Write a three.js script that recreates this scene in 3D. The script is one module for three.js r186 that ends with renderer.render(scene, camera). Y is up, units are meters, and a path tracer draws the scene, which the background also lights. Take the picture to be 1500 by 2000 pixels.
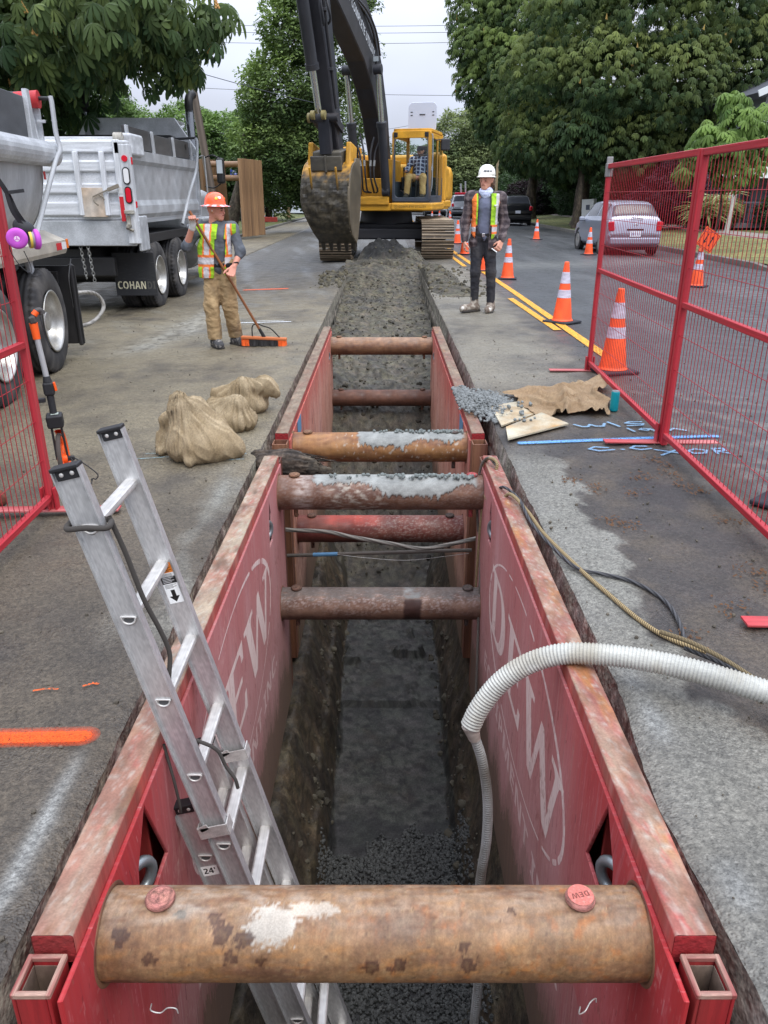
import * as THREE from 'three';
import { mergeGeometries, mergeVertices, toCreasedNormals } from 'three/addons/utils/BufferGeometryUtils.js';
import { RoundedBoxGeometry } from 'three/addons/geometries/RoundedBoxGeometry.js';

// ---------------------------------------------------------------- camera, sky, sun, exposure
const scene = new THREE.Scene();
const renderer = new THREE.WebGLRenderer({ antialias: true });
renderer.setSize(768, 1024);
renderer.toneMapping = THREE.LinearToneMapping;
renderer.toneMappingExposure = 1.15;
renderer.shadowMap.enabled = true;
renderer.shadowMap.type = THREE.PCFSoftShadowMap;
const PITCH = Math.atan(617 / 1500);
const camera = new THREE.PerspectiveCamera(2 * Math.atan(1000 / 1500) * 180 / Math.PI, 0.75, 0.05, 900);
camera.position.set(0, 1.55, 0);
camera.rotation.set(-PITCH, 0, 0);
scene.add(camera);

function makeSky() {
  const W = 1024, H = 512, d = new Float32Array(W * H * 4);
  for (let j = 0; j < H; j++) for (let i = 0; i < W; i++) {
    const el = (j + 0.5) / H * Math.PI - Math.PI / 2, az = (i + 0.5) / W * Math.PI * 2;
    const x = Math.cos(el) * Math.cos(az), y = Math.sin(el), z = Math.cos(el) * Math.sin(az), k = (j * W + i) * 4;
    if (y < -0.02) { d[k] = 0.14; d[k + 1] = 0.145; d[k + 2] = 0.14; d[k + 3] = 1; continue; }
    const s = Math.max(0, y), t = 1 / (s + 0.25);
    const n = fbm(x * t * 0.8 + 3, z * t * 0.8 + 7, y, 5) + 0.5 * fbm(x * t * 2.4, z * t * 2.4, 5, 4);
    const L = (0.40 + 2.0 * Math.pow(s, 0.8)) * (1 + 0.3 * n);
    d[k] = L * (0.89 - 0.05 * n); d[k + 1] = L * (0.955 - 0.03 * n); d[k + 2] = L * 1.13; d[k + 3] = 1;
  }
  const t = new THREE.DataTexture(d, W, H, THREE.RGBAFormat, THREE.FloatType);
  t.mapping = THREE.EquirectangularReflectionMapping; t.magFilter = t.minFilter = THREE.LinearFilter; t.needsUpdate = true;
  return t;
}
function lightScene() {
  const sky = makeSky();
  scene.background = sky; scene.environment = sky;
  const sun = new THREE.DirectionalLight(new THREE.Color(1, 0.95, 0.87), 1.4);
  sun.name = 'sun';
  sun.position.set(14, 44, 12); sun.target.position.set(0, 0, -12);
  sun.castShadow = true; sun.shadow.radius = 50; sun.shadow.mapSize.set(2048, 2048);
  Object.assign(sun.shadow.camera, { left: -30, right: 30, top: 40, bottom: -40, near: 1, far: 140 });
  scene.add(sun, sun.target);
}

// ---------------------------------------------------------------- helpers
function rng(a) { return () => { a |= 0; a = a + 0x6D2B79F5 | 0; let t = Math.imul(a ^ a >>> 15, 1 | a); t = t + Math.imul(t ^ t >>> 7, 61 | t) ^ t; return ((t ^ t >>> 14) >>> 0) / 4294967296; }; }
function hash3(x, y, z) { let h = Math.imul(x, 374761393) + Math.imul(y, 668265263) + Math.imul(z, 2147483647 ^ 0x5bd1e995); h = Math.imul(h ^ h >>> 13, 1274126177); h = Math.imul(h ^ h >>> 15, 0x2c1b3c6d); return ((h ^ h >>> 16) >>> 0) / 4294967296; }
const GR = [1, 1, 0, -1, 1, 0, 1, -1, 0, -1, -1, 0, 1, 0, 1, -1, 0, 1, 1, 0, -1, -1, 0, -1, 0, 1, 1, 0, -1, 1, 0, 1, -1, 0, -1, -1];
function vnoise(x, y, z) {                              // gradient noise
  const xi = Math.floor(x), yi = Math.floor(y), zi = Math.floor(z), fx = x - xi, fy = y - yi, fz = z - zi;
  const u = fx * fx * fx * (fx * (fx * 6 - 15) + 10), v = fy * fy * fy * (fy * (fy * 6 - 15) + 10), w = fz * fz * fz * (fz * (fz * 6 - 15) + 10);
  const d = (a, b, c) => { let h = Math.imul(xi + a, 374761393) + Math.imul(yi + b, 668265263) + Math.imul(zi + c, 1440662683); h = Math.imul(h ^ h >>> 13, 1274126177); h = (h ^ h >>> 16) >>> 0; const k = (h % 12) * 3; return GR[k] * (fx - a) + GR[k + 1] * (fy - b) + GR[k + 2] * (fz - c); };
  const L = (a, b, t) => a + (b - a) * t;
  return 1.25 * L(L(L(d(0, 0, 0), d(1, 0, 0), u), L(d(0, 1, 0), d(1, 1, 0), u), v), L(L(d(0, 0, 1), d(1, 0, 1), u), L(d(0, 1, 1), d(1, 1, 1), u), v), w);
}
function fbm(x, y, z, o = 4) { let a = 0.5, s = 0; { const X = 0.86 * x - 0.45 * y + 0.24 * z, Y = 0.5 * x + 0.82 * y - 0.28 * z; z = 0.93 * z + 0.1 * x + 0.35 * y; x = X; y = Y; } for (let i = 0; i < o; i++) { s += a * vnoise(x, y, z); const X = (0.8 * x - 0.48 * y + 0.36 * z) * 2.03 + 17.1, Y = (0.6 * x + 0.64 * y - 0.48 * z) * 2.03 + 5.3; z = (0.6 * y + 0.8 * z) * 2.03 + 9.7; x = X; y = Y; a *= 0.5; } return s; }
const clamp = (x, a = 0, b = 1) => x < a ? a : x > b ? b : x;
const sstep = (a, b, x) => { const t = clamp((x - a) / (b - a)); return t * t * (3 - 2 * t); };
const lerp = (a, b, t) => a + (b - a) * t;
const V = (x, y, z) => new THREE.Vector3(x, y, z);
const lin = (c) => c <= 0.04045 ? c / 12.92 : Math.pow((c + 0.055) / 1.055, 2.4);
const C = (r, g, b) => new THREE.Color().setRGB(lin(r / 255), lin(g / 255), lin(b / 255));      // from sRGB bytes
const A3 = (r, g, b) => [lin(r / 255), lin(g / 255), lin(b / 255)];
const mix3 = (a, b, t) => [a[0] + (b[0] - a[0]) * t, a[1] + (b[1] - a[1]) * t, a[2] + (b[2] - a[2]) * t];
const mul3 = (a, k) => [a[0] * k, a[1] * k, a[2] * k];

const used = {};
function numbered(n) { const k = used[n] = (used[n] ?? -1) + 1; return k ? n + '_' + String(k).padStart(3, '0') : n; }
function tag(o, label, category, group, kind) { if (label) o.userData.label = label; if (category) o.userData.category = category; if (group) o.userData.group = group; if (kind) o.userData.kind = kind; return o; }
function thing(name, label, category, pos = [0, 0, 0], turn = 0, group) {
  const o = new THREE.Group(); o.name = numbered(name); o.position.set(...pos); o.rotation.y = turn; tag(o, label, category, group); scene.add(o); return o;
}
function mesh(name, geo, mat, parent = scene) {
  const m = new THREE.Mesh(Array.isArray(geo) ? M(geo) : geo, mat); m.name = parent === scene ? numbered(name) : name; m.castShadow = m.receiveShadow = true; parent.add(m); return m;
}
function struct(name, geo, mat, parent = scene) { const m = mesh(name, geo, mat, parent); m.userData.kind = 'structure'; return m; }
function copyOf(t, name, pos, turn, label, group) { const r = t.clone(); r.name = numbered(name); scene.add(r); r.position.set(...pos); r.rotation.set(0, turn, 0); r.userData = { ...t.userData }; if (label) r.userData.label = label; if (group) r.userData.group = group; return r; }

// geometry helpers
function M(list) {
  const anyColor = list.some((g) => g.attributes.color);
  const gs = list.map((g) => {
    const q = g.index ? g.toNonIndexed() : g;
    for (const k of Object.keys(q.attributes)) if (!['position', 'normal', 'uv', 'color'].includes(k)) q.deleteAttribute(k);
    const n = q.attributes.position.count;
    if (!q.attributes.normal) q.computeVertexNormals();
    if (!q.attributes.uv) q.setAttribute('uv', new THREE.BufferAttribute(new Float32Array(n * 2), 2));
    if (anyColor && !q.attributes.color) q.setAttribute('color', new THREE.BufferAttribute(new Float32Array(n * 3).fill(1), 3));
    q.morphAttributes = {}; q.groups = [];
    return q;
  });
  return gs.length === 1 ? gs[0] : mergeGeometries(gs);
}
const Q = (x, y, z, o = 'XYZ') => new THREE.Quaternion().setFromEuler(new THREE.Euler(x, y, z, o));
function put(g, p = [0, 0, 0], r = [0, 0, 0], s = [1, 1, 1]) { return g.applyMatrix4(new THREE.Matrix4().compose(V(...p), Q(...r), V(...s))); }
function bx(w, h, d, p = [0, 0, 0], r = [0, 0, 0], bev = 0.006) {
  const b = Math.min(bev, w * 0.45, h * 0.45, d * 0.45);
  return put(b > 0.0005 ? new RoundedBoxGeometry(w, h, d, 1, b) : new THREE.BoxGeometry(w, h, d), p, r);
}
function bar(a, b, w, h, bev = 0.004, roll = 0) {     // a box from point a to point b
  const A = V(...a), B = V(...b), L = A.distanceTo(B), g = bx(w, h, L, [0, 0, 0], [0, 0, roll], bev);
  const m = new THREE.Matrix4().lookAt(A, B, Math.abs(B.clone().sub(A).normalize().y) > 0.99 ? V(0, 0, 1) : V(0, 1, 0)); m.setPosition(A.add(B).multiplyScalar(0.5));
  return g.applyMatrix4(m);
}
function rod(a, b, r0, r1 = r0, seg = 12, open = false) {
  const A = V(...a), B = V(...b), L = A.distanceTo(B), g = new THREE.CylinderGeometry(r1, r0, L, seg, 1, open);
  const q = new THREE.Quaternion().setFromUnitVectors(V(0, 1, 0), B.clone().sub(A).normalize());
  return g.applyMatrix4(new THREE.Matrix4().compose(A.add(B).multiplyScalar(0.5), q, V(1, 1, 1)));
}
function tube(pts, r, n = 40, seg = 8, closed = false) { return new THREE.TubeGeometry(new THREE.CatmullRomCurve3(pts.map((p) => V(...p)), closed, 'catmullrom', 0.5), n, r, seg, closed); }
function lathe(pts, seg = 32) { return new THREE.LatheGeometry(pts.map((p) => new THREE.Vector2(...p)), seg); }
function ext(pts, depth, bev = 0, holes = []) {        // polygon in x-y, extruded along z, centred on z
  const mk = (q, K) => { const s = new K(); q.forEach((p, i) => i ? s.lineTo(p[0], p[1]) : s.moveTo(p[0], p[1])); s.closePath(); return s; };
  const s = mk(pts, THREE.Shape); for (const h of holes) s.holes.push(mk(h, THREE.Path));
  const g = new THREE.ExtrudeGeometry(s, { depth: depth - 2 * bev, bevelEnabled: bev > 0, bevelThickness: bev, bevelSize: bev, bevelOffset: -bev, bevelSegments: 1, curveSegments: 8 });
  g.translate(0, 0, -depth / 2 + bev); return g;
}
function boxUV(g, s = 1) {                              // uv in metres from the dominant normal axis
  g = g.index ? g.toNonIndexed() : g; const p = g.attributes.position, n = g.attributes.normal, uv = new Float32Array(p.count * 2);
  for (let i = 0; i < p.count; i++) {
    const ax = Math.abs(n.getX(i)), ay = Math.abs(n.getY(i)), az = Math.abs(n.getZ(i));
    let u, v; if (ax >= ay && ax >= az) { u = p.getZ(i); v = p.getY(i); } else if (ay >= az) { u = p.getX(i); v = p.getZ(i); } else { u = p.getX(i); v = p.getY(i); }
    uv[i * 2] = u * s; uv[i * 2 + 1] = v * s;
  }
  g.setAttribute('uv', new THREE.BufferAttribute(uv, 2)); return g;
}
function paint(g, fn) {                                 // vertex colours fn(x, y, z, nx, ny, nz) -> linear [r, g, b]
  const p = g.attributes.position, n = g.attributes.normal, c = new Float32Array(p.count * 3);
  for (let i = 0; i < p.count; i++) { const k = fn(p.getX(i), p.getY(i), p.getZ(i), n.getX(i), n.getY(i), n.getZ(i)); c[i * 3] = k[0]; c[i * 3 + 1] = k[1]; c[i * 3 + 2] = k[2]; }
  g.setAttribute('color', new THREE.BufferAttribute(c, 3)); return g;
}
function sheet(us, vs, pos, col, uvf, flip = false) {    // grid us x vs; pos(u, v) -> [x, y, z]
  const nu = us.length, nv = vs.length, P = new Float32Array(nu * nv * 3), U = new Float32Array(nu * nv * 2), K = col ? new Float32Array(nu * nv * 3) : null, I = new Uint32Array((nu - 1) * (nv - 1) * 6);
  let k = 0; for (let j = 0; j < nv; j++) for (let i = 0; i < nu; i++, k++) {
    const p = pos(us[i], vs[j]); P.set(p, k * 3); const uv = uvf ? uvf(us[i], vs[j], p) : [p[0], p[2]]; U.set(uv, k * 2); if (col) K.set(col(us[i], vs[j], p), k * 3);
  }
  k = 0; for (let j = 0; j < nv - 1; j++) for (let i = 0; i < nu - 1; i++) { const a = j * nu + i, b = a + 1, c = a + nu, d = c + 1; if (flip) { I[k++] = a; I[k++] = c; I[k++] = b; I[k++] = b; I[k++] = c; I[k++] = d; } else { I[k++] = a; I[k++] = b; I[k++] = c; I[k++] = b; I[k++] = d; I[k++] = c; } }
  const g = new THREE.BufferGeometry(); g.setAttribute('position', new THREE.BufferAttribute(P, 3)); g.setAttribute('uv', new THREE.BufferAttribute(U, 2)); if (col) g.setAttribute('color', new THREE.BufferAttribute(K, 3));
  g.setIndex(new THREE.BufferAttribute(I, 1)); g.computeVertexNormals(); return g;
}
function steps(a, b, s0, s1 = s0) { const r = [a]; const dir = Math.sign(b - a); let x = a; while ((b - x) * dir > 1e-6) { const s = lerp(s0, s1, clamp(Math.abs((x - a) / (b - a)))); x += s * dir; if ((b - x) * dir < s * 0.5) x = b; r.push(x); } return r; }

// surface nets over a signed distance field
function nets(f, lo, hi, h, colorFn) {
  const n = [0, 1, 2].map((k) => Math.ceil((hi[k] - lo[k]) / h) + 1), [nx, ny, nz] = n, D = new Float32Array(nx * ny * nz);
  for (let k = 0, q = 0; k < nz; k++) for (let j = 0; j < ny; j++) for (let i = 0; i < nx; i++, q++) D[q] = f(lo[0] + i * h, lo[1] + j * h, lo[2] + k * h);
  const id = new Int32Array(nx * ny * nz).fill(-1), P = [], I = [], at = (i, j, k) => (k * ny + j) * nx + i;
  for (let k = 0; k < nz - 1; k++) for (let j = 0; j < ny - 1; j++) for (let i = 0; i < nx - 1; i++) {
    let m = 0, cx = 0, cy = 0, cz = 0, c = 0; const v = [];
    for (let b = 0; b < 8; b++) { const d = D[at(i + (b & 1), j + (b >> 1 & 1), k + (b >> 2))]; v.push(d); if (d < 0) m |= 1 << b; }
    if (m === 0 || m === 255) continue;
    for (const [a, b] of NE) { if ((v[a] < 0) === (v[b] < 0)) continue; const t = v[a] / (v[a] - v[b]); cx += (a & 1) + t * ((b & 1) - (a & 1)); cy += (a >> 1 & 1) + t * ((b >> 1 & 1) - (a >> 1 & 1)); cz += (a >> 2) + t * ((b >> 2) - (a >> 2)); c++; }
    id[at(i, j, k)] = P.length / 3; P.push(lo[0] + (i + cx / c) * h, lo[1] + (j + cy / c) * h, lo[2] + (k + cz / c) * h);
  }
  const quad = (a, b, c, d, fl) => { if (a < 0 || b < 0 || c < 0 || d < 0) return; if (fl) I.push(a, c, b, b, c, d); else I.push(a, b, c, b, d, c); };
  for (let k = 1; k < nz - 1; k++) for (let j = 1; j < ny - 1; j++) for (let i = 1; i < nx - 1; i++) {
    const s = D[at(i, j, k)] < 0;
    if (s !== D[at(i + 1, j, k)] < 0) quad(id[at(i, j - 1, k - 1)], id[at(i, j, k - 1)], id[at(i, j - 1, k)], id[at(i, j, k)], !s);
    if (s !== D[at(i, j + 1, k)] < 0) quad(id[at(i - 1, j, k - 1)], id[at(i, j, k - 1)], id[at(i - 1, j, k)], id[at(i, j, k)], s);
    if (s !== D[at(i, j, k + 1)] < 0) quad(id[at(i - 1, j - 1, k)], id[at(i, j - 1, k)], id[at(i - 1, j, k)], id[at(i, j, k)], !s);
  }
  const g = new THREE.BufferGeometry(); g.setAttribute('position', new THREE.Float32BufferAttribute(P, 3)); g.setIndex(I);
  const N = new Float32Array(P.length), U = new Float32Array(P.length / 3 * 2), e = h * 0.6;
  for (let i = 0; i < P.length; i += 3) { const [x, y, z] = [P[i], P[i + 1], P[i + 2]]; const a = f(x + e, y, z) - f(x - e, y, z), b = f(x, y + e, z) - f(x, y - e, z), c = f(x, y, z + e) - f(x, y, z - e), l = Math.hypot(a, b, c) || 1; N[i] = a / l; N[i + 1] = b / l; N[i + 2] = c / l; U[i / 3 * 2] = x; U[i / 3 * 2 + 1] = y; }
  g.setAttribute('normal', new THREE.BufferAttribute(N, 3)); g.setAttribute('uv', new THREE.BufferAttribute(U, 2));
  if (colorFn) paint(g, colorFn);
  return g;
}
const NE = [[0, 1], [2, 3], [4, 5], [6, 7], [0, 2], [1, 3], [4, 6], [5, 7], [0, 4], [1, 5], [2, 6], [3, 7]];
function capsule(p, a, b, ra, rb) {                      // tapered capsule distance
  const bx_ = b[0] - a[0], by = b[1] - a[1], bz = b[2] - a[2], px = p[0] - a[0], py = p[1] - a[1], pz = p[2] - a[2];
  const t = clamp((px * bx_ + py * by + pz * bz) / (bx_ * bx_ + by * by + bz * bz || 1e-9)); return Math.hypot(px - bx_ * t, py - by * t, pz - bz * t) - (ra + (rb - ra) * t);
}
const smin = (a, b, k) => { const h = Math.max(k - Math.abs(a - b), 0) / k; return Math.min(a, b) - h * h * k * 0.25; };
function field(bones, k = 0.03, extra) { return (x, y, z) => { let d = 1e3; const p = [x, y, z]; for (const b of bones) d = smin(d, b.e ? ellip(p, b) : capsule(p, b[0], b[1], b[2], b[3]), k); return extra ? extra(d, x, y, z) : d; }; }
function ellip(p, b) { const q = [(p[0] - b.c[0]) / b.e[0], (p[1] - b.c[1]) / b.e[1], (p[2] - b.c[2]) / b.e[2]], l = Math.hypot(...q); return (l - 1) * Math.min(...b.e); }
function bounds(bones, pad) { const lo = [1e3, 1e3, 1e3], hi = [-1e3, -1e3, -1e3]; for (const b of bones) { const pts = b.e ? [[b.c, Math.max(...b.e)]] : [[b[0], b[2]], [b[1], b[3]]]; for (const [q, r] of pts) for (let k = 0; k < 3; k++) { lo[k] = Math.min(lo[k], q[k] - r - pad); hi[k] = Math.max(hi[k], q[k] + r + pad); } } return [lo, hi]; }
function skin(bones, k, h, colorFn, extra) { const [lo, hi] = bounds(bones, 3 * h + k * 0.5); return nets(field(bones, k, extra), lo, hi, h, colorFn); }

// textures
function dataTex(n, m, fn, srgb = true) {
  const d = new Uint8Array(n * m * 4); for (let j = 0; j < m; j++) for (let i = 0; i < n; i++) { const c = fn(i / n, j / m), k = (j * n + i) * 4; d[k] = clamp(c[0]) * 255; d[k + 1] = clamp(c[1]) * 255; d[k + 2] = clamp(c[2]) * 255; d[k + 3] = 255; }
  const t = new THREE.DataTexture(d, n, m, THREE.RGBAFormat); t.wrapS = t.wrapT = THREE.RepeatWrapping; t.magFilter = THREE.LinearFilter; t.minFilter = THREE.LinearMipmapLinearFilter; t.generateMipmaps = true; if (srgb) t.colorSpace = THREE.SRGBColorSpace; t.needsUpdate = true; return t;
}
function pn(u, v, f, seed) {                            // periodic value noise, period 1 in u and v
  const x = u * f, y = v * f, xi = Math.floor(x), yi = Math.floor(y); let a = x - xi, b = y - yi; a = a * a * (3 - 2 * a); b = b * b * (3 - 2 * b); const w = (i) => ((i % f) + f) % f;
  return lerp(lerp(hash3(w(xi), w(yi), seed), hash3(w(xi + 1), w(yi), seed), a), lerp(hash3(w(xi), w(yi + 1), seed), hash3(w(xi + 1), w(yi + 1), seed), a), b) * 2 - 1;
}
function pfbm(u, v, f, o, seed) { let s = 0, a = 0.5; for (let i = 0; i < o; i++) { s += a * pn(u, v, f, seed + i * 13); f *= 2; a *= 0.5; } return s; }
function canvasTex(w, h, draw, srgb = true) {
  const c = document.createElement('canvas'); c.width = w; c.height = h; draw(c.getContext('2d'), w, h); const t = new THREE.CanvasTexture(c); if (srgb) t.colorSpace = THREE.SRGBColorSpace; t.magFilter = THREE.LinearFilter; t.anisotropy = 8; return t;
}
function tex(t, u, v) { const r = t.clone(); r.wrapS = r.wrapT = THREE.RepeatWrapping; r.repeat.set(u, v); r.needsUpdate = true; return r; }
const mat = (o) => new THREE.MeshStandardMaterial({ roughness: 0.7, ...o });
const vmat = (o) => new THREE.MeshStandardMaterial({ roughness: 0.8, vertexColors: true, ...o });

lightScene();

// shared maps
const grainT = dataTex(512, 512, (u, v) => { const k = 0.79 + 0.22 * pfbm(u, v, 64, 3, 5) + 0.16 * pfbm(u, v, 128, 2, 9) - 0.12 * sstep(0.35, 0.75, pn(u, v, 190, 31)) + 0.16 * sstep(0.5, 0.8, pn(u, v, 220, 77)); return [k, k, k * 0.985]; });
const grainB = dataTex(512, 512, (u, v) => { const k = 0.5 + 0.3 * pn(u, v, 150, 31) + 0.3 * pn(u, v, 230, 12) + 0.15 * pfbm(u, v, 32, 3, 4); return [k, k, k]; }, false);
const dirtT = dataTex(512, 512, (u, v) => { const k = 0.74 + 0.32 * pfbm(u, v, 12, 6, 45) + 0.14 * pn(u, v, 90, 3); return [k, k * (0.985 + 0.03 * pn(u, v, 6, 8)), k * 0.96]; });
const dirtB = dataTex(512, 512, (u, v) => { const k = 0.5 + 0.6 * pfbm(u, v, 10, 6, 45); return [k, k, k]; }, false);
const wearT = dataTex(512, 512, (u, v) => { const k = 0.86 + 0.14 * pfbm(u, v, 5, 6, 60) + 0.05 * pn(u, v, 128, 61); return [k, k, k]; });
const wearB = dataTex(256, 256, (u, v) => { const k = 0.5 + 0.5 * pfbm(u, v, 8, 5, 61); return [k, k, k]; }, false);
const streakT = dataTex(512, 512, (u, v) => { const k = 0.84 + 0.10 * pn(u, v * 0.0 + v, 4, 3) + 0.16 * (hash3(Math.floor(u * 512), 3, 9) - 0.5) * 0.8 + 0.1 * pfbm(u, v, 6, 5, 22); return [k, k, k]; });
const fabricB = dataTex(128, 128, (u, v) => { const k = 0.5 + 0.25 * Math.sin(u * 128 * Math.PI) + 0.25 * Math.sin(v * 128 * Math.PI); return [k, k, k]; }, false);
const roughT = dataTex(256, 256, (u, v) => { const k = 0.75 + 0.4 * pfbm(u, v, 6, 4, 88); return [k, k, k]; }, false);

// ground: a road with a crown, falling to both sides
const CROWN = 2.25, KERB_L = -6.8, KERB_R = 9.3, EDGE_L = -0.872, EDGE_R = 0.83;
function groundY(X) { return X < CROWN ? -0.03 * (CROWN - Math.max(X, KERB_L)) : -0.02 * (Math.min(X, KERB_R) - CROWN); }
// ---------------------------------------------------------------- road
const OB = (r, g, b, k = 0.62) => mul3(A3(r, g, b), k);        // base colour of a surface that shows as r, g, b under this sky
const roadRows = [...steps(-8, 0.4, 0.7), ...steps(0.42, 6.5, 0.018, 0.026).slice(1), ...steps(6.5, 16, 0.03, 0.06).slice(1), ...steps(16, 40, 0.08, 0.5).slice(1), ...steps(40, 170, 0.6, 6).slice(1)];
const MUD = OB(146, 135, 112), DUST = OB(134, 128, 114), ASPH = OB(92, 88, 85), DARK = OB(74, 70, 69), SLURRY = OB(178, 178, 170), WET = OB(82, 83, 85);
function leftColor(X, d) {
  const n = fbm(X * 1.1, d * 0.8, 1, 5), n2 = fbm(X * 4, d * 3, 2, 4), st = fbm(X * 1.5 + d * 0.25, d * 5, 4, 4);
  let c = mix3(OB(84, 77, 68), OB(110, 99, 84), clamp(0.5 + n + n2 * 0.6));
  let m = sstep(3.4, 5.6, d) * (1 - 0.55 * sstep(10.5, 17, d)); m *= clamp(0.78 + 0.9 * n + 0.5 * n2 + 0.35 * st);
  c = mix3(c, MUD, clamp(m * 1.05));
  c = mix3(c, OB(118, 104, 84), clamp((st - 0.12) * 2.2) * 0.35 * sstep(2.6, 4.5, d));
  const e = EDGE_L - X;                                        // distance from the cut
  const band = sstep(0.30 + 0.22 * n2, 0.05, e + 0.1 * n) * sstep(0.9, 1.5, d) * (1 - sstep(4.2, 5.2, d)) * clamp(0.45 + 1.8 * fbm(d * 1.7, X * 5, 9, 4));
  c = mix3(c, OB(160, 160, 152), clamp(band * 0.8) * sstep(2.4, 2.9, d));
  const line = Math.exp(-Math.pow((e - 0.10 + 0.03 * n2) / 0.026, 2)) * (1 - sstep(1.75, 2.1, d)); c = mix3(c, OB(176, 178, 176), clamp(line * (0.7 + 1.2 * n2)) * 0.85);
  c = mix3(c, OB(152, 150, 140), clamp(3 * (fbm(X * 1.3 + d * 1.0, (d - X) * 0.35, 12, 4) - 0.2)) * sstep(7, 9, d) * 0.55);
  c = mix3(c, OB(104, 104, 104), sstep(13, 22, d) * 0.75);
  c = mix3(c, OB(150, 152, 154), clamp(2.6 * (fbm(X * 1.6 + 0.3 * d, d * 0.22, 21, 4) - 0.08)) * sstep(12, 16, d) * 0.6);
  c = mix3(c, DARK, clamp(3 * (fbm(X * 2.2, d * 1.4, 33, 4) - 0.22)) * 0.5);
  const ck = Math.exp(-Math.pow((X + 2.95 - 0.085 * (d - 9) + 0.2 * n) / 0.26, 2)) * sstep(8.6, 9.6, d) * (1 - sstep(12.6, 14, d));
  if (ck > 0.03) { const rd = Math.min(Math.abs(fbm(X * 5, d * 4, 91, 2)), Math.abs(fbm(X * 9, d * 8, 92, 2)) + 0.02); c = mix3(c, rd < 0.035 ? OB(84, 80, 74) : OB(172, 168, 156), clamp(ck * (0.9 + 1.2 * n2)) * 0.75); }
  return c;
}
function rightColor(X, d) {
  const n = fbm(X * 1.2, d * 0.9, 41, 5), n2 = fbm(X * 4.4, d * 3.4, 42, 5), n3 = fbm(X * 9, d * 7, 45, 3), e = X - EDGE_R;
  let c = mix3(OB(62, 58, 56), OB(88, 80, 73), clamp(0.45 + 1.2 * n + 0.6 * n2));
  c = mix3(c, OB(104, 92, 76), clamp(1.6 * (n2 + 0.12)) * 0.7 * (1 - sstep(1.9, 2.3, X)));
  const w = 0.24 + 0.16 * n + 0.16 * n2 + 0.06 * n3 + 0.16 * (1 - sstep(1.0, 2.3, d)) + 0.04 * sstep(2.5, 4.2, d) + 0.05 * fbm(d * 5, X * 3, 4, 3);
  const sl = sstep(w + 0.035, w - 0.02, e) * (1 - sstep(4.5, 5.2, d)); c = mix3(c, mix3(OB(130, 127, 118), OB(152, 151, 143), clamp(0.5 + 0.8 * n)), clamp(sl * (0.92 + 0.22 * n3 + 0.2 * n2)) * lerp(0.72, 1, sstep(1.8, 3.0, d)));
  c = mix3(c, OB(196, 202, 206), clamp(Math.exp(-Math.pow((e - 0.07 - 0.03 * n) / 0.035, 2)) * clamp(2.4 * fbm(d * 1.5, 3, 5, 3)) * (1 - sstep(2.4, 3.2, d))) * 0.7);
  const mud = sstep(5.6, 7.4, d) * (1 - sstep(17, 25, d)) * sstep(2.2 + 0.2 * n2, 1.6, X); c = mix3(c, OB(142, 135, 120), clamp(mud * (0.88 + n + 0.4 * n2)));
  const lane = sstep(1.95, 2.5, X + 0.25 * n) * (d < 8 ? sstep(1.9, 2.2, X) : 1);
  c = mix3(c, mix3(OB(64, 65, 67), OB(78, 80, 83), clamp(0.5 + n)), lane);
  c = mix3(c, OB(108, 109, 111), lane * clamp(2.4 * (fbm(X * 0.9, d * 0.16, 51, 4) - 0.02)) * 0.7);
  c = mix3(c, OB(52, 52, 54), lane * clamp(3.2 * (fbm(X * 1.3 - d * 0.1, d * 0.3, 57, 4) - 0.1)) * 0.65);
  const crumbs = clamp(4 * (fbm(X * 7, d * 6, 60, 4) - 0.02)) * sstep(2.0, 2.2, X) * (1 - sstep(2.8, 3.4, X)) * (1 - sstep(6, 7.4, d)); c = mix3(c, OB(128, 124, 118), crumbs * 0.65);
  const pale = Math.exp(-Math.pow((d - 20 - 0.6 * (X - 4)) / 1.1, 2)) * sstep(2.4, 3.4, X); c = mix3(c, OB(132, 132, 128), pale * 0.6 * clamp(0.8 + n2));
  return c;
}
const edgeJit = (d, s) => (s > 0 ? -0.05 * Math.exp(-Math.pow((d - 1.72) / 0.4, 2)) - 0.012 * Math.exp(-Math.pow((d - 1.1) / 0.25, 2)) : 0) + 0.010 * fbm(d * 2.2, s, 3, 4) + 0.008 * fbm(d * 11, s, 8, 3);
const roadMat = vmat({ map: grainT, bumpMap: grainB, bumpScale: 0.004, roughness: 0.76, roughnessMap: roughT });
const wetMat = vmat({ map: grainT, bumpMap: grainB, bumpScale: 0.003, roughness: 0.62, roughnessMap: roughT });
const GK = 1 / 0.60;
const roadUV = (u, v) => [u / 0.75, v / 0.75];
const relief = (X, d) => 0.006 * fbm(X * 3.1, d * 2.6, 70, 4) + 0.0035 * fbm(X * 14, d * 12, 71, 3);
function roadStrip(name, x0, x1, s0, s1, color, m, edge) {
  const us = steps(x0, x1, s0, s1), vs = roadRows;
  const pos = (X, v) => { const fall = Math.exp(-Math.abs(X - x0) * 9), x = X + (edge ? edgeJit(v, x0) * fall : 0); return [x, groundY(x) + relief(X, v) * (v < 30 ? 1 : 0.3) * (Math.abs(X - x0) < 1e-6 || Math.abs(X - x1) < 1e-6 ? (edge && X === x0 ? 1 : 0) : 1) - (edge ? 0.012 * Math.exp(-Math.abs(X - x0) * 40) : 0), -v]; };
  return struct(name, sheet(us, vs, pos, (X, v) => mul3(color(X, v), GK), (u, v) => roadUV(u, v), x1 < x0), m);
}
roadStrip('road_left', EDGE_L, -4.35, 0.014, 0.05, leftColor, roadMat, true);
roadStrip('road_right', EDGE_R, 2.05, 0.012, 0.03, rightColor, roadMat, true);
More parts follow.
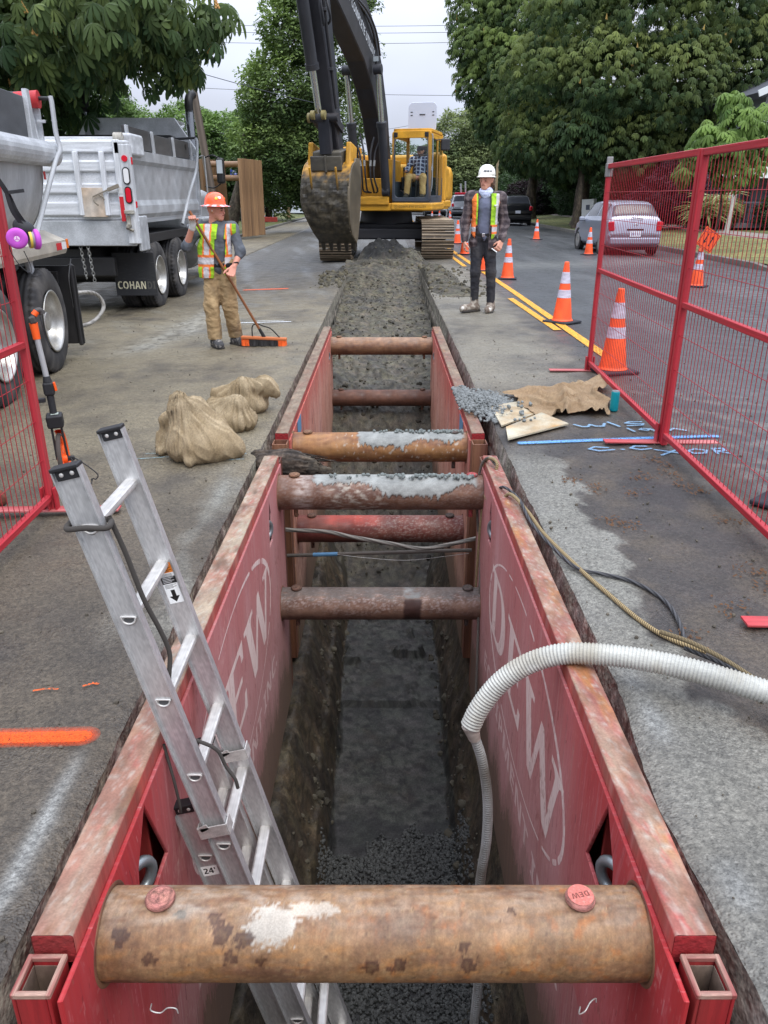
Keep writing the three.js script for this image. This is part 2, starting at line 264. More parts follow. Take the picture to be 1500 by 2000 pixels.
roadStrip('road_lane', 2.05, KERB_R, 0.03, 0.12, rightColor, wetMat, false);
function laneColor(X, d) { const n = fbm(X * 1.1, d * 0.8, 81, 5), n2 = fbm(X * 4, d * 3, 82, 4); let c = mix3(OB(150, 140, 118), OB(118, 110, 96), clamp(0.5 + n + n2)); const j = Math.abs(((d + 0.3 * X) % 3.2) - 1.6); if (j < 0.02) c = mul3(c, 0.5); return mix3(c, OB(80, 76, 70), sstep(0.1, 0, -4.35 - X) * 0.6); }
struct('parking_lane', sheet(steps(-4.35, KERB_L, 0.05, 0.2), [...steps(-6, 4, 0.5), ...steps(4, 25, 0.08, 0.12).slice(1), ...steps(25, 170, 0.3, 5).slice(1)], (X, v) => [X, groundY(X) + (X > -4.351 ? -0.02 : 0.022 + relief(X, v) * 0.7), -v], (X, v) => mul3(laneColor(X, v), GK), roadUV, true), roadMat);
for (const [a, b] of [[-8, -0.55], [19.9, 170]]) struct('road_middle', sheet(steps(EDGE_L, EDGE_R, 0.14), a < 0 ? [-8, -4, -2, -1, -0.55] : steps(19.9, 170, 0.4, 5), (X, v) => [X, groundY(X) - (a > 0 ? 0.004 : 0), -v], (X, v) => mul3(leftColor(X, v), GK), roadUV), roadMat);

// kerbs, verges, pavement, terrain
const concM = vmat({ map: wearT, bumpMap: wearB, bumpScale: 0.002, roughness: 0.9 });
function kerb(X0, X1, y0, y1, name) {
  const us = [0, 1, 2, 3], pr = [[X0, y0 - 0.05], [X0 + (X1 - X0) * 0.06, y1 - 0.012], [X0 + (X1 - X0) * 0.14, y1], [X1, y1 + 0.002]];
  struct(name, sheet(us, steps(-6, 170, 1.2, 4), (u, v) => { let drop = 0; if (X0 > 0) drop = 0.11 * sstep(13.5, 14.5, v) * (1 - sstep(19.0, 20.2, v)); return [pr[u][0], pr[u][1] - (u ? drop : 0), -v]; }, (u, v) => mul3(mix3(OB(140, 136, 126), OB(102, 99, 92), clamp(0.5 + fbm(v * 1.4, u, 3, 4))), 1.4), (u, v) => [u * 0.15, v], X0 < 0), concM);
}
kerb(KERB_L, KERB_L - 0.16, groundY(KERB_L), groundY(KERB_L) + 0.13, 'kerb_left');
kerb(KERB_R, KERB_R + 0.16, groundY(KERB_R), groundY(KERB_R) + 0.14, 'kerb_right');
const vergeY = (X) => 0 + 0.22 * sstep(9.4, 13.5, X) + 0.35 * sstep(15.5, 22, X);
const grassM = vmat({ map: dirtT, bumpMap: dirtB, bumpScale: 0.02, roughness: 0.95 });
const grassC = (X, d, dry) => { const n = fbm(X * 0.6, d * 0.5, 7, 5), n2 = fbm(X * 3, d * 3, 9, 4); return mul3(mix3(OB(92, 104, 56), OB(150, 146, 88), clamp(dry + 0.8 * n + 0.5 * n2)), 1.9); };
struct('verge_right', sheet(steps(9.46, 12.8, 0.12), [...steps(-6, 8, 1), ...steps(8, 60, 0.15, 0.5).slice(1), ...steps(60, 170, 1, 5).slice(1)], (X, v) => { const dr = sstep(13.6, 14.6, v) * (1 - sstep(18.8, 20, v)); return [X, vergeY(X) + 0.015 * fbm(X * 4, v * 4, 3, 3) - dr * 0.10 * (1 - sstep(9.5, 12.0, X)), -v]; }, (X, v) => { const dr = sstep(13.6, 14.2, v + 0.2 * fbm(X * 2, v, 1, 2)) * (1 - sstep(19.0, 19.8, v + 0.2 * fbm(X * 2, v, 5, 2))); return mix3(grassC(X, v, v < 32 ? 0.62 : 0.25), mul3(OB(172, 166, 152), 1.9), dr); }, (u, v) => [u, v]), grassM);
struct('pavement_right', sheet(steps(12.8, 14.4, 0.2), steps(-6, 170, 0.6, 4), (X, v) => [X, vergeY(X) + 0.03 - (X < 12.81 || X > 14.39 ? 0.04 : 0), -v], (X, v) => mul3(mix3(OB(168, 158, 146), OB(140, 132, 122), clamp(0.5 + fbm(X, v, 3, 4))), (v % 1.5 < 0.04 ? 0.6 : 1) * 1.4), (u, v) => [u, v]), concM);
struct('lawn_right', sheet([...steps(14.4, 26, 0.3), 40, 80, 160], steps(-6, 170, 0.5, 4), (X, v) => [X, vergeY(X) + 0.02 * fbm(X * 3, v * 3, 3, 3), -v], (X, v) => grassC(X, v, 0.12), (u, v) => [u, v]), grassM);
struct('verge_left', sheet([...steps(-6.96, -14, 0.2), -20, -30, -60, -140], [...steps(-6, 14, 1.5), ...steps(14, 60, 0.3, 0.6).slice(1), ...steps(60, 170, 1, 5).slice(1)], (X, v) => [X, groundY(KERB_L) + 0.13 + 0.28 * sstep(-7, -14, X) + 0.015 * fbm(X * 4, v * 4, 3, 3), -v], (X, v) => grassC(X, v, 0.22), (u, v) => [u, v], true), grassM);
struct('terrain', sheet(steps(-600, 600, 60), steps(-60, 760, 40), (X, v) => [X, -3.2, -v], () => OB(96, 104, 66), (u, v) => [u, v]), grassM);

// ---------------------------------------------------------------- trench
const soilM = vmat({ map: dirtT, bumpMap: dirtB, bumpScale: 0.02, roughness: 0.9 });
const SK = 1 / 0.5, floorM = vmat({ map: dirtT, bumpMap: dirtB, bumpScale: 0.012, roughness: 0.72 });
const SOIL = OB(98, 92, 76), SOILD = OB(64, 61, 53), CLAY = OB(82, 83, 78), OLIVE = OB(106, 99, 77);
const RISE = [[0, -2.62], [7.6, -2.62], [8.2, -2.4], [8.8, -2.05], [9.4, -1.65], [9.9, -1.25], [10.4, -0.98], [11.2, -0.78], [12.4, -0.62], [14, -0.5], [16, -0.38], [17.5, -0.28], [18.5, -0.14], [19.6, 0.0], [20.2, 0.05], [20.8, -0.3]];
function curve(T, x) { if (x <= T[0][0]) return T[0][1]; for (let i = 1; i < T.length; i++) if (x < T[i][0]) return lerp(T[i - 1][1], T[i][1], (x - T[i - 1][0]) / (T[i][0] - T[i - 1][0])); return T[T.length - 1][1]; }
function clods(X, d, s) { return 0.08 * fbm(X * 2.2, d * 2.0, s, 3) + 0.05 * (0.3 - Math.abs(fbm(X * 3.4, d * 3, s + 3, 5))) + 0.028 * fbm(X * 9, d * 8, s + 5, 5); }
function floorY(X, d) {
  const jl = 0.08 * fbm(d * 1.6, 1, 2, 4), jr = 0.09 * fbm(d * 1.5, 7, 2, 4);
  const l = sstep(-0.36 + jl, -0.47 + jl, X), l2 = sstep(-0.47 + jl, -0.66, X), r = sstep(0.47 + jr, 0.57 + jr, X), r2 = sstep(0.56 + jr, 0.70, X);
  let y = curve(RISE, d), deep = -2.62;
  const bank = deep + 0.34 * (l + r) + 0.36 * (l2 + r2) + (l + r) * 0.11 * fbm(X * 5, d * 4, 11, 4);
  const lumpy = sstep(7.3, 8.4, d);
  if (lumpy > 0) y += clods(X, d, 5) * lumpy * 1.25;
  else if (d > 4.28) { y += 0.012 * fbm(X * 4, d * 3, 8, 4) + 0.012 * Math.max(0, fbm(X * 9, d * 7, 9, 3)) + (d < 5.62 + 0.05 * fbm(X * 4, 1, 1, 3) ? 0 : 0.05) + 0.05 * sstep(0.2, 0.45, fbm(X * 4.4, d * 4.4, 19, 3)) * sstep(5.2, 6.4, d) * 1.6; if (fbm(X * 16, d * 12, 21, 3) > 0.24) y -= 0.012; }
  else y += 0.02 * fbm(X * 9, d * 9, 14, 3) - 0.04;
  return Math.max(y, bank - (d > 8 ? 1 : 0));
}
struct('trench_floor', sheet(steps(-0.95, 0.93, 0.0125), [...steps(-0.6, 0.9, 0.1), ...steps(0.9, 8, 0.02, 0.022).slice(1), ...steps(8, 20.8, 0.02, 0.032).slice(1)],
  (X, d) => [X, floorY(X, d), -d],
  (X, d, p) => {
    const n = fbm(X * 3, d * 3, 61, 4), n2 = fbm(X * 12, d * 10, 62, 3); let c;
    const bankL = X < -0.38, bankR = X > 0.5;
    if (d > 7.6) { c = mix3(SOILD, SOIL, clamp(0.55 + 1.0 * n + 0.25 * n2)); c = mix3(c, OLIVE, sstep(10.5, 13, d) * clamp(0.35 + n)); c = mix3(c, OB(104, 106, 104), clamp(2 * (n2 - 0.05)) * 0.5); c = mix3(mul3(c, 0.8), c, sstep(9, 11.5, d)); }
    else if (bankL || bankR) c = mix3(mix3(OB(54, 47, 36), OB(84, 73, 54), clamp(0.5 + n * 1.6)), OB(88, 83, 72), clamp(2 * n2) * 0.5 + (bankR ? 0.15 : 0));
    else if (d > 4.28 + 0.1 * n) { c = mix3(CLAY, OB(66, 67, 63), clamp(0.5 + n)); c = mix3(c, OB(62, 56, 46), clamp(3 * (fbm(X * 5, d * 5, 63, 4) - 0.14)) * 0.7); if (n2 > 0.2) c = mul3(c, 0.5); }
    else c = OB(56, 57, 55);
    return mul3(c, SK);
  }, (u, v, p) => [v / 0.6, (u + (v > 7.6 ? 0 : u < 0.05 ? -(p[1] + 2.62) * sstep(0.2, 0.3, Math.abs(u - 0.05)) : (p[1] + 2.62) * sstep(0.2, 0.3, Math.abs(u - 0.05)))) / 0.6], true), floorM);
function wall(side) {
  const E = side < 0 ? EDGE_L : EDGE_R, prof = [[0, 0], [0.0, -0.02], [-0.004, -0.10], [-0.008, -0.17], [0.004, -0.18], [-0.01, -0.26], [0.02, -0.5], [0.015, -0.9], [0.02, -1.3], [0.03, -1.7], [0.04, -2.0], [0.05, -2.4]];
  const us = steps(0, prof.length - 1, 0.25), vs = [...steps(-0.6, 0.8, 0.1), ...steps(0.8, 7, 0.03).slice(1), ...steps(7, 20.2, 0.04).slice(1)];
  const pos = (u, d) => { const i = Math.min(prof.length - 2, Math.floor(u)), t = u - i, ox = lerp(prof[i][0], prof[i + 1][0], t), y = lerp(prof[i][1], prof[i + 1][1], t); const s = sstep(-0.17, -0.3, y); const j = edgeJit(d, E); return [E + j + side * (ox + s * 0.04 * fbm(d * 3, y * 3, side, 4) + (1 - s) * 0.006 * fbm(d * 11, y * 14, side, 3)), groundY(E) - 0.012 + relief(E, d) + y, -d]; };
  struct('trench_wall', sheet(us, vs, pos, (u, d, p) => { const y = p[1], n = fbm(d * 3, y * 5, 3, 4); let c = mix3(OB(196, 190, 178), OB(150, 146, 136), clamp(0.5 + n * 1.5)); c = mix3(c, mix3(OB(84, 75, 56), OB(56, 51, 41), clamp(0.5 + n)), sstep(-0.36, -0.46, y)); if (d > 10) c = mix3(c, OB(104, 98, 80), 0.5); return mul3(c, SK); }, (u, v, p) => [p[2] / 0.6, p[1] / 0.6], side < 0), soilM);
}
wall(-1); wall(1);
struct('trench_end', sheet([-0.9, 0, 0.9], [0.05, -0.6, -1.3, -2, -2.8], (X, y) => [X, y, 0.58], () => mul3(SOIL, SK), (u, v) => [u, v], true), soilM);

// spoil heaped over the end of the trench and under the machine
function pileY(X, d) {
  const g = groundY(X);
  const main = 0.16 * Math.exp(-Math.pow((X + 0.05) / 0.9, 4)) * sstep(18.4, 19.6, d) * (1 - sstep(20.0, 20.8, d));
  const mound = 0.50 * Math.exp(-Math.pow((X + 0.02) / 0.62, 4) - Math.pow((d - 21.7) / 1.1, 4)) + 0.3 * Math.exp(-Math.pow((X - 0.74) / 0.28, 2) - Math.pow((d - 20.7) / 0.6, 2));
  const right = 0.26 * Math.exp(-Math.pow((X - 1.05) / 0.34, 2) - Math.pow((d - 16.9) / 1.6, 2)) + 0.09 * Math.exp(-Math.pow((X - 1.3) / 0.32, 2) - Math.pow((d - 14.3) / 1.1, 2));
  const left = 0.10 * Math.exp(-Math.pow((X + 1.12) / 0.22, 2) - Math.pow((d - 17.6) / 1.2, 2));
  const inside = sstep(EDGE_L - 0.02, EDGE_L + 0.06, X) * sstep(EDGE_R + 0.02, EDGE_R - 0.06, X) * (1 - sstep(19.0, 19.6, d));
  const h = main + mound + right + left, l = clods(X, d, 33) * (0.25 + sstep(0.02, 0.2, h));
  return g + h * (1 + 0.5 * fbm(X * 3, d * 3, 3, 3)) + l * sstep(0.01, 0.07, h) - 0.035 - inside * 0.9;
}
{
  const us = steps(-2.1, 2.0, 0.028), vs = steps(13.4, 24, 0.035);
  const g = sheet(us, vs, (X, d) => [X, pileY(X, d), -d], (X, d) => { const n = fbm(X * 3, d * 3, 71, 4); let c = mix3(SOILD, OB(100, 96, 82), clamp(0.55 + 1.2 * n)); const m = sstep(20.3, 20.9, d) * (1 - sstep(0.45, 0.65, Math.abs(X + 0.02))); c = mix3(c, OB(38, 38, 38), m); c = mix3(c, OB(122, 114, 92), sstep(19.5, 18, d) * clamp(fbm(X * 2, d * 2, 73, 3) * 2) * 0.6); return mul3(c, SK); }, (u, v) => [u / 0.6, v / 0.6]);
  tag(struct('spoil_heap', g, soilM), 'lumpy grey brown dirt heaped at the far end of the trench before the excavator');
}

// loose stones and clods
const stoneG = (() => { const r = rng(5), g = mergeVertices(new THREE.IcosahedronGeometry(1, 1).deleteAttribute('uv').deleteAttribute('normal')), p = g.attributes.position; for (let i = 0; i < p.count; i++) { const k = 0.75 + 0.4 * r(); p.setXYZ(i, p.getX(i) * k, p.getY(i) * k * 0.75, p.getZ(i) * k); } g.computeVertexNormals(); return toCreasedNormals(g, 0.7); })();
function scatter(name, n, place, m, label, category, geo = stoneG) {
  const im = new THREE.InstancedMesh(geo, m, n), q = new THREE.Object3D(), c = new THREE.Color(); im.name = numbered(name); im.castShadow = im.receiveShadow = true;
  for (let i = 0; i < n; i++) { const [p, s, col, rot] = place(i); q.position.set(...p); q.scale.set(...(Array.isArray(s) ? s : [s, s, s])); q.rotation.set(...(rot ?? [hash3(i, 1, 4) * 6, hash3(i, 2, 4) * 6, hash3(i, 3, 4) * 6])); q.updateMatrix(); im.setMatrixAt(i, q.matrix); im.setColorAt(i, c.setRGB(...col)); }
  tag(im, label, category, null, 'stuff'); scene.add(im); return im;
}
const stoneM = mat({ color: 0xffffff, roughness: 0.85 });
{
  const r = rng(77);
  scatter('gravel_bed', 15000, () => { let X, d; do { X = lerp(-0.42, 0.55, r()); d = 0.7 + 3.75 * Math.pow(r(), 0.9); } while (d > 4.15 + 0.35 * fbm(X * 5, 1, 1, 3) - (X < -0.05 ? 0.1 : 0) || (X < -0.12 && d > 3.95)); const k = 0.65 + 0.6 * r(); return [[X, floorY(X, d) + 0.006 + 0.008 * r(), -d], 0.0085 + 0.009 * r() * r(), mul3(OB(98, 99, 95), k)]; }, stoneM, 'grey crushed gravel bedding on the trench floor', 'gravel');
  scatter('soil_clods', 800, () => { const X = lerp(-0.8, 0.78, r()), d = lerp(7.9, 18.5, r()); const k = 0.55 + 0.6 * r(); return [[X, floorY(X, d) + 0.004, -d], 0.01 + 0.032 * Math.pow(r(), 4), mul3(mix3(SOILD, SOIL, r()), k * 1.1)]; }, mat({ roughness: 0.95, bumpMap: dirtB, bumpScale: 0.01 }), 'crumbly soil clods on the dug slope inside the trench', 'soil');
  scatter('loose_clods', 620, () => { const a = r(); let X, d; if (a < 0.45) { X = 0.85 + 1.1 * Math.pow(r(), 1.6); d = lerp(13.2, 19, r()); } else if (a < 0.75) { X = -0.86 - 0.6 * Math.pow(r(), 1.8); d = lerp(15.5, 19, r()); } else { X = lerp(-1.1, 1.0, r()); d = lerp(19, 21, r()); } return [[X, Math.max(groundY(X), pileY(X, d)) + 0.004, -d], 0.01 + 0.045 * Math.pow(r(), 4), mul3(mix3(SOILD, OB(130, 122, 98), r()), 1.0)]; }, mat({ roughness: 0.95, bumpMap: dirtB, bumpScale: 0.01 }), 'loose clods of dirt scattered round the end of the trench', 'soil');
  scatter('trench_rubble', 260, () => { const s = r() < 0.5 ? -1 : 1, X = s < 0 ? -0.36 - 0.2 * r() : 0.44 + 0.16 * r(), d = lerp(2.6, 7.4, r()); return [[X, floorY(X, d) + 0.006, -d], 0.008 + 0.035 * Math.pow(r(), 4), mul3(OB(104, 98, 82), 0.5 + 0.6 * r())]; }, mat({ roughness: 0.95 }), 'small stones and crumbs lying on the earth ledges low in the trench', 'rubble');
  scatter('road_grit', 1500, () => { let X, d; if (r() < 0.5) { X = EDGE_L - 3.3 * Math.pow(r(), 1.2); d = 1.2 + 12 * Math.pow(r(), 1.5); } else { X = EDGE_R + 0.02 + 2.4 * r(); d = 1.2 + 8 * Math.pow(r(), 1.3); } const k = 0.6 + 0.8 * r(); return [[X, groundY(X) + 0.004, -d], 0.003 + 0.008 * Math.pow(r(), 5), mul3(OB(112, 104, 90), k)]; }, stoneM, 'fine grit and crumbs of dirt scattered over the road beside the trench', 'grit');
  // brown bud scales and leaf bits on the right
  const flake = put(new THREE.PlaneGeometry(1, 0.5, 3, 1), [0, 0, 0], [-Math.PI / 2, 0, 0]); { const p = flake.attributes.position; for (let i = 0; i < p.count; i++) p.setY(i, 0.25 * Math.abs(p.getX(i)) + 0.1 * hash3(i, 2, 3)); flake.computeVertexNormals(); }
  const cl = []; for (let i = 0; i < 26; i++) cl.push([1.1 + 0.85 * r(), 1.5 + 3.4 * r()]);
  scatter('leaf_litter', 700, (i) => { const [cx, cd] = cl[i % 26], X = cx + 0.10 * (r() + r() - 1), d = cd + 0.10 * (r() + r() - 1); return [[X, groundY(X) + 0.006 + 0.006 * r(), -d], [0.008 + 0.022 * r() * r(), 0.012, 0.01 + 0.012 * r()], mul3(mix3(OB(124, 84, 50), OB(92, 66, 44), r()), 1.0), [0.5 * r(), 6 * r(), 0.5 * r()]]; }, mat({ side: THREE.DoubleSide, roughness: 0.9 }), 'brown dead leaf bits in small clumps on the asphalt right of the trench', 'leaf litter', flake);
  // the spill of gravel beside the second shield
  scatter('gravel_spill', 1500, () => { let X, d; do { X = 0.60 + 0.62 * r(); d = 5.62 + 1.15 * r(); } while (Math.hypot((X - 0.84) / 0.30, (d - 6.2 + 0.5 * (X - 0.8)) / 0.52) > 0.72 + 0.4 * r()); const h = 0.05 * Math.exp(-Math.pow((X - 0.80) / 0.16, 2) - Math.pow((d - 6.15) / 0.34, 2)); const gap = 0; return [[X, Math.max(X < 0.735 ? -0.02 : -0.05, -0.06) + h * (0.3 + 0.7 * r()) + 0.008 - gap, -d], 0.011 + 0.012 * r() * r(), mul3(OB(142, 146, 144), 0.65 + 0.6 * r())]; }, stoneM, 'blue grey crushed gravel spilled between the trench shield and the burlap cloth', 'gravel');
}

// ---------------------------------------------------------------- paint on the road
function decal(name, X0, X1, d0, d1, w, h, draw, label, category, rough = 0.8) {
  const t = canvasTex(w, h, draw), g = sheet(steps(X0, X1, (X1 - X0) / 20), steps(d0, d1, (d1 - d0) / 20), (X, d) => [X, groundY(X) + 0.0095, -d], null, (X, d) => [(X - X0) / (X1 - X0), (d - d0) / (d1 - d0)]);
  return tag(mesh(name, g, mat({ map: t, transparent: true, roughness: rough })), label, category);
}
function spray(ctx, pts, w, color, soft = 3, seed = 1, density = 1) {            // brushed line with soft edge and speckle
  ctx.strokeStyle = color; ctx.lineCap = 'round'; ctx.lineJoin = 'round';
  for (let k = soft; k >= 0; k--) { ctx.globalAlpha = (k ? 0.16 : 0.8) * density; ctx.lineWidth = w * (1 + k * 0.28); ctx.beginPath(); pts.forEach((p, i) => i ? ctx.lineTo(p[0], p[1]) : ctx.moveTo(p[0], p[1])); ctx.stroke(); }
  ctx.globalAlpha = 1;
}
function erode(ctx, W, H, n, seed, amt = 0.8, size = 3) { const r = rng(seed); ctx.globalCompositeOperation = 'destination-out'; for (let i = 0; i < n; i++) { ctx.globalAlpha = amt * r(); ctx.beginPath(); ctx.arc(W * r(), H * r(), size * (0.3 + r()), 0, 7); ctx.fill(); } ctx.globalCompositeOperation = 'source-over'; ctx.globalAlpha = 1; }
decal('paint_mark', -1.75, -0.86, 1.98, 2.12, 1024, 192, (c, W, H) => { spray(c, [[-40, H * 0.5], [400, H * 0.48], [W - 150, H * 0.5]], 74, '#f0560e', 3); erode(c, W, H, 5200, 3, 0.75, 2.4); }, 'bright orange spray painted line on the asphalt left of the ladder', 'paint mark');
decal('paint_mark', -1.28, -1.02, 2.26, 2.40, 256, 128, (c, W, H) => { spray(c, [[20, 80], [60, 70], [100, 74]], 8, '#e0601c', 2); spray(c, [[190, 60], [215, 45], [236, 50]], 9, '#e0601c', 2); erode(c, W, H, 700, 4, 0.95, 5); }, 'faint worn orange specks of paint above the orange line', 'paint mark');
decal('paint_mark', -2.75, -1.85, 15.3, 15.66, 512, 128, (c, W, H) => { spray(c, [[30, 66], [480, 60]], 44, '#f0693c', 4, 1, 0.8); erode(c, W, H, 900, 5, 0.6, 4); }, 'pale orange painted dash on the road behind the sweeping worker', 'paint mark');
decal('paint_mark', -2.15, -1.3, 11.0, 11.4, 512, 256, (c, W, H) => { spray(c, [[20, 160], [250, 168], [490, 176]], 22, '#e9edf2', 3, 1, 0.8); spray(c, [[200, 70], [420, 90]], 14, '#e9edf2', 3, 1, 0.5); erode(c, W, H, 900, 6, 0.6, 4); }, 'white painted lines on the road behind the broom', 'paint mark');
decal('paint_mark', 0.92, 2.34, 5.02, 5.22, 1024, 128, (c, W, H) => { spray(c, [[20, 78], [300, 70], [620, 58], [1000, 56]], 26, '#69a4dc', 3); erode(c, W, H, 2200, 7, 0.7, 3); }, 'long pale blue spray painted line running under the red fence foot', 'paint mark');
const scribble = (c, lines, w, col) => { for (const l of lines) spray(c, l, w, col, 2, 1, 0.85); };
decal('paint_lettering', 1.36, 2.24, 5.12, 5.62, 1024, 512, (c, W, H) => {
  const S = (p) => p; scribble(c, [S([[60, 110], [110, 170], [160, 175], [190, 120], [230, 170], [290, 175], [320, 105]]), S([[360, 70], [420, 190]]), S([[640, 85], [540, 78], [500, 110], [560, 130], [640, 140], [620, 175], [500, 178]])], 22, '#84a9c6');
  scribble(c, [S([[470, 250], [500, 330]]), S([[640, 280], [590, 262], [560, 290], [610, 318], [650, 280], [668, 330]]), S([[720, 340], [750, 280], [800, 330], [840, 282], [920, 342]])], 20, '#84a9c6'); erode(c, W, H, 3600, 8, 0.75, 3);
}, 'blue spray painted writing W/S 19m beside the drink can', 'paint lettering');
decal('paint_lettering', 1.32, 2.26, 4.66, 5.0, 1024, 384, (c, W, H) => {
  scribble(c, [[[200, 70], [110, 40], [60, 90], [120, 140], [230, 120]], [[290, 120], [300, 122]], [[480, 60], [400, 50], [360, 95], [420, 140], [500, 120]]], 20, '#7aa2c4');
  scribble(c, [[[520, 150], [700, 270]], [[690, 150], [530, 280]], [[800, 160], [740, 200], [760, 260], [840, 262], [870, 200], [800, 160]], [[920, 280], [930, 160], [1000, 165], [1000, 215], [930, 220], [1000, 280]]], 20, '#7aa2c4'); erode(c, W, H, 3200, 9, 0.75, 3);
}, 'blue spray painted writing O.C XOR under the blue line', 'paint lettering');
decal('paint_mark', -1.72, -0.9, 4.75, 5.35, 512, 384, (c, W, H) => { spray(c, [[20, 230], [200, 210], [480, 200]], 9, '#8fb9c4', 2, 1, 0.45); spray(c, [[40, 160], [230, 150]], 9, '#9fc0c8', 2, 1, 0.3); spray(c, [[330, 280], [480, 276]], 9, '#8fb9c4', 2, 1, 0.35); erode(c, W, H, 2600, 10, 0.8, 4); }, 'faint rubbed blue chalk marks on the mud under the sandbags', 'paint mark');
function yellow(pts, w, label) {
  const t = canvasTex(128, 1024, (c, W, H) => { c.fillStyle = '#e8a52c'; c.fillRect(6, 0, W - 12, H); const r = rng(9); for (let i = 0; i < 240; i++) { c.globalAlpha = 0.3 * r(); c.fillStyle = r() < 0.5 ? '#c98718' : '#8a7448'; c.fillRect(W * r(), H * r(), 30 * r(), 90 * r()); } erode(c, W, H, 2600, 11, 0.5, 4); });
  const L = pts.length - 1, g = sheet([-1, 1], steps(0, L, 0.02), (u, v) => { const i = Math.min(L - 1, Math.floor(v)), f = v - i, X = lerp(pts[i][0], pts[i + 1][0], f) + u * w / 2, d = lerp(pts[i][1], pts[i + 1][1], f); return [X, groundY(X) + 0.0095, -d]; }, null, (u, v) => [(u + 1) / 2, v * 3]);
  t.wrapT = THREE.RepeatWrapping; tag(struct('road_marking', g, mat({ map: t, transparent: true, roughness: 0.7 })), label);
}
yellow([[2.32, 7.5], [2.26, 14], [2.13, 21.6], [2.05, 28], [1.9, 60]], 0.125, 'long yellow centre line running past the cones');
yellow([[2.165, 9.72], [2.07, 12.95]], 0.11, 'short yellow dash beside the centre line near the standing worker');
yellow([[1.93, 19.2], [1.86, 24]], 0.11, 'short yellow dash beside the right track');
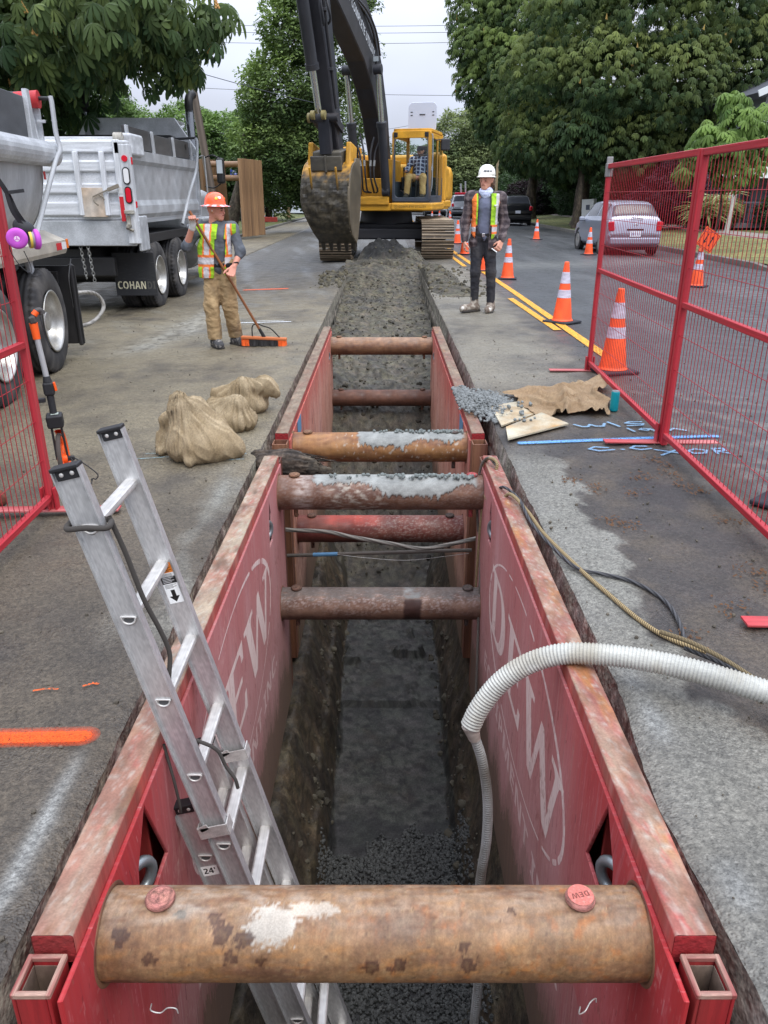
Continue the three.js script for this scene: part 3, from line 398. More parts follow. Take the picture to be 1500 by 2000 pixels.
// ---------------------------------------------------------------- trench shields
const H_BOX = 1.83, TH = 0.095;
const streakSkin = (seed, letters, w, h, len, flip, pale) => canvasTex(w, h, (c, W, H) => {
  const r = rng(seed), g = c.createLinearGradient(0, 0, 0, H); const P = pale ? ['#b0483f', '#b97a66', '#a98468', '#7d6a54'] : ['#9c2c2c', '#9a4642', '#8e5a54', '#5c4c3e'];
  g.addColorStop(0, P[0]); g.addColorStop(0.25, P[1]); g.addColorStop(0.68, P[2]); g.addColorStop(1, P[3]); c.fillStyle = g; c.fillRect(0, 0, W, H);
  const dust = pale ? ['#c39a80', '#a8604f', '#b98d73', '#94523f', '#caa892'] : ['#b48a8a', '#8f2a32', '#a86a6c', '#84262e', '#bfa09e', '#92383e', '#7c5a54'];
  for (let i = 0; i < 2600; i++) { c.globalAlpha = 0.06 + 0.2 * r(); c.fillStyle = dust[Math.floor(r() * dust.length)]; const x = W * r(), y = H * (r() - 0.15), l = H * (0.08 + 0.5 * r() * r()); c.fillRect(x, y, 1 + 13 * r() * r(), l); }
  for (let i = 0; i < 46; i++) { let x = W * r(), y = H * (0.05 + 0.4 * r()); const n = 14 + 40 * r(); c.fillStyle = r() < 0.6 ? '#5e2420' : '#74564a'; for (let k = 0; k < n; k++) { c.globalAlpha = 0.2 + 0.3 * r(); const w = 2 + 9 * r() * (1 - k / n); c.fillRect(x - w / 2, y, w, 12); y += 8; x += 2 * (r() - 0.5); } }
  for (let i = 0; i < 60; i++) { const x = W * r(), y = H * (0.1 + 0.75 * r()), R = W * (0.02 + 0.05 * r()); const q = c.createRadialGradient(x, y, 0, x, y, R); q.addColorStop(0, pale ? 'rgba(200,172,150,.28)' : 'rgba(190,150,150,.26)'); q.addColorStop(1, 'rgba(190,150,150,0)'); c.globalAlpha = 1; c.fillStyle = q; c.save(); c.translate(x, y); c.scale(1, 2.4); c.translate(-x, -y); c.fillRect(x - R, y - R, 2 * R, 2 * R); c.restore(); }
  if (!pale) { const g2 = c.createLinearGradient(0, 0, W, 0), on = (a) => 'rgba(186,152,148,' + a + ')'; g2.addColorStop(0, on(0)); g2.addColorStop(0.12, on(0)); g2.addColorStop(0.34, on(0.46)); g2.addColorStop(1, on(0.52)); c.globalAlpha = 1; c.fillStyle = g2; c.fillRect(0, 0, W, H); const g3 = c.createLinearGradient(0, 0, W, 0); g3.addColorStop(0, 'rgba(170,24,30,.55)'); g3.addColorStop(0.2, 'rgba(170,24,30,.12)'); g3.addColorStop(0.3, 'rgba(170,24,30,0)'); c.fillStyle = g3; c.fillRect(0, 0, W, H * 0.5); }
  if (letters) {
    c.save(); if (flip) { c.translate(W, 0); c.scale(-1, 1); }
    const X = (d) => (flip ? (4.76 - d) : (d - 1.19)) / len * W, Y = (y) => y / H_BOX * H;
    const col = 'rgba(214,198,190,0.95)'; c.save();
    const cx = X(3.05), cy = Y(0.60), rx = 1.0 / len * W, ry = 0.42 / H_BOX * H, sg = flip ? -1 : 1;
    c.lineCap = 'round'; c.strokeStyle = col;
    for (let k = 0; k < 64; k++) { const a = k / 64 * 6.2832, b = (k + 1.02) / 64 * 6.2832; if (hash3(k, seed, 4) < 0.14) continue; c.globalAlpha = 0.72 + 0.28 * hash3(k, seed, 5); c.lineWidth = 5 + 15 * Math.pow(Math.abs(Math.cos(a + 0.4)), 2.2); c.beginPath(); c.ellipse(cx, cy, rx, ry, -0.02, a, b); c.stroke(); }
    c.globalAlpha = 0.95; c.fillStyle = col; c.font = 'bold ' + Math.round(0.52 / H_BOX * H) + 'px serif'; c.textAlign = 'center'; c.textBaseline = 'middle';
    c.save(); c.translate(cx, cy + 6); c.scale(1.5, 1.05); c.fillText('DEW', 0, 0); c.restore();
    c.font = 'bold ' + Math.round(0.16 / H_BOX * H) + 'px sans-serif'; c.save(); c.translate(cx, cy + 0.52 / H_BOX * H); c.scale(1.7, 1); c.globalAlpha = 0.7; c.fillText('EQUIPMENT INC.', 0, 0); c.restore();
    c.restore(); c.restore();
    for (let i = 0; i < 1700; i++) { c.globalAlpha = 0.34 * r(); c.fillStyle = dust[Math.floor(r() * 4)]; c.fillRect(W * r(), H * r() * 0.75, 1 + 4 * r() * r(), H * (0.02 + 0.2 * r() * r())); }
  }
  for (let i = 0; i < 7000; i++) { c.globalAlpha = 0.12 + 0.4 * r() * r(); c.fillStyle = ['#d6b8b0', '#c79a94', '#5c1a1c', '#7a2a2a', '#cfae9e', '#8c6a58'][Math.floor(r() * 6)]; const l = 4 + 70 * r() * r() * r(); c.fillRect(W * r(), H * r(), 1 + 1.4 * r(), l); }
  for (let i = 0; i < 26; i++) { const x = W * r(), y = H * (0.05 + 0.6 * r()); c.fillStyle = r() < 0.5 ? '#c9a89c' : '#6e3a32'; for (let k = 0; k < 40; k++) { c.globalAlpha = 0.25 * r(); c.fillRect(x + 70 * (r() + r() - 1), y + 50 * (r() + r() - 1), 2 + 10 * r(), 2 + 16 * r()); } }
  c.globalAlpha = 1;
  for (let x = 0; x < W; x += 3) { const n = fbm(x / W * 11, seed, 1, 5), hgt = H * (0.20 + 0.16 * n + 0.05 * r()); c.globalAlpha = 0.75; c.fillStyle = hash3(x, 1, seed) < 0.5 ? '#5a4b3c' : '#63523f'; c.fillRect(x, H - hgt, 3, hgt); c.globalAlpha = 0.3; c.fillRect(x, H - hgt * 1.35, 3, hgt * 0.4); }
  for (let i = 0; i < 260; i++) { c.globalAlpha = 0.3 + 0.5 * r(); c.fillStyle = r() < 0.5 ? '#3f1512' : '#4c2018'; c.fillRect(W * r(), H * (0.1 + 0.8 * r()), 1 + 4 * r() * r(), 6 + 60 * r() * r()); }
  for (let i = 0; i < 700; i++) { c.globalAlpha = 0.35 * r(); c.fillStyle = r() < 0.6 ? '#d8c4c0' : '#6a3030'; c.fillRect(W * r(), H * r(), 1 + 2 * r(), 1 + 9 * r()); }
});
function railColor(x, y, d, s, far) {
  const n = fbm(x * 9, d * 2.4, s, 5), n2 = fbm(x * 30, d * 11, s + 3, 4), n3 = fbm(x * 60, d * 40, s + 9, 3); let c = mix3(OB(192, 172, 146), OB(176, 128, 108), clamp(0.35 + 1.7 * n + 0.35 * sstep(2.2, 1.3, d)));
  if (s > 5) { c = mix3(OB(186, 158, 132), OB(170, 100, 88), clamp(0.5 + 1.8 * n)); c = mix3(c, OB(198, 134, 72), clamp(3 * (fbm(x * 12 + 4, d * 3, s, 4) - 0.1)) * 0.85); }
  c = mix3(c, OB(206, 96, 90), clamp(3 * (n2 - 0.14)) * (0.3 + 0.5 * sstep(2.4, 1.4, d))); c = mul3(c, 0.96 + 0.3 * fbm(x * 90, d * 60, s, 3)); c = mix3(c, OB(206, 200, 186), clamp(3.4 * (n3 - 0.08)) * 0.55); c = mix3(c, OB(112, 86, 66), clamp(3.2 * (fbm(x * 14, d * 5, s + 20, 4) - 0.1)) * 0.75); c = mix3(c, OB(150, 98, 66), clamp(3 * (fbm(x * 22 + 3, d * 9, s + 31, 4) - 0.12)) * 0.6);
  if (far) c = mix3(c, OB(128, 108, 88), 0.45 + 0.35 * clamp(1.6 * n2 + 0.4));
  return c;
}
const railM = vmat({ map: wearT, bumpMap: wearB, bumpScale: 0.004, roughness: 0.75 });
const redM = vmat({ map: wearT, roughness: 0.6 });
const redC = (x, y, z) => { const n = fbm(x * 12, y * 3, z * 12, 4); return mul3(mix3(A3(156, 30, 34), mix3(A3(146, 80, 70), A3(96, 42, 32), clamp(0.5 + 2 * fbm(x * 7, y * 5, z * 7, 3))), clamp(n * 1.4 + 0.15)), 1.1); };
const rustC = (x, y, z) => { const n = fbm(x * 8, y * 4, z * 8, 4); return mul3(mix3(A3(134, 92, 66), A3(92, 52, 40), clamp(0.5 + n * 2)), 1.3); };
const pipeM = vmat({ map: wearT, bumpMap: wearB, bumpScale: 0.003, roughness: 0.78, roughnessMap: roughT });
const ringM = mat({ color: 0x8f9698, roughness: 0.4, metalness: 0.7 });
const pinTex = canvasTex(128, 128, (c, W) => { c.fillStyle = '#b5655a'; c.fillRect(0, 0, W, W); const r = rng(4); for (let i = 0; i < 260; i++) { c.globalAlpha = 0.3 * r(); c.fillStyle = r() < 0.5 ? '#8c5444' : '#d09a8c'; c.beginPath(); c.arc(W * r(), W * r(), 7 * r(), 0, 7); c.fill(); } c.globalAlpha = 0.85; c.fillStyle = '#5c2c24'; c.font = 'bold 44px sans-serif'; c.textAlign = 'center'; c.translate(64, 64); c.rotate(2.9); c.fillText('DEW', 0, 16); });
const pinColors = { pink: OB(206, 140, 128), rust: OB(128, 96, 80), tan: OB(158, 118, 90), red: OB(206, 90, 92), grey: OB(108, 96, 90) };

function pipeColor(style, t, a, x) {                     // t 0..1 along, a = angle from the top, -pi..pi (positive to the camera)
  const n = fbm(x * 4, a * 1.6, style * 7, 5), n2 = fbm(x * 16, a * 6, style * 7 + 2, 4), n3 = fbm(x * 50, a * 14, style * 7 + 4, 3), ring = fbm(x * 60, a * 0.7, style, 3);
  const top = Math.cos(a); let c;
  const B = [[OB(176, 134, 92), OB(142, 102, 72)], [OB(148, 108, 84), OB(126, 86, 66)], [OB(150, 116, 96), OB(122, 88, 72)], [OB(192, 138, 84), OB(150, 98, 62)], [OB(150, 92, 78), OB(132, 62, 54)], [OB(176, 132, 96), OB(140, 96, 70)], [OB(136, 94, 74), OB(118, 80, 64)]][style];
  c = mix3(B[0], B[1], clamp(0.5 + 1.6 * n + 0.5 * ring));
  if (style === 0) {
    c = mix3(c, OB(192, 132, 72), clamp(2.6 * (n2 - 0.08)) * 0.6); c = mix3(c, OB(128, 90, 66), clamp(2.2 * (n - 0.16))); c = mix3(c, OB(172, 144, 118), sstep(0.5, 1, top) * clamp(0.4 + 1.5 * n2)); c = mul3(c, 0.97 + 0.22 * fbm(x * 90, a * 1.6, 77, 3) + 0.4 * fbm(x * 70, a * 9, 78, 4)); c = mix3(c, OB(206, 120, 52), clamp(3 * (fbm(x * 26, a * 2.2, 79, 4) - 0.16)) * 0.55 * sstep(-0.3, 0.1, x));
    c = mix3(c, OB(206, 172, 124), clamp(4 * (n3 - 0.2)) * 0.5); c = mix3(c, OB(100, 62, 46), clamp(6 * (n3 - 0.34)) * 0.8);
    const blob = (bx_, ba, rx, ra, pw = 2.6) => sstep(1.12, 0.86, Math.pow(Math.pow(Math.abs((x - bx_) / rx), pw) + Math.pow(Math.abs((a - ba) / ra), pw), 1 / pw) + 0.45 * n2 + 0.55 * n3 + 0.35 * fbm(x * 140, a * 16, 80, 2)), scab = (bx_, ba, q) => { const w = fbm(x * 60, a * 6.6, 81, 4), w2 = fbm(x * 60 + 9, a * 6.6, 82, 4), dd = Math.hypot((x - bx_) / q + 1.1 * w, (a - ba) / (q * 9) + 1.1 * w2); return [sstep(1.05, 0.8, dd), sstep(0.5, 0.25, dd)]; };
    c = mix3(c, OB(222, 212, 196), blob(-0.247, 0.55, 0.058, 0.42) * 0.9); c = mix3(c, OB(222, 210, 192), blob(-0.155, 0.22, 0.06, 0.17) * 0.75); c = mix3(c, OB(104, 96, 84), blob(-0.465, 0.33, 0.017, 0.09));
    c = mix3(c, OB(206, 190, 170), clamp(2.6 * (fbm(x * 11, a * 3, 91, 4) - 0.06)) * sstep(-0.1, -0.3, x) * sstep(0.75, 0.2, a) * 0.7);
    for (const [qx, qa, q] of [[0.22, 1.4, 0.022], [0.21, 0.95, 0.014], [0.055, 1.42, 0.02], [-0.01, 1.45, 0.02], [0.33, 0.25, 0.01], [-0.6, 0.75, 0.02], [-0.38, 0.42, 0.016], [-0.36, 0.75, 0.024], [-0.31, 0.85, 0.02], [-0.34, 1.2, 0.018], [-0.525, 1.25, 0.018], [-0.27, 1.3, 0.012]]) { const [o1, o2] = scab(qx, qa, q * 1.1); c = mix3(mix3(c, OB(84, 52, 38), o1 * 0.85), OB(128, 96, 66), o2 * 0.6); }
    return c;
  }
  if (style === 1) { c = mix3(c, OB(172, 150, 138), clamp(3 * (n3 + 0.04)) * 0.5); c = mix3(c, OB(206, 190, 178), sstep(0.05, 0, Math.abs(t - 0.13) - 0.012) * clamp(0.5 + 2 * n2)); c = mix3(c, OB(212, 200, 182), clamp(3 * (n2 - 0.02)) * sstep(0.22, 0.3, t) * (1 - sstep(0.46, 0.55, t)) * sstep(0.1, 0.5, a)); }
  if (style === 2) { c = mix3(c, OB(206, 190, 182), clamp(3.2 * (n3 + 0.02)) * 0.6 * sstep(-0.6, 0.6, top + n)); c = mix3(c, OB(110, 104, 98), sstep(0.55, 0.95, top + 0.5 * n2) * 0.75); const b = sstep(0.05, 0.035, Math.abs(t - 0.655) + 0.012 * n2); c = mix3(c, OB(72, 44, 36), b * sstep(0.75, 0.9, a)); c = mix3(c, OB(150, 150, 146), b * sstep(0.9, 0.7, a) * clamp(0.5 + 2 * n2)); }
  if (style === 3) { c = mix3(c, OB(200, 146, 96), clamp(2 * n2) * 0.6); c = mix3(c, OB(226, 210, 190), clamp(7 * (fbm(x * 40, a * 3, 93, 3) - 0.25)) * sstep(0.2, 0.35, t) * 0.9); }
  if (style === 4) { c = mix3(c, OB(216, 92, 76), sstep(0.22, 0.1, Math.abs(t - 0.33)) * sstep(0.4, 0.9, top + 0.3 * n2) * 0.8); c = mix3(c, OB(206, 184, 172), clamp(3.4 * (n3 - 0.03)) * 0.6 * sstep(0.3, 0.6, t + n2 * 0.4)); }
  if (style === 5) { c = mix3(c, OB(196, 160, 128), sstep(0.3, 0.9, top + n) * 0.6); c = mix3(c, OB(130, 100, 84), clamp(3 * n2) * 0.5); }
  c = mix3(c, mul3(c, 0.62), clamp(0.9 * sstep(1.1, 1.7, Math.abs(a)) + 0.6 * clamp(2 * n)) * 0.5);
  return c;
}
function cement(style, t, a, x) {                        // slurry coat and its runs: 0..1
  if (style !== 1 && style !== 3) return 0;
  const e = 0.35 * fbm(x * 5, 3, style, 4), drip = Math.max(0, fbm(x * 34, 5, style, 2)) * 1.6 + Math.max(0, fbm(x * 75, 9, style, 2)) * 0.7;
  const lo = style === 1 ? [0.17, 0.97] : [0.37, 0.985], mid = style === 1 ? 0.60 : 0.6;
  const reach = style === 1 ? lerp(0.55, 1.35, sstep(0.42, 0.56, t)) * (1 - 0.55 * sstep(0.78, 0.9, t)) : lerp(0.7, 1.1, sstep(0.38, 0.46, t)) * (1 - 0.4 * sstep(0.62, 0.74, t));
  const endf = sstep(lo[0], lo[0] + 0.02, t + 0.03 * fbm(x * 20, a * 3, 2, 3)) * sstep(lo[1], lo[1] - 0.03, t);
  const lim = (reach + e * 0.7 + drip * 0.55); return endf * sstep(lim + 0.035, lim, a) * sstep(-1.5, -1.2, a);
}
function spreader(parent, x0, x1, y, z, r, style, pins, cellX = 260) {
  const nx = cellX, na = 96, us = steps(0, na, 1), vs = steps(0, nx, 1), L = x1 - x0;
  const g = sheet(us, vs, (u, v) => { const a = u / na * Math.PI * 2 - Math.PI, x = x0 + v / nx * L, k = cement(style, v / nx, a, x), rr = r + 0.0045 * k + 0.0012 * fbm(x * 9, a * 3, style, 3) + (k > 0.5 ? 0.0016 * fbm(x * 60, a * 12, 4, 3) : 0); return [x, y + Math.cos(a) * rr, z + Math.sin(a) * rr]; },
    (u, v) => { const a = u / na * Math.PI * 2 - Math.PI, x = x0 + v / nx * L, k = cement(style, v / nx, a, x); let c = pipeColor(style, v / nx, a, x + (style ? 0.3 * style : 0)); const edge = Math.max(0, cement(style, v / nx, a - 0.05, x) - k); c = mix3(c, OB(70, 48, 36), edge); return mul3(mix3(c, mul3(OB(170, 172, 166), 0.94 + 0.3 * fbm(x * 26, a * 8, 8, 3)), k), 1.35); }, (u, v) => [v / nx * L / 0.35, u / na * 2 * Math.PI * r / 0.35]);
  const p = mesh('spreader_pipe', g, pipeM, parent);
  for (const [px_, colr, withText] of pins) {
    const K = pinColors[colr], m = mat({ color: new THREE.Color(...mul3(K, 1.35)), roughness: 0.85, map: dirtT, bumpMap: wearB, bumpScale: 0.003 });
    const pr = 0.0365; const cap = lathe([[0.0001, 0.017], [pr * 0.6, 0.0165], [pr * 0.9, 0.014], [pr, 0.007], [pr * 0.98, 0], [pr * 0.8, -0.004]], 28); put(cap, [px_, y + r + 0.002, z]);
    const shaft = rod([px_, y - r - 0.055, z], [px_, y - r + 0.01, z], 0.0145, 0.0145, 12);
    mesh('pin', cap, m, p); mesh('pin_shank', shaft, m, p);
    if (withText) mesh('pin_cap_mark', put(new THREE.CircleGeometry(pr * 0.86, 28), [px_, y + r + 0.0195, z], [-Math.PI / 2, 0, 0]), mat({ map: pinTex, roughness: 0.8 }), p);
  }
  return p;
}
function trenchShield(name, label, xL, xR, d0, d1, topMid, slope, skins, far, railS, pipes, holes) {
  const dm = (d0 + d1) / 2, xm = (xL + xR) / 2, t = thing(name, label, 'trench shield', [xm, topMid - H_BOX, -dm]); t.rotation.x = slope;
  const X = (x) => x - xm, Y = (y) => y + H_BOX, Z = (d) => dm - d;      // y from the top rail, d from the camera
  for (const s of [-1, 1]) {
    const xi = s < 0 ? xL : xR, xo = xi + s * TH, len = d1 - d0;
    // top rail with rounded shoulders
    const pr = []; const w = TH, h = 0.085, b = 0.007, ring = [[0, 0, -h], [0, 0, -h * 0.4], [0, 0, -b], [0, b * 0.3, -b * 0.3], [0, b, 0], ...steps(b, w - b, (w - 2 * b) / 12).slice(1).map((q) => [0, q, 0]), [0, w - b * 0.3, -b * 0.3], [0, w, -b], [0, w, -h]];
    const us = steps(0, ring.length - 1, 1), vs = steps(d0, d1, 0.016);
    const rail = sheet(us, vs, (u, d) => [X(xi + s * ring[u][1]), Y(ring[u][2] + 0.0022 * fbm(ring[u][1] * 30, d * 14, railS + s, 4) + (far ? 0.009 * Math.max(0, fbm(ring[u][1] * 20, d * 9, 77 + s, 3)) * (ring[u][2] === 0 ? 1 : 0) : 0)), Z(d)],
      (u, d) => mul3(ring[u][2] < -b * 0.5 ? mix3(redC(xi, ring[u][2] * 3, d), railColor(0, 0, d, railS + s * 3, far), clamp(ring[u][2] < -h * 0.5 ? 0.1 : 0.35)) : railColor(ring[u][1], 0, d, railS + s * 3, far), 1.42), (u, d) => [ring[u][1] / 0.5, d / 0.5], s < 0);
    const ends = [d0, d1].map((d) => paint(bx(TH - 0.002, h - 0.004, 0.01, [X(xi + s * TH / 2), Y(-h / 2 - 0.001), Z(d + (d === d0 ? 0.005 : -0.005))], [0, 0, 0], 0.002), redC));
    mesh('top_rail', [rail, ...ends], railM, t);
    // inner skin with the lifting eye holes
    const sk = skins[s < 0 ? 0 : 1]; sk.wrapS = sk.wrapT = THREE.ClampToEdgeWrapping;
    const zs = (d) => d - d0, hs = holes.map((H) => H.map(([d, y]) => [zs(d), y]));
    const e0 = far ? 0 : -0.115, g = ext([[e0, -H_BOX + 0.02], [len, -H_BOX + 0.02], [len, -0.055], [e0, -0.055]], 0.012, 0.003, hs);
    const uv = g.attributes.uv, gp = g.attributes.position; for (let i = 0; i < gp.count; i++) uv.setXY(i, Math.max(0.002, gp.getX(i) / len), (gp.getY(i) + H_BOX) / H_BOX);
    g.applyMatrix4(new THREE.Matrix4().makeBasis(V(0, 0, -1), V(0, 1, 0), V(1, 0, 0))); g.translate(X(xi - s * 0.006), Y(0), Z(d0));
    mesh('side_panel', g, mat({ map: sk, roughness: 0.7, bumpMap: sk, bumpScale: 0.0035 }), t);
    mesh('outer_panel', paint(bx(0.008, H_BOX - 0.12, len - 0.02, [X(xo - s * 0.006), Y(-H_BOX / 2 - 0.03), Z(dm)], [0, 0, 0], 0), redC), redM, t);
    mesh('bottom_rail', paint(bx(TH - 0.02, 0.1, len, [X(xi + s * TH / 2), Y(-H_BOX + 0.05), Z(dm)]), rustC), redM, t);
    // end posts: hollow square tubes
    for (const [a, b2, endc] of [far ? [d0 - 0.125, d0 - 0.005, 0] : [d0 - 0.108, d0 - 0.012, 0], [d1 + 0.005, d1 + 0.125, 1]]) {
      const pc = (a + b2) / 2, pl = b2 - a, yt = -0.045, hh = H_BOX + yt - (far && !endc ? 0.0 : 0), wl = 0.009, slim = !far && !endc, T = slim ? 0.084 : TH + 0.012, pcx = slim ? xi + s * (TH + 0.004 - T / 2) : xi + s * (T / 2 - 0.004), k = [];
      for (const [ww, dd, ox, od] of [[wl, pl, -(T - wl) / 2, 0], [wl, pl, (T - wl) / 2, 0], [T - 2 * wl - 0.001, wl, 0, (pl - wl) / 2], [T - 2 * wl - 0.001, wl, 0, -(pl - wl) / 2]]) k.push(bx(ww, hh, dd, [X(pcx + ox), Y(yt - hh / 2), Z(pc + od)], [0, 0, 0], 0.003));
      k.push(bx(T - 2 * wl, 0.01, pl - 2 * wl, [X(pcx), Y(yt - 0.16), Z(pc)], [0, 0, 0], 0));
      const ep = mesh('end_post', paint(M(k), far || endc ? rustC : redC), redM, t);
      if (!far && !endc) { const e = []; for (const [ww, dd, ox, od] of [[wl, pl, -(T - wl) / 2, 0], [wl, pl, (T - wl) / 2, 0], [T - 2 * wl - 0.001, wl, 0, (pl - wl) / 2], [T - 2 * wl - 0.001, wl, 0, -(pl - wl) / 2]]) e.push(bx(ww + 0.003, 0.014, dd + 0.003, [X(pcx + ox), Y(yt - 0.004), Z(pc + od)], [0, 0, 0], 0.003)); mesh('post_rim', paint(M(e), (x, y, z) => mul3(mix3(A3(186, 150, 132), A3(150, 74, 68), clamp(0.5 + 2 * fbm(x * 60, y, z * 60, 3))), 1.0)), redM, ep); const q = []; for (const [ww, dd, ox, od] of [[0.002, pl - 0.022, -(T / 2 - wl - 0.002), 0], [0.002, pl - 0.022, T / 2 - wl - 0.002, 0], [T - 2 * wl - 0.008, 0.002, 0, pl / 2 - wl - 0.002], [T - 2 * wl - 0.008, 0.002, 0, -(pl / 2 - wl - 0.002)]]) q.push(bx(ww, 0.14, dd, [X(pcx + ox), Y(yt - 0.09), Z(pc + od)], [0, 0, 0], 0)); mesh('post_lining', paint(M(q), (x, y, z) => mul3(mix3(A3(150, 132, 116), A3(110, 84, 72), clamp(0.5 + 2 * fbm(x * 30, y * 20, z * 30, 3))), 1.0)), redM, ep); }
    }
    // lifting rings in the holes
    for (const H of holes) { const cd = H.reduce((q, p) => q + p[0], 0) / H.length, cy = Math.min(...H.map((p) => p[1])); mesh('lifting_ring', [put(new THREE.TorusGeometry(0.05, 0.017, 10, 24), [X(xi + s * 0.016), Y(cy + 0.085), Z(cd - 0.02)], [0, Math.PI / 2 + 0.5 * s, 0])], ringM, t); mesh('web_plate', paint(bx(0.05, 0.44, 0.012, [X(xi + s * 0.052), Y(cy + 0.12), Z(cd + 0.13)], [0, 0, 0], 0.002), redC), redM, t); }
  }
  for (const [d, y, r, style, pins] of pipes) {
    const p = spreader(t, X(xL) - 0.004, X(xR) + 0.004, Y(y), Z(d), r, style, pins.map(([px_, c, w]) => [X(px_), c, w]), style === 0 ? 420 : 260);
    for (const s of [-1, 1]) { const xx = X(s < 0 ? xL : xR); mesh('pipe_collar', paint(put(new THREE.TorusGeometry(r + 0.006, 0.009, 8, 44), [xx - s * 0.006, Y(y), Z(d)], [0, Math.PI / 2, 0]), rustC), redM, p); }
  }
  return t;
}
const skinL = streakSkin(3, true, 2048, 1024, 3.57, false, false), skinR = streakSkin(8, true, 2048, 1024, 3.57, true, false);
const box1 = trenchShield('trench_shield', 'red painted steel trench shield nearest the camera with the ladder standing in it', -0.69, 0.645, 1.19, 4.76, 0.007, -0.0152, [skinL, skinR], false, 4,
  [[1.345, -0.178, 0.107, 0, [[-0.545, 'pink'], [0.478, 'pink', true]]], [4.62, -0.205, 0.112, 1, [[-0.575, 'tan'], [0.565, 'red']]], [4.5, -0.95, 0.108, 2, [[-0.58, 'rust'], [0.555, 'grey']]], [1.325, -0.95, 0.11, 6, [[-0.545, 'rust'], [0.478, 'rust']]]],
  [[[1.665, -0.07], [1.80, -0.38], [1.53, -0.38], [1.565, -0.2]], [[4.18, -0.1], [4.24, -0.2], [4.24, -0.37], [4.12, -0.37]]]);
const sk2L = streakSkin(13, false, 1024, 512, 4.8, false, true), sk2R = streakSkin(18, false, 1024, 512, 4.8, true, true);
const box2 = trenchShield('trench_shield', 'long rust and faded red steel trench shield farther down the trench', -0.695, 0.635, 5.36, 10.2, -0.032, 0.002, [sk2L, sk2R], true, 7,
  [[5.58, -0.175, 0.112, 3, [[-0.575, 'tan'], [0.53, 'grey']]], [5.6, -0.86, 0.108, 4, [[-0.57, 'rust'], [0.52, 'grey']]], [10.0, -0.215, 0.112, 5, [[-0.58, 'tan'], [0.52, 'tan']]], [10.05, -0.91, 0.108, 6, [[-0.57, 'rust'], [0.51, 'rust']]]],
  [[[5.85, -0.1], [5.9, -0.2], [5.9, -0.36], [5.78, -0.36]], [[9.6, -0.1], [9.66, -0.2], [9.66, -0.36], [9.54, -0.36]]]);
// blue paint marks on the rail ends of the far shield
for (const s of [-1, 1]) { const g = bx(0.002, 0.13, 0.26, [(s < 0 ? -0.695 : 0.635) - s * 0.0155, -0.155, -5.98], [0, 0, 0], 0); mesh('paint_patch', put(g, [-(-0.695 + 0.635) / 2, -(-0.032 - H_BOX), 7.78]), mat({ color: C(84, 128, 158), roughness: 0.8 }), box2); }
// stones lying on the slurry of the two pipes
{
  const r = rng(31);
  scatter('pipe_gravel', 85, (i) => { const X = i < 50 ? lerp(0.05, 0.58, Math.pow(r(), 0.7)) : lerp(-0.35, 0.6, r()), a = -0.25 + 0.55 * r(), R = 0.12; return [[X, -0.218 + Math.cos(a) * R, -4.62 + Math.sin(a) * R], 0.007 + 0.008 * r(), mul3(OB(138, 146, 142), 0.8 + 0.4 * r())]; }, stoneM, 'small grey stones lying along the slurry coated pipe of the near shield', 'gravel');
  scatter('pipe_gravel', 75, () => { const X = lerp(-0.1, 0.6, Math.pow(r(), 0.6)), a = -0.25 + 0.5 * r(), R = 0.12; return [[X, -0.205 + Math.cos(a) * R, -5.58 + Math.sin(a) * R], 0.007 + 0.008 * r(), mul3(OB(138, 146, 142), 0.8 + 0.4 * r())]; }, stoneM, 'small grey stones lying along the slurry coated pipe of the far shield', 'gravel');
}
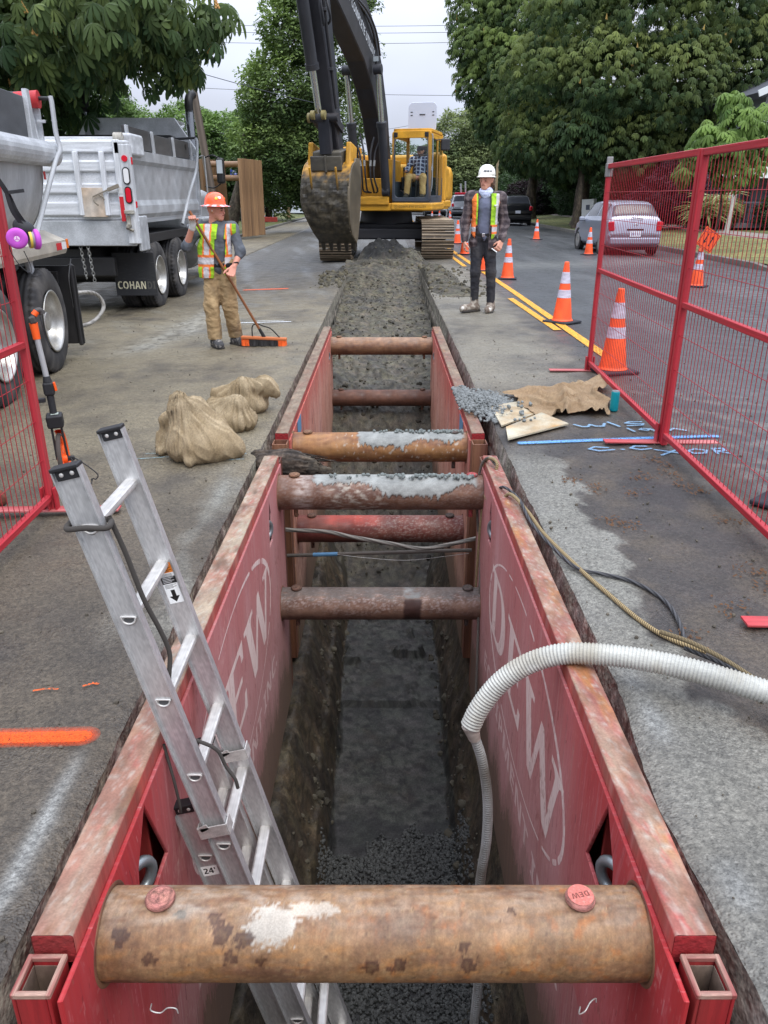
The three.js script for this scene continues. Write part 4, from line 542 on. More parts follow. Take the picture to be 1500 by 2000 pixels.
// ---------------------------------------------------------------- extension ladder
const brushT = dataTex(256, 256, (u, v) => { const k = 0.84 + 0.05 * (hash3(Math.floor(u * 256), 7, 3) - 0.5) + 0.12 * pfbm(u, v, 3, 5, 21) + 0.05 * pn(u, v, 60, 2); return [k, k, k * 1.005]; });
const aluM = mat({ map: brushT, color: 0xf4f4f2, metalness: 0.75, roughness: 0.46, bumpMap: wearB, bumpScale: 0.0006 });
const rungM = mat({ map: brushT, color: 0xf2efe8, metalness: 0.55, roughness: 0.5 });
const blackM = mat({ color: C(30, 30, 32), roughness: 0.55 });
{
  const L = thing('extension_ladder', 'aluminium extension ladder leaning on the left shield and reaching into the trench', 'ladder', [-0.015, -2.55, -2.10]); L.rotation.z = 0.2356;
  const railGeo = (x, z, y0, y1, out) => {                    // channel: web with two flanges facing outwards
    const w = 0.078, t = 0.004, f = 0.017, pts = [[-w / 2, 0], [-w / 2, f], [-w / 2 + t, f], [-w / 2 + t + 0.002, t + 0.004], [-w / 2 + 0.016, t], [w / 2 - 0.016, t], [w / 2 - t - 0.002, t + 0.004], [w / 2 - t, f], [w / 2, f], [w / 2, 0], [w / 2, -f], [w / 2 - t, -f], [w / 2 - t, -t], [-w / 2 + t, -t], [-w / 2 + t, -f], [-w / 2, -f]];
    const g = ext(pts, y1 - y0, 0); const p = g.attributes.position; const uv = g.attributes.uv; for (let i = 0; i < p.count; i++) uv.setXY(i, p.getX(i) * 3 + p.getY(i) * 3 + x, p.getZ(i) * 1.2);
    g.applyMatrix4(new THREE.Matrix4().makeBasis(V(1, 0, 0), V(0, 0, -1), V(0, 1, 0))); g.translate(x, (y0 + y1) / 2, z); return g;
  };
  const rung = (x, y, z0, z1) => { const s = []; for (let i = 0; i <= 12; i++) { const a = i / 12 * Math.PI; s.push([0.0205 * Math.cos(a), -0.019 * Math.sin(a)]); } s.push([-0.0185, 0.010], [-0.013, 0.0135], [0.013, 0.0135], [0.0185, 0.010]); const g = ext(s, z1 - z0, 0); g.rotateZ(-0.2356); g.translate(x, y, (z0 + z1) / 2); return g; };
  const ring = (x, y, z) => { const pts = []; for (let i = 0; i <= 14; i++) { const a = i / 14 * Math.PI; pts.push([x + 0.0195 * Math.cos(a), y - 0.0165 * Math.sin(a) + 0.003, z]); } pts.push([x - 0.0195, y + 0.009, z], [x + 0.0195, y + 0.009, z]); const g = tube(pts, 0.0035, 40, 6, true); g.translate(-x, -y, 0); g.rotateZ(-0.2356); g.translate(x, y, 0); return g; };
  const dim = mat({ color: C(70, 70, 70), roughness: 0.8 });
  const section = (x, z0, z1, y0, y1, first) => {
    for (const [z, o] of [[z0, -1], [z1, 1]]) {
      const r = mesh('rail', railGeo(x, z, y0, y1, o), aluM, L);
      const zf = z + (z === z1 ? 0.005 : 0.005);
      if (z === z1) for (let y = first; y > y0 + 0.05; y -= 0.292) { mesh('rung_end', ring(x, y, z + 0.0065), rungM, r); mesh('rung_hole', put(new THREE.CircleGeometry(0.0155, 20), [x, y - 0.004, z + 0.0052]), dim, r); }
      const cap = M([bx(0.081, 0.012, 0.038, [x, y1 + 0.003, z], [0, 0, 0], 0.004), bx(0.064, 0.034, 0.016, [x, y1 - 0.014, z + 0.003], [0, 0, 0], 0.004)]);
      const lip = bar([x - 0.046, y1 - 0.03, z + 0.0], [x - 0.046, y1 + 0.01, z + 0.0], 0.01, 0.04, 0.003);
      mesh('end_cap', cap, blackM, r);
      for (const sx of [-0.014, 0.016]) mesh('rivet', put(new THREE.SphereGeometry(0.0065, 10, 6), [x + sx, y1 - 0.014, z + 0.0125], [0, 0, 0], [1, 1, 0.5]), rungM, r);
    }
    for (let y = first; y > y0 + 0.05; y -= 0.292) mesh('rung', rung(x, y, z0, z1), rungM, L);
  };
  section(0, -0.18, 0.18, 0.62, 3.534, 3.356);                // fly
  section(-0.088, -0.155, 0.155, 0, 2.36, 2.13);            // base
  for (const z of [-0.18, 0.18]) { const y = 2.27, s = Math.sign(z); mesh('guide_bracket', M([bx(0.096, 0.045, 0.004, [-0.006, y, z + 0.024], [0, 0, 0], 0.001), bx(0.004, 0.045, 0.05, [0.044, y, z + s * 0.0], [0, 0, 0], 0.001), bx(0.004, 0.045, 0.05, [-0.052, y, z], [0, 0, 0], 0.001), bx(0.03, 0.02, 0.004, [-0.03, y + 0.02, z + 0.024], [0, 0, 0.3], 0.001)]), rungM, L); }
  // warning label on the far rail, size label on the base rail
  const lab = canvasTex(128, 384, (c, W, H) => { c.fillStyle = '#eef0ee'; c.fillRect(0, 0, W, H); c.fillStyle = '#e8842a'; c.fillRect(0, 0, W, 92); c.fillStyle = '#2a1a10'; c.font = 'bold 20px sans-serif'; c.textAlign = 'center'; c.fillText('WARNING', 64, 30); for (let i = 0; i < 4; i++) c.fillRect(12, 42 + i * 12, 104 - 20 * (i % 2), 5); c.fillStyle = '#222'; c.fillRect(0, 128, W, 66); c.fillStyle = '#ddd'; for (let i = 0; i < 4; i++) c.fillRect(12, 136 + i * 14, 100 - 24 * (i % 2), 5); c.fillStyle = '#444'; for (let i = 0; i < 3; i++) c.fillRect(12, 102 + i * 9, 96, 4); for (let i = 0; i < 4; i++) c.fillRect(12, 204 + i * 10, 100 - 30 * (i % 2), 4); c.fillStyle = '#111'; c.beginPath(); c.moveTo(64, 372); c.lineTo(18, 316); c.lineTo(46, 316); c.lineTo(46, 256); c.lineTo(82, 256); c.lineTo(82, 316); c.lineTo(110, 316); c.fill(); });
  mesh('warning_label', put(new THREE.PlaneGeometry(0.05, 0.15), [0, 2.99, -0.18 + 0.0055]), mat({ map: lab, roughness: 0.5 }), L);
  const t24 = canvasTex(128, 96, (c, W, H) => { c.fillStyle = '#e8e8e4'; c.fillRect(0, 0, W, H); c.fillStyle = '#111'; c.font = 'bold 76px sans-serif'; c.textAlign = 'center'; c.fillText("24'", 62, 74); });
  mesh('length_label', put(new THREE.PlaneGeometry(0.056, 0.042), [-0.092, 2.07, 0.155 + 0.0055]), mat({ map: t24, roughness: 0.5 }), L);
  // dark rope tied round the near rail
  const ropeM = mat({ color: C(62, 58, 54), roughness: 0.95, bumpMap: fabricB, bumpScale: 0.004 });
  const rp = (pts, n = 60, r = 0.0075) => tube(pts, r, n, 8);
  mesh('rope', M([tube([[-0.05, 3.375, 0.206], [0, 3.37, 0.212], [0.05, 3.355, 0.206], [0.056, 3.355, 0.18], [0.04, 3.36, 0.152], [-0.04, 3.38, 0.152], [-0.054, 3.38, 0.18]], 0.0085, 60, 8, true),
    rp([[0.05, 3.37, 0.16], [0.05, 3.25, 0.15], [0.046, 3.1, 0.145], [0.05, 2.98, 0.13], [0.048, 2.9, 0.125], [0.03, 2.84, 0.14], [0.01, 2.79, 0.15]]), rp([[0.0, 2.62, 0.16], [0.045, 2.58, 0.15], [0.08, 2.53, 0.14], [0.085, 2.46, 0.135], [0.1, 2.41, 0.14], [0.098, 2.37, 0.14]], 40, 0.006), rp([[-0.055, 2.62, 0.18], [-0.06, 2.5, 0.2], [-0.075, 2.4, 0.2], [-0.088, 2.36, 0.19]], 30, 0.005)]), ropeM, L);
}

// ---------------------------------------------------------------- suction hose, ropes, cables
function ribbed(pts, r, pitch, amp, seg = 20, rEnd = r) {
  const cv = new THREE.CatmullRomCurve3(pts.map((p) => V(...p))), len = cv.getLength(), n = Math.round(len / pitch * 5), fr = cv.computeFrenetFrames(n), P = [], U = [], I = [];
  for (let i = 0; i <= n; i++) { const p = cv.getPointAt(i / n), s = i / n * len, rr = lerp(r, rEnd, i / n) + amp * (Math.pow(0.5 + 0.5 * Math.cos(s / pitch * Math.PI * 2), 0.6) * 2 - 1); for (let j = 0; j <= seg; j++) { const a = j / seg * Math.PI * 2, N = fr.normals[i], B = fr.binormals[i]; P.push(p.x + rr * (Math.cos(a) * N.x + Math.sin(a) * B.x), p.y + rr * (Math.cos(a) * N.y + Math.sin(a) * B.y), p.z + rr * (Math.cos(a) * N.z + Math.sin(a) * B.z)); U.push(s, j / seg); } }
  for (let i = 0; i < n; i++) for (let j = 0; j < seg; j++) { const a = i * (seg + 1) + j, b = a + seg + 1; I.push(a, b, a + 1, b, b + 1, a + 1); }
  const g = new THREE.BufferGeometry(); g.setAttribute('position', new THREE.Float32BufferAttribute(P, 3)); g.setAttribute('uv', new THREE.Float32BufferAttribute(U, 2)); g.setIndex(I); g.computeVertexNormals(); return g;
}
{
  const h = thing('suction_hose', 'white corrugated hose bending over the right shield down into the trench', 'hose', [1.27, 0, -2.1]), o = (p) => [p[0] - 1.27, p[1], p[2] + 2.1];
  const hm = vmat({ roughness: 0.55, map: wearT });
  const hp = [[2.2, 0.02, -1.72], [1.7, 0.03, -1.9], [1.227, 0.084, -2.050], [1.090, 0.094, -2.120], [0.950, 0.091, -2.200], [0.798, 0.078, -2.270], [0.636, 0.047, -2.330], [0.519, -0.016, -2.360], [0.423, -0.106, -2.370], [0.352, -0.213, -2.360], [0.322, -0.286, -2.350]].map(o);
  mesh('hose', paint(ribbed(hp, 0.0385, 0.0125, 0.0028, 24, 0.036), (x, y, z) => mul3(mix3(OB(208, 208, 198), OB(182, 172, 150), clamp(1.6 * fbm(x * 6, y * 6, z * 6, 4))), 1.5)), hm, h);
  mesh('hose_cuff', paint(rod(o([0.322, -0.276, -2.35]), o([0.342, -0.341, -2.35]), 0.033, 0.022, 20), () => mul3(OB(196, 184, 172), 1.4)), hm, h);
  const lp = [[0.342, -0.336, -2.35], [0.371, -0.429, -2.350], [0.403, -0.619, -2.340], [0.406, -0.808, -2.320], [0.389, -1.018, -2.300], [0.40, -1.4, -2.25], [0.37, -1.9, -2.15], [0.33, -2.56, -1.9]].map(o);
  mesh('lower_hose', paint(ribbed(lp, 0.0185, 0.0105, 0.0018, 16), (x, y, z) => mul3(mix3(OB(176, 178, 174), OB(120, 116, 106), clamp(0.3 + 1.8 * fbm(x * 6, y * 4, z * 6, 4))), 1.4)), hm, h);
}
const twist = dataTex(64, 64, (u, v) => { const k = 0.62 + 0.38 * Math.abs(Math.sin((u + v) * Math.PI * 3)); return [k, k, k]; });
const twistB = dataTex(64, 64, (u, v) => { const k = Math.abs(Math.sin((u + v) * Math.PI * 3)); return [k, k, k]; }, false);
function ropeThing(name, label, cat, pts, r, color, n = 160, reps = 60) {
  const base = pts[0], g = tube(pts.map((p) => [p[0] - base[0], p[1] - base[1], p[2] - base[2]]), r, n, 9);
  const m = mesh(name, g, mat({ color, map: tex(twist, reps, 1), bumpMap: tex(twistB, reps, 1), bumpScale: 0.004, roughness: 0.95 })); m.position.set(...base); tag(m, label, cat); return m;
}
ropeThing('rope', 'tan twisted rope tied over the right shield and trailing across pale slurry', 'rope', [[0.63, -0.95, -4.66], [0.625, -0.7, -4.62], [0.63, -0.42, -4.6], [0.645, -0.2, -4.56], [0.70, 0.01, -4.5], [0.66, 0.015, -4.62], [0.645, -0.1, -4.72], [0.64, -0.2, -4.5], [0.66, -0.08, -4.1], [0.70, 0.02, -3.98], [0.76, 0.008, -3.75], [0.80, -0.01, -3.5], [0.90, -0.025, -3.12], [0.965, -0.028, -2.9], [1.03, -0.026, -2.68], [1.10, -0.022, -2.54], [1.2, -0.02, -2.45]], 0.0098, OBc(176, 154, 112), 260, 120);
function OBc(r, g, b, k = 1) { return new THREE.Color(...mul3(A3(r, g, b), k * 0.9)); }
ropeThing('black_cable', 'thin dark cable looping beside the tan rope on the slurry right of the trench', 'cable', [[0.66, -0.5, -4.5], [0.655, -0.25, -4.42], [0.66, -0.12, -4.3], [0.68, 0.01, -4.12], [0.735, 0.022, -3.9], [0.745, 0.018, -3.6], [0.80, 0.0, -3.35], [0.88, -0.022, -3.15], [0.98, -0.026, -3.1], [1.10, -0.025, -3.02], [1.175, -0.022, -2.86], [1.18, -0.02, -2.7], [1.15, -0.02, -2.52]], 0.0085, OBc(84, 84, 86), 200, 10);
ropeThing('rope', 'tan rope lying across the top of the white hose at the right edge', 'rope', [[0.98, 0.12, -2.36], [1.06, 0.125, -2.28], [1.14, 0.115, -2.19], [1.22, 0.095, -2.08], [1.32, 0.06, -1.98], [1.5, 0.0, -1.8]], 0.0085, OBc(150, 132, 98), 80, 50);
ropeThing('black_cable', 'black cable crossing the white hose beside the tan rope at the right edge', 'cable', [[1.05, 0.09, -2.3], [1.15, 0.105, -2.15], [1.22, 0.075, -2.03], [1.3, 0.03, -1.95], [1.5, -0.01, -1.78]], 0.0075, OBc(60, 60, 62), 60, 8);
ropeThing('rope', 'grey knotted rope hanging down the inside corner of the right shield', 'rope', [[0.70, 0.0, -4.52], [0.655, 0.02, -4.62], [0.62, -0.08, -4.68], [0.615, -0.3, -4.7], [0.62, -0.46, -4.66], [0.64, -0.6, -4.62], [0.63, -0.8, -4.5], [0.622, -1.1, -4.4], [0.615, -1.4, -4.3], [0.6, -1.7, -4.2]], 0.0085, OBc(128, 120, 110), 160, 90);
ropeThing('conduit', 'muddy sagging grey cable crossing the trench between the two shields', 'cable', [[-0.86, -0.64, -5.06], [-0.7, -0.67, -5.06], [-0.42, -0.685, -5.06], [-0.22, -0.725, -5.05], [0.05, -0.775, -5.05], [0.28, -0.815, -5.05], [0.5, -0.775, -5.05], [0.68, -0.73, -5.05], [0.86, -0.7, -5.05]], 0.0155, OBc(150, 144, 134), 120, 3);
{
  const p = thing('conduit', 'straight thin grey pipe with a blue taped stretch crossing the trench below the cable', 'pipe', [0, -0.87, -5.08]);
  mesh('pipe', paint(rod([-0.86, -0.02, 0], [0.64, 0.03, 0], 0.0135, 0.0135, 14), (x, y, z) => mix3(OB(140, 132, 122), OB(96, 86, 74), clamp(0.4 + 2 * fbm(x * 9, 0, 0, 4)))), vmat({ roughness: 0.8 }), p);
  mesh('blue_tape', rod([-0.52, -0.008, 0], [-0.34, -0.002, 0], 0.0148, 0.0148, 14), mat({ color: OBc(90, 140, 176), roughness: 0.6 }), p);
  mesh('wire', tube([[-0.34, 0, 0.012], [-0.1, -0.03, 0.012], [0.2, -0.045, 0.012], [0.62, 0.01, 0.012]], 0.002, 40, 5), rungM, p);
}
{
  const ws = (pts) => tube(pts, 0.0018, 30, 5);
  const t = thing('keeper_wire', 'bent keeper wire sticking out under the left end of the front pipe', 'wire', [-0.545, -0.26, -1.27]); mesh('wire', M([ws([[-0.015, 0.01, 0.01], [-0.018, -0.01, 0.012], [0.004, -0.018, 0.012], [0.022, -0.004, 0.01], [0.042, -0.006, 0.01], [0.046, -0.022, 0.01]])]), rungM, t);
  copyOf(t, 'keeper_wire', [0.478, -0.26, -1.27], 0.6, 'bent keeper wire sticking out under the right end of the front pipe');
}

// ---------------------------------------------------------------- temporary fence panels
const fenceM = vmat({ map: wearT, roughness: 0.5, bumpMap: wearB, bumpScale: 0.001 }), wireM = mat({ color: new THREE.Color(...mul3(A3(168, 34, 46), 0.85)), roughness: 0.5 });
const fenceC = (x, y, z) => mul3(mix3(A3(184, 34, 48), A3(200, 84, 88), clamp(3 * (fbm(x * 14, y * 9, z * 14, 4) - 0.15))), 1.1);
const footC = (x, y, z) => mul3(mix3(A3(196, 60, 66), A3(206, 130, 126), clamp(0.4 + 2 * fbm(x * 12, y, z * 12, 3))), 1.1);
const WV = new THREE.CylinderGeometry(0.0021, 0.0021, 0.835, 5, 1), WH = new THREE.CylinderGeometry(0.0021, 0.0021, 1, 5, 1);
function fencePanel(len, feet, label, clampEnd) {           // runs from x = 0 to x = len
  const t = thing('fence_panel', label, 'fence'), S = 0.04, y0 = 0.06, yt = 1.8;
  for (const x of [S / 2, len - S / 2]) mesh('post', paint(bx(S, yt + S / 2 - y0 + 0.05, S, [x, (yt + S / 2 + y0 - 0.05) / 2, 0], [0, 0, 0], 0.005), fenceC), fenceM, t);
  for (const y of [y0 + 0.02, (y0 + yt) / 2, yt]) mesh('rail', paint(bx(len - 2 * S, S * (y === yt ? 1 : 0.9), S * 0.9, [len / 2, y, 0], [0, 0, 0], 0.005), fenceC), fenceM, t);
  const nv = Math.round((len - 2 * S) / 0.0535);
  for (let i = 1; i < nv; i++) for (const yc of [y0 + 0.02 + 0.435, 0.93 + 0.435]) { const w = mesh('wire', WV, wireM, t); w.position.set(S + (len - 2 * S) * i / nv + 0.004 * (hash3(i, yc * 9 | 0, 3) - 0.5), yc, 0); w.rotation.z = 0.008 * (hash3(i, 3, yc * 7 | 0) - 0.5); }
  for (const y of [0.3, 0.52, 0.74, 1.15, 1.37, 1.59]) { const w = mesh('wire', WH, wireM, t); w.position.set(len / 2, y, 0.003); w.rotation.z = Math.PI / 2; w.scale.y = len - S; }
  for (const x of feet) { mesh('foot', paint(M([bx(0.075, 0.01, 0.76, [x, 0.008, 0], [0, 0, 0], 0.002), bx(0.075, 0.05, 0.006, [x, 0.034, 0], [0, 0, 0], 0.002)]), footC), fenceM, t); for (const z of [-0.035, 0.035]) mesh('foot_sleeve', paint(bx(0.05, 0.13, 0.012, [x, 0.075, z], [0, 0, 0], 0.003), fenceC), fenceM, t); }
  if (clampEnd !== undefined) mesh('clamp', M([bx(0.06, 0.11, 0.056, [clampEnd, yt - 0.03, 0], [0, 0, 0], 0.004), bx(0.03, 0.05, 0.05, [clampEnd, yt + 0.05, 0], [0, 0, 0], 0.004)]), mat({ color: C(150, 150, 148), metalness: 0.6, roughness: 0.5 }), t);
  return t;
}
const angY = (x0, d0, x1, d1) => Math.atan2(d1 - d0, x1 - x0);          // turn that sends +x along (x1-x0, -(d1-d0))
{
  const f1 = fencePanel(2.39, [0.03, 2.36], 'red temporary fence panel standing farther up the right side before the silver car', 0.02); f1.position.set(1.975, groundY(1.975), -7.39); f1.rotation.y = angY(1.975, 7.39, 1.885, 5.0);
  const f2 = fencePanel(2.4, [2.36], 'red temporary fence panel nearest the camera on the right side'); f2.position.set(1.885, groundY(1.885), -4.985); f2.rotation.y = angY(1.885, 4.985, 1.80, 2.58);
  const f3 = fencePanel(2.4, [0.03], 'red temporary fence panel on the left with a respirator hung on its post'); f3.position.set(-1.878, groundY(-1.878) + 0.03, -4.05); f3.rotation.y = angY(-1.878, 4.05, -1.80, 1.65);
}

// ---------------------------------------------------------------- traffic cones
const coneM = vmat({ roughness: 0.55, map: wearT }), collarM = mat({ color: C(226, 220, 236), roughness: 0.35, map: wearT });
const coneR = (y) => lerp(0.128, 0.028, (y - 0.03) / 0.74);
function makeCone(label) {
  const t = thing('traffic_cone', label, 'traffic cone');
  const body = lathe([[0.128, 0.03], [0.139, 0.031], [0.141, 0.038], [0.128, 0.048], ...steps(0.06, 0.755, 0.03).map((y) => [coneR(y), y]), [coneR(0.765), 0.767], [0.021, 0.77], [0.018, 0.765], [0.018, 0.6]], 36);
  mesh('cone_body', paint(body, (x, y, z) => mul3(mix3(A3(255, 92, 40), A3(214, 84, 44), clamp(0.9 * fbm(x * 9, y * 5, z * 9, 4) + 0.15 * sstep(0.25, 0.05, y))), 1.45)), coneM, t);
  mesh('base', bx(0.37, 0.03, 0.37, [0, 0.016, 0], [0, 0, 0], 0.012), mat({ color: C(48, 50, 58), roughness: 0.85, map: wearT }), t);
  for (const [a, b] of [[0.505, 0.645], [0.325, 0.425]]) mesh('reflective_collar', lathe(steps(a, b, 0.02).map((y) => [coneR(y) + 0.0025, y]), 36), collarM, t);
  return t;
}
const coneSpots = [
  [2.18, 7.30, 'traffic cone right behind the far red fence panel, nearest of its row'],
  [2.36, 10.38, 'traffic cone standing on the yellow centre line, second from the camera in its row'],
  [2.50, 16.2, 'traffic cone just right of the worker in the white hard hat'],
  [6.15, 32.9, 'traffic cone alone in the open lane, right of the black car'],
  [5.6, 38.4, 'traffic cone beside the rear of the black car'],
  [2.59, 28.7, 'traffic cone close to the right excavator track, left of the white-hatted worker'],
  [2.31, 23.2, 'traffic cone half hidden behind the hand of the white-hatted worker'],
  [6.12, 24.2, 'traffic cone in front of the silver hatchback behind the fence end'],
  [6.05, 15.44, 'traffic cone carrying an orange arrow sign seen through the fence'],
  [2.235, 17.9, 'traffic cone seen between the legs of the white-hatted worker'],
  [2.24, 3.86, 'traffic cone beyond the near right fence, cut off by the right edge of the photo'],
  [10.1, 40, 'traffic cone standing on the grass verge under the trees'],
];
let cone0; coneSpots.forEach(([X, d, label], i) => { const y = X > KERB_R ? vergeY(X) : groundY(X); if (!i) { cone0 = makeCone(label); cone0.userData.group = 'traffic cones along the works'; cone0.position.set(X, y, -d); } else copyOf(cone0, 'traffic_cone', [X, y, -d], i * 0.7, label); });
cone0.rotation.y = 0.25;
{
  const t = thing('cone_sign', 'small tilted orange sign with two black arrows on top of a cone', 'sign', [6.05, groundY(6.05) + 0.76, -15.36]); t.rotation.set(-0.1, 0.1, -0.52, 'ZYX');
  const tx = canvasTex(256, 256, (c) => { c.fillStyle = '#e8501e'; c.fillRect(0, 0, 256, 256); c.strokeStyle = '#111'; c.lineWidth = 7; c.strokeRect(14, 14, 228, 228); c.lineWidth = 17; c.fillStyle = '#111'; c.beginPath(); c.moveTo(84, 60); c.lineTo(84, 180); c.stroke(); c.beginPath(); c.moveTo(84, 214); c.lineTo(56, 164); c.lineTo(112, 164); c.fill(); c.beginPath(); c.moveTo(172, 80); c.lineTo(172, 200); c.stroke(); c.beginPath(); c.moveTo(172, 44); c.lineTo(144, 94); c.lineTo(200, 94); c.fill(); });
  mesh('sign_plate', bx(0.36, 0.36, 0.008, [0.02, 0.13, 0], [0, 0, 0], 0.003), mat({ color: C(220, 84, 34) }), t); mesh('arrow_panel', put(new THREE.PlaneGeometry(0.35, 0.35), [0.02, 0.13, 0.0055]), mat({ map: tx, roughness: 0.6 }), t); mesh('socket', rod([0, -0.12, -0.02], [0, 0.02, -0.02], 0.036, 0.024, 14), mat({ color: C(200, 80, 40) }), t);
}

// ---------------------------------------------------------------- burlap
const burlapT = dataTex(256, 256, (u, v) => { const k = 0.84 + 0.08 * Math.sin(u * 256 * 0.5 * Math.PI) * Math.sin(v * 256 * 0.5 * Math.PI) + 0.12 * pfbm(u, v, 24, 3, 5); return [k, k * 0.99, k * 0.97]; });
const burlapB = dataTex(128, 128, (u, v) => { const k = 0.5 + 0.25 * Math.sin(u * 64 * Math.PI) + 0.25 * Math.sin(v * 64 * Math.PI); return [k, k, k]; }, false);
const burlapM = vmat({ map: tex(burlapT, 6, 6), bumpMap: tex(burlapB, 12, 12), bumpScale: 0.0025, roughness: 0.98 });
function sandbag(label, pos, turn, bones, seed, neck) {
  const t = thing('sandbag', label, 'sandbag', pos, turn, null);
  const f = (d, x, y, z) => { const ax = x - neck[0], az = z - neck[2], r = Math.hypot(ax, az), a = Math.atan2(az, ax), k = clamp(1 - (neck[1] - y) / 0.38); const ca = Math.cos(a), sa = Math.sin(a);
    const fold = (1 - Math.abs(fbm(ca * 3.2 + 9, sa * 3.2, y * 1.5 + seed, 3)) * 2.6) * 0.020 * (0.35 + k) + 0.020 * fbm(x * 5, y * 4, z * 5 + seed, 2) + 0.013 * Math.pow(clamp(1 - 3 * Math.abs(fbm(x * 5 + y * 4, y * 2 - x * 3, z * 5 + seed * 3, 2))), 1.2);
    return Math.max(d - fold, 0.002 - y); };
  const g = skin(bones, 0.07, 0.0085, (x, y, z, nx, ny) => mul3(mix3(mix3(OB(216, 196, 162), OB(188, 166, 130), clamp(0.5 + 1.4 * fbm(x * 6, y * 5, z * 6 + seed, 4))), OB(128, 112, 86), 0.5 * sstep(0.07, 0.0, y)), 1.45), f);
  mesh('burlap_sack', g, burlapM, t); return t;
}
sandbag('near burlap sandbag with a pointed tied top on the muddy road left of the trench', [-1.26, groundY(-1.26) - 0.005, -5.02], 0.1, [{ c: [0.02, 0.10, 0.02], e: [0.21, 0.13, 0.16] }, [[-0.06, 0.15, 0], [-0.11, 0.42, -0.01], 0.12, 0.022], [[0.14, 0.08, 0.05], [0.25, 0.07, 0.06], 0.085, 0.035], [[0, 0.22, 0], [-0.14, 0.33, -0.02], 0.08, 0.03], [[0.0, 0.06, 0.13], [-0.04, 0.035, 0.2], 0.06, 0.025], [[0.08, 0.2, -0.06], [0.0, 0.36, -0.05], 0.09, 0.03]], 3, [-0.1, 0.4, 0]);
sandbag('small slumped burlap sandbag tucked behind the left side of the near one', [-1.47, groundY(-1.47) - 0.005, -5.22], 0.4, [{ c: [0.05, 0.07, 0], e: [0.13, 0.09, 0.1] }, [[0, 0.1, 0], [0.02, 0.25, 0], 0.09, 0.025], [[-0.05, 0.05, 0.05], [-0.13, 0.03, 0.12], 0.05, 0.02], [[0.0, 0.2, 0], [-0.06, 0.24, 0.03], 0.04, 0.015]], 7, [0.02, 0.26, 0]);
sandbag('round burlap sandbag between the near one and the folded one', [-1.17, groundY(-1.1) - 0.005, -5.72], -0.2, [{ c: [0, 0.075, 0], e: [0.17, 0.095, 0.14] }, [[0.02, 0.12, 0], [0.05, 0.2, 0], 0.08, 0.035], [[0.06, 0.19, 0], [-0.12, 0.19, 0.03], 0.04, 0.025]], 13, [0.06, 0.28, 0]);
sandbag('burlap sandbag with its empty top folded over to the right, farthest of the pile', [-1.16, groundY(-1.0) - 0.005, -6.22], 0.1, [{ c: [0, 0.075, 0], e: [0.17, 0.1, 0.15] }, [[-0.2, 0.15, 0.02], [0.02, 0.21, 0.03], 0.035, 0.04], [[0.0, 0.2, 0.03], [0.2, 0.22, 0.03], 0.04, 0.036], [[0.2, 0.22, 0.03], [0.27, 0.16, 0.05], 0.036, 0.02]], 19, [0, 0.3, 0]);
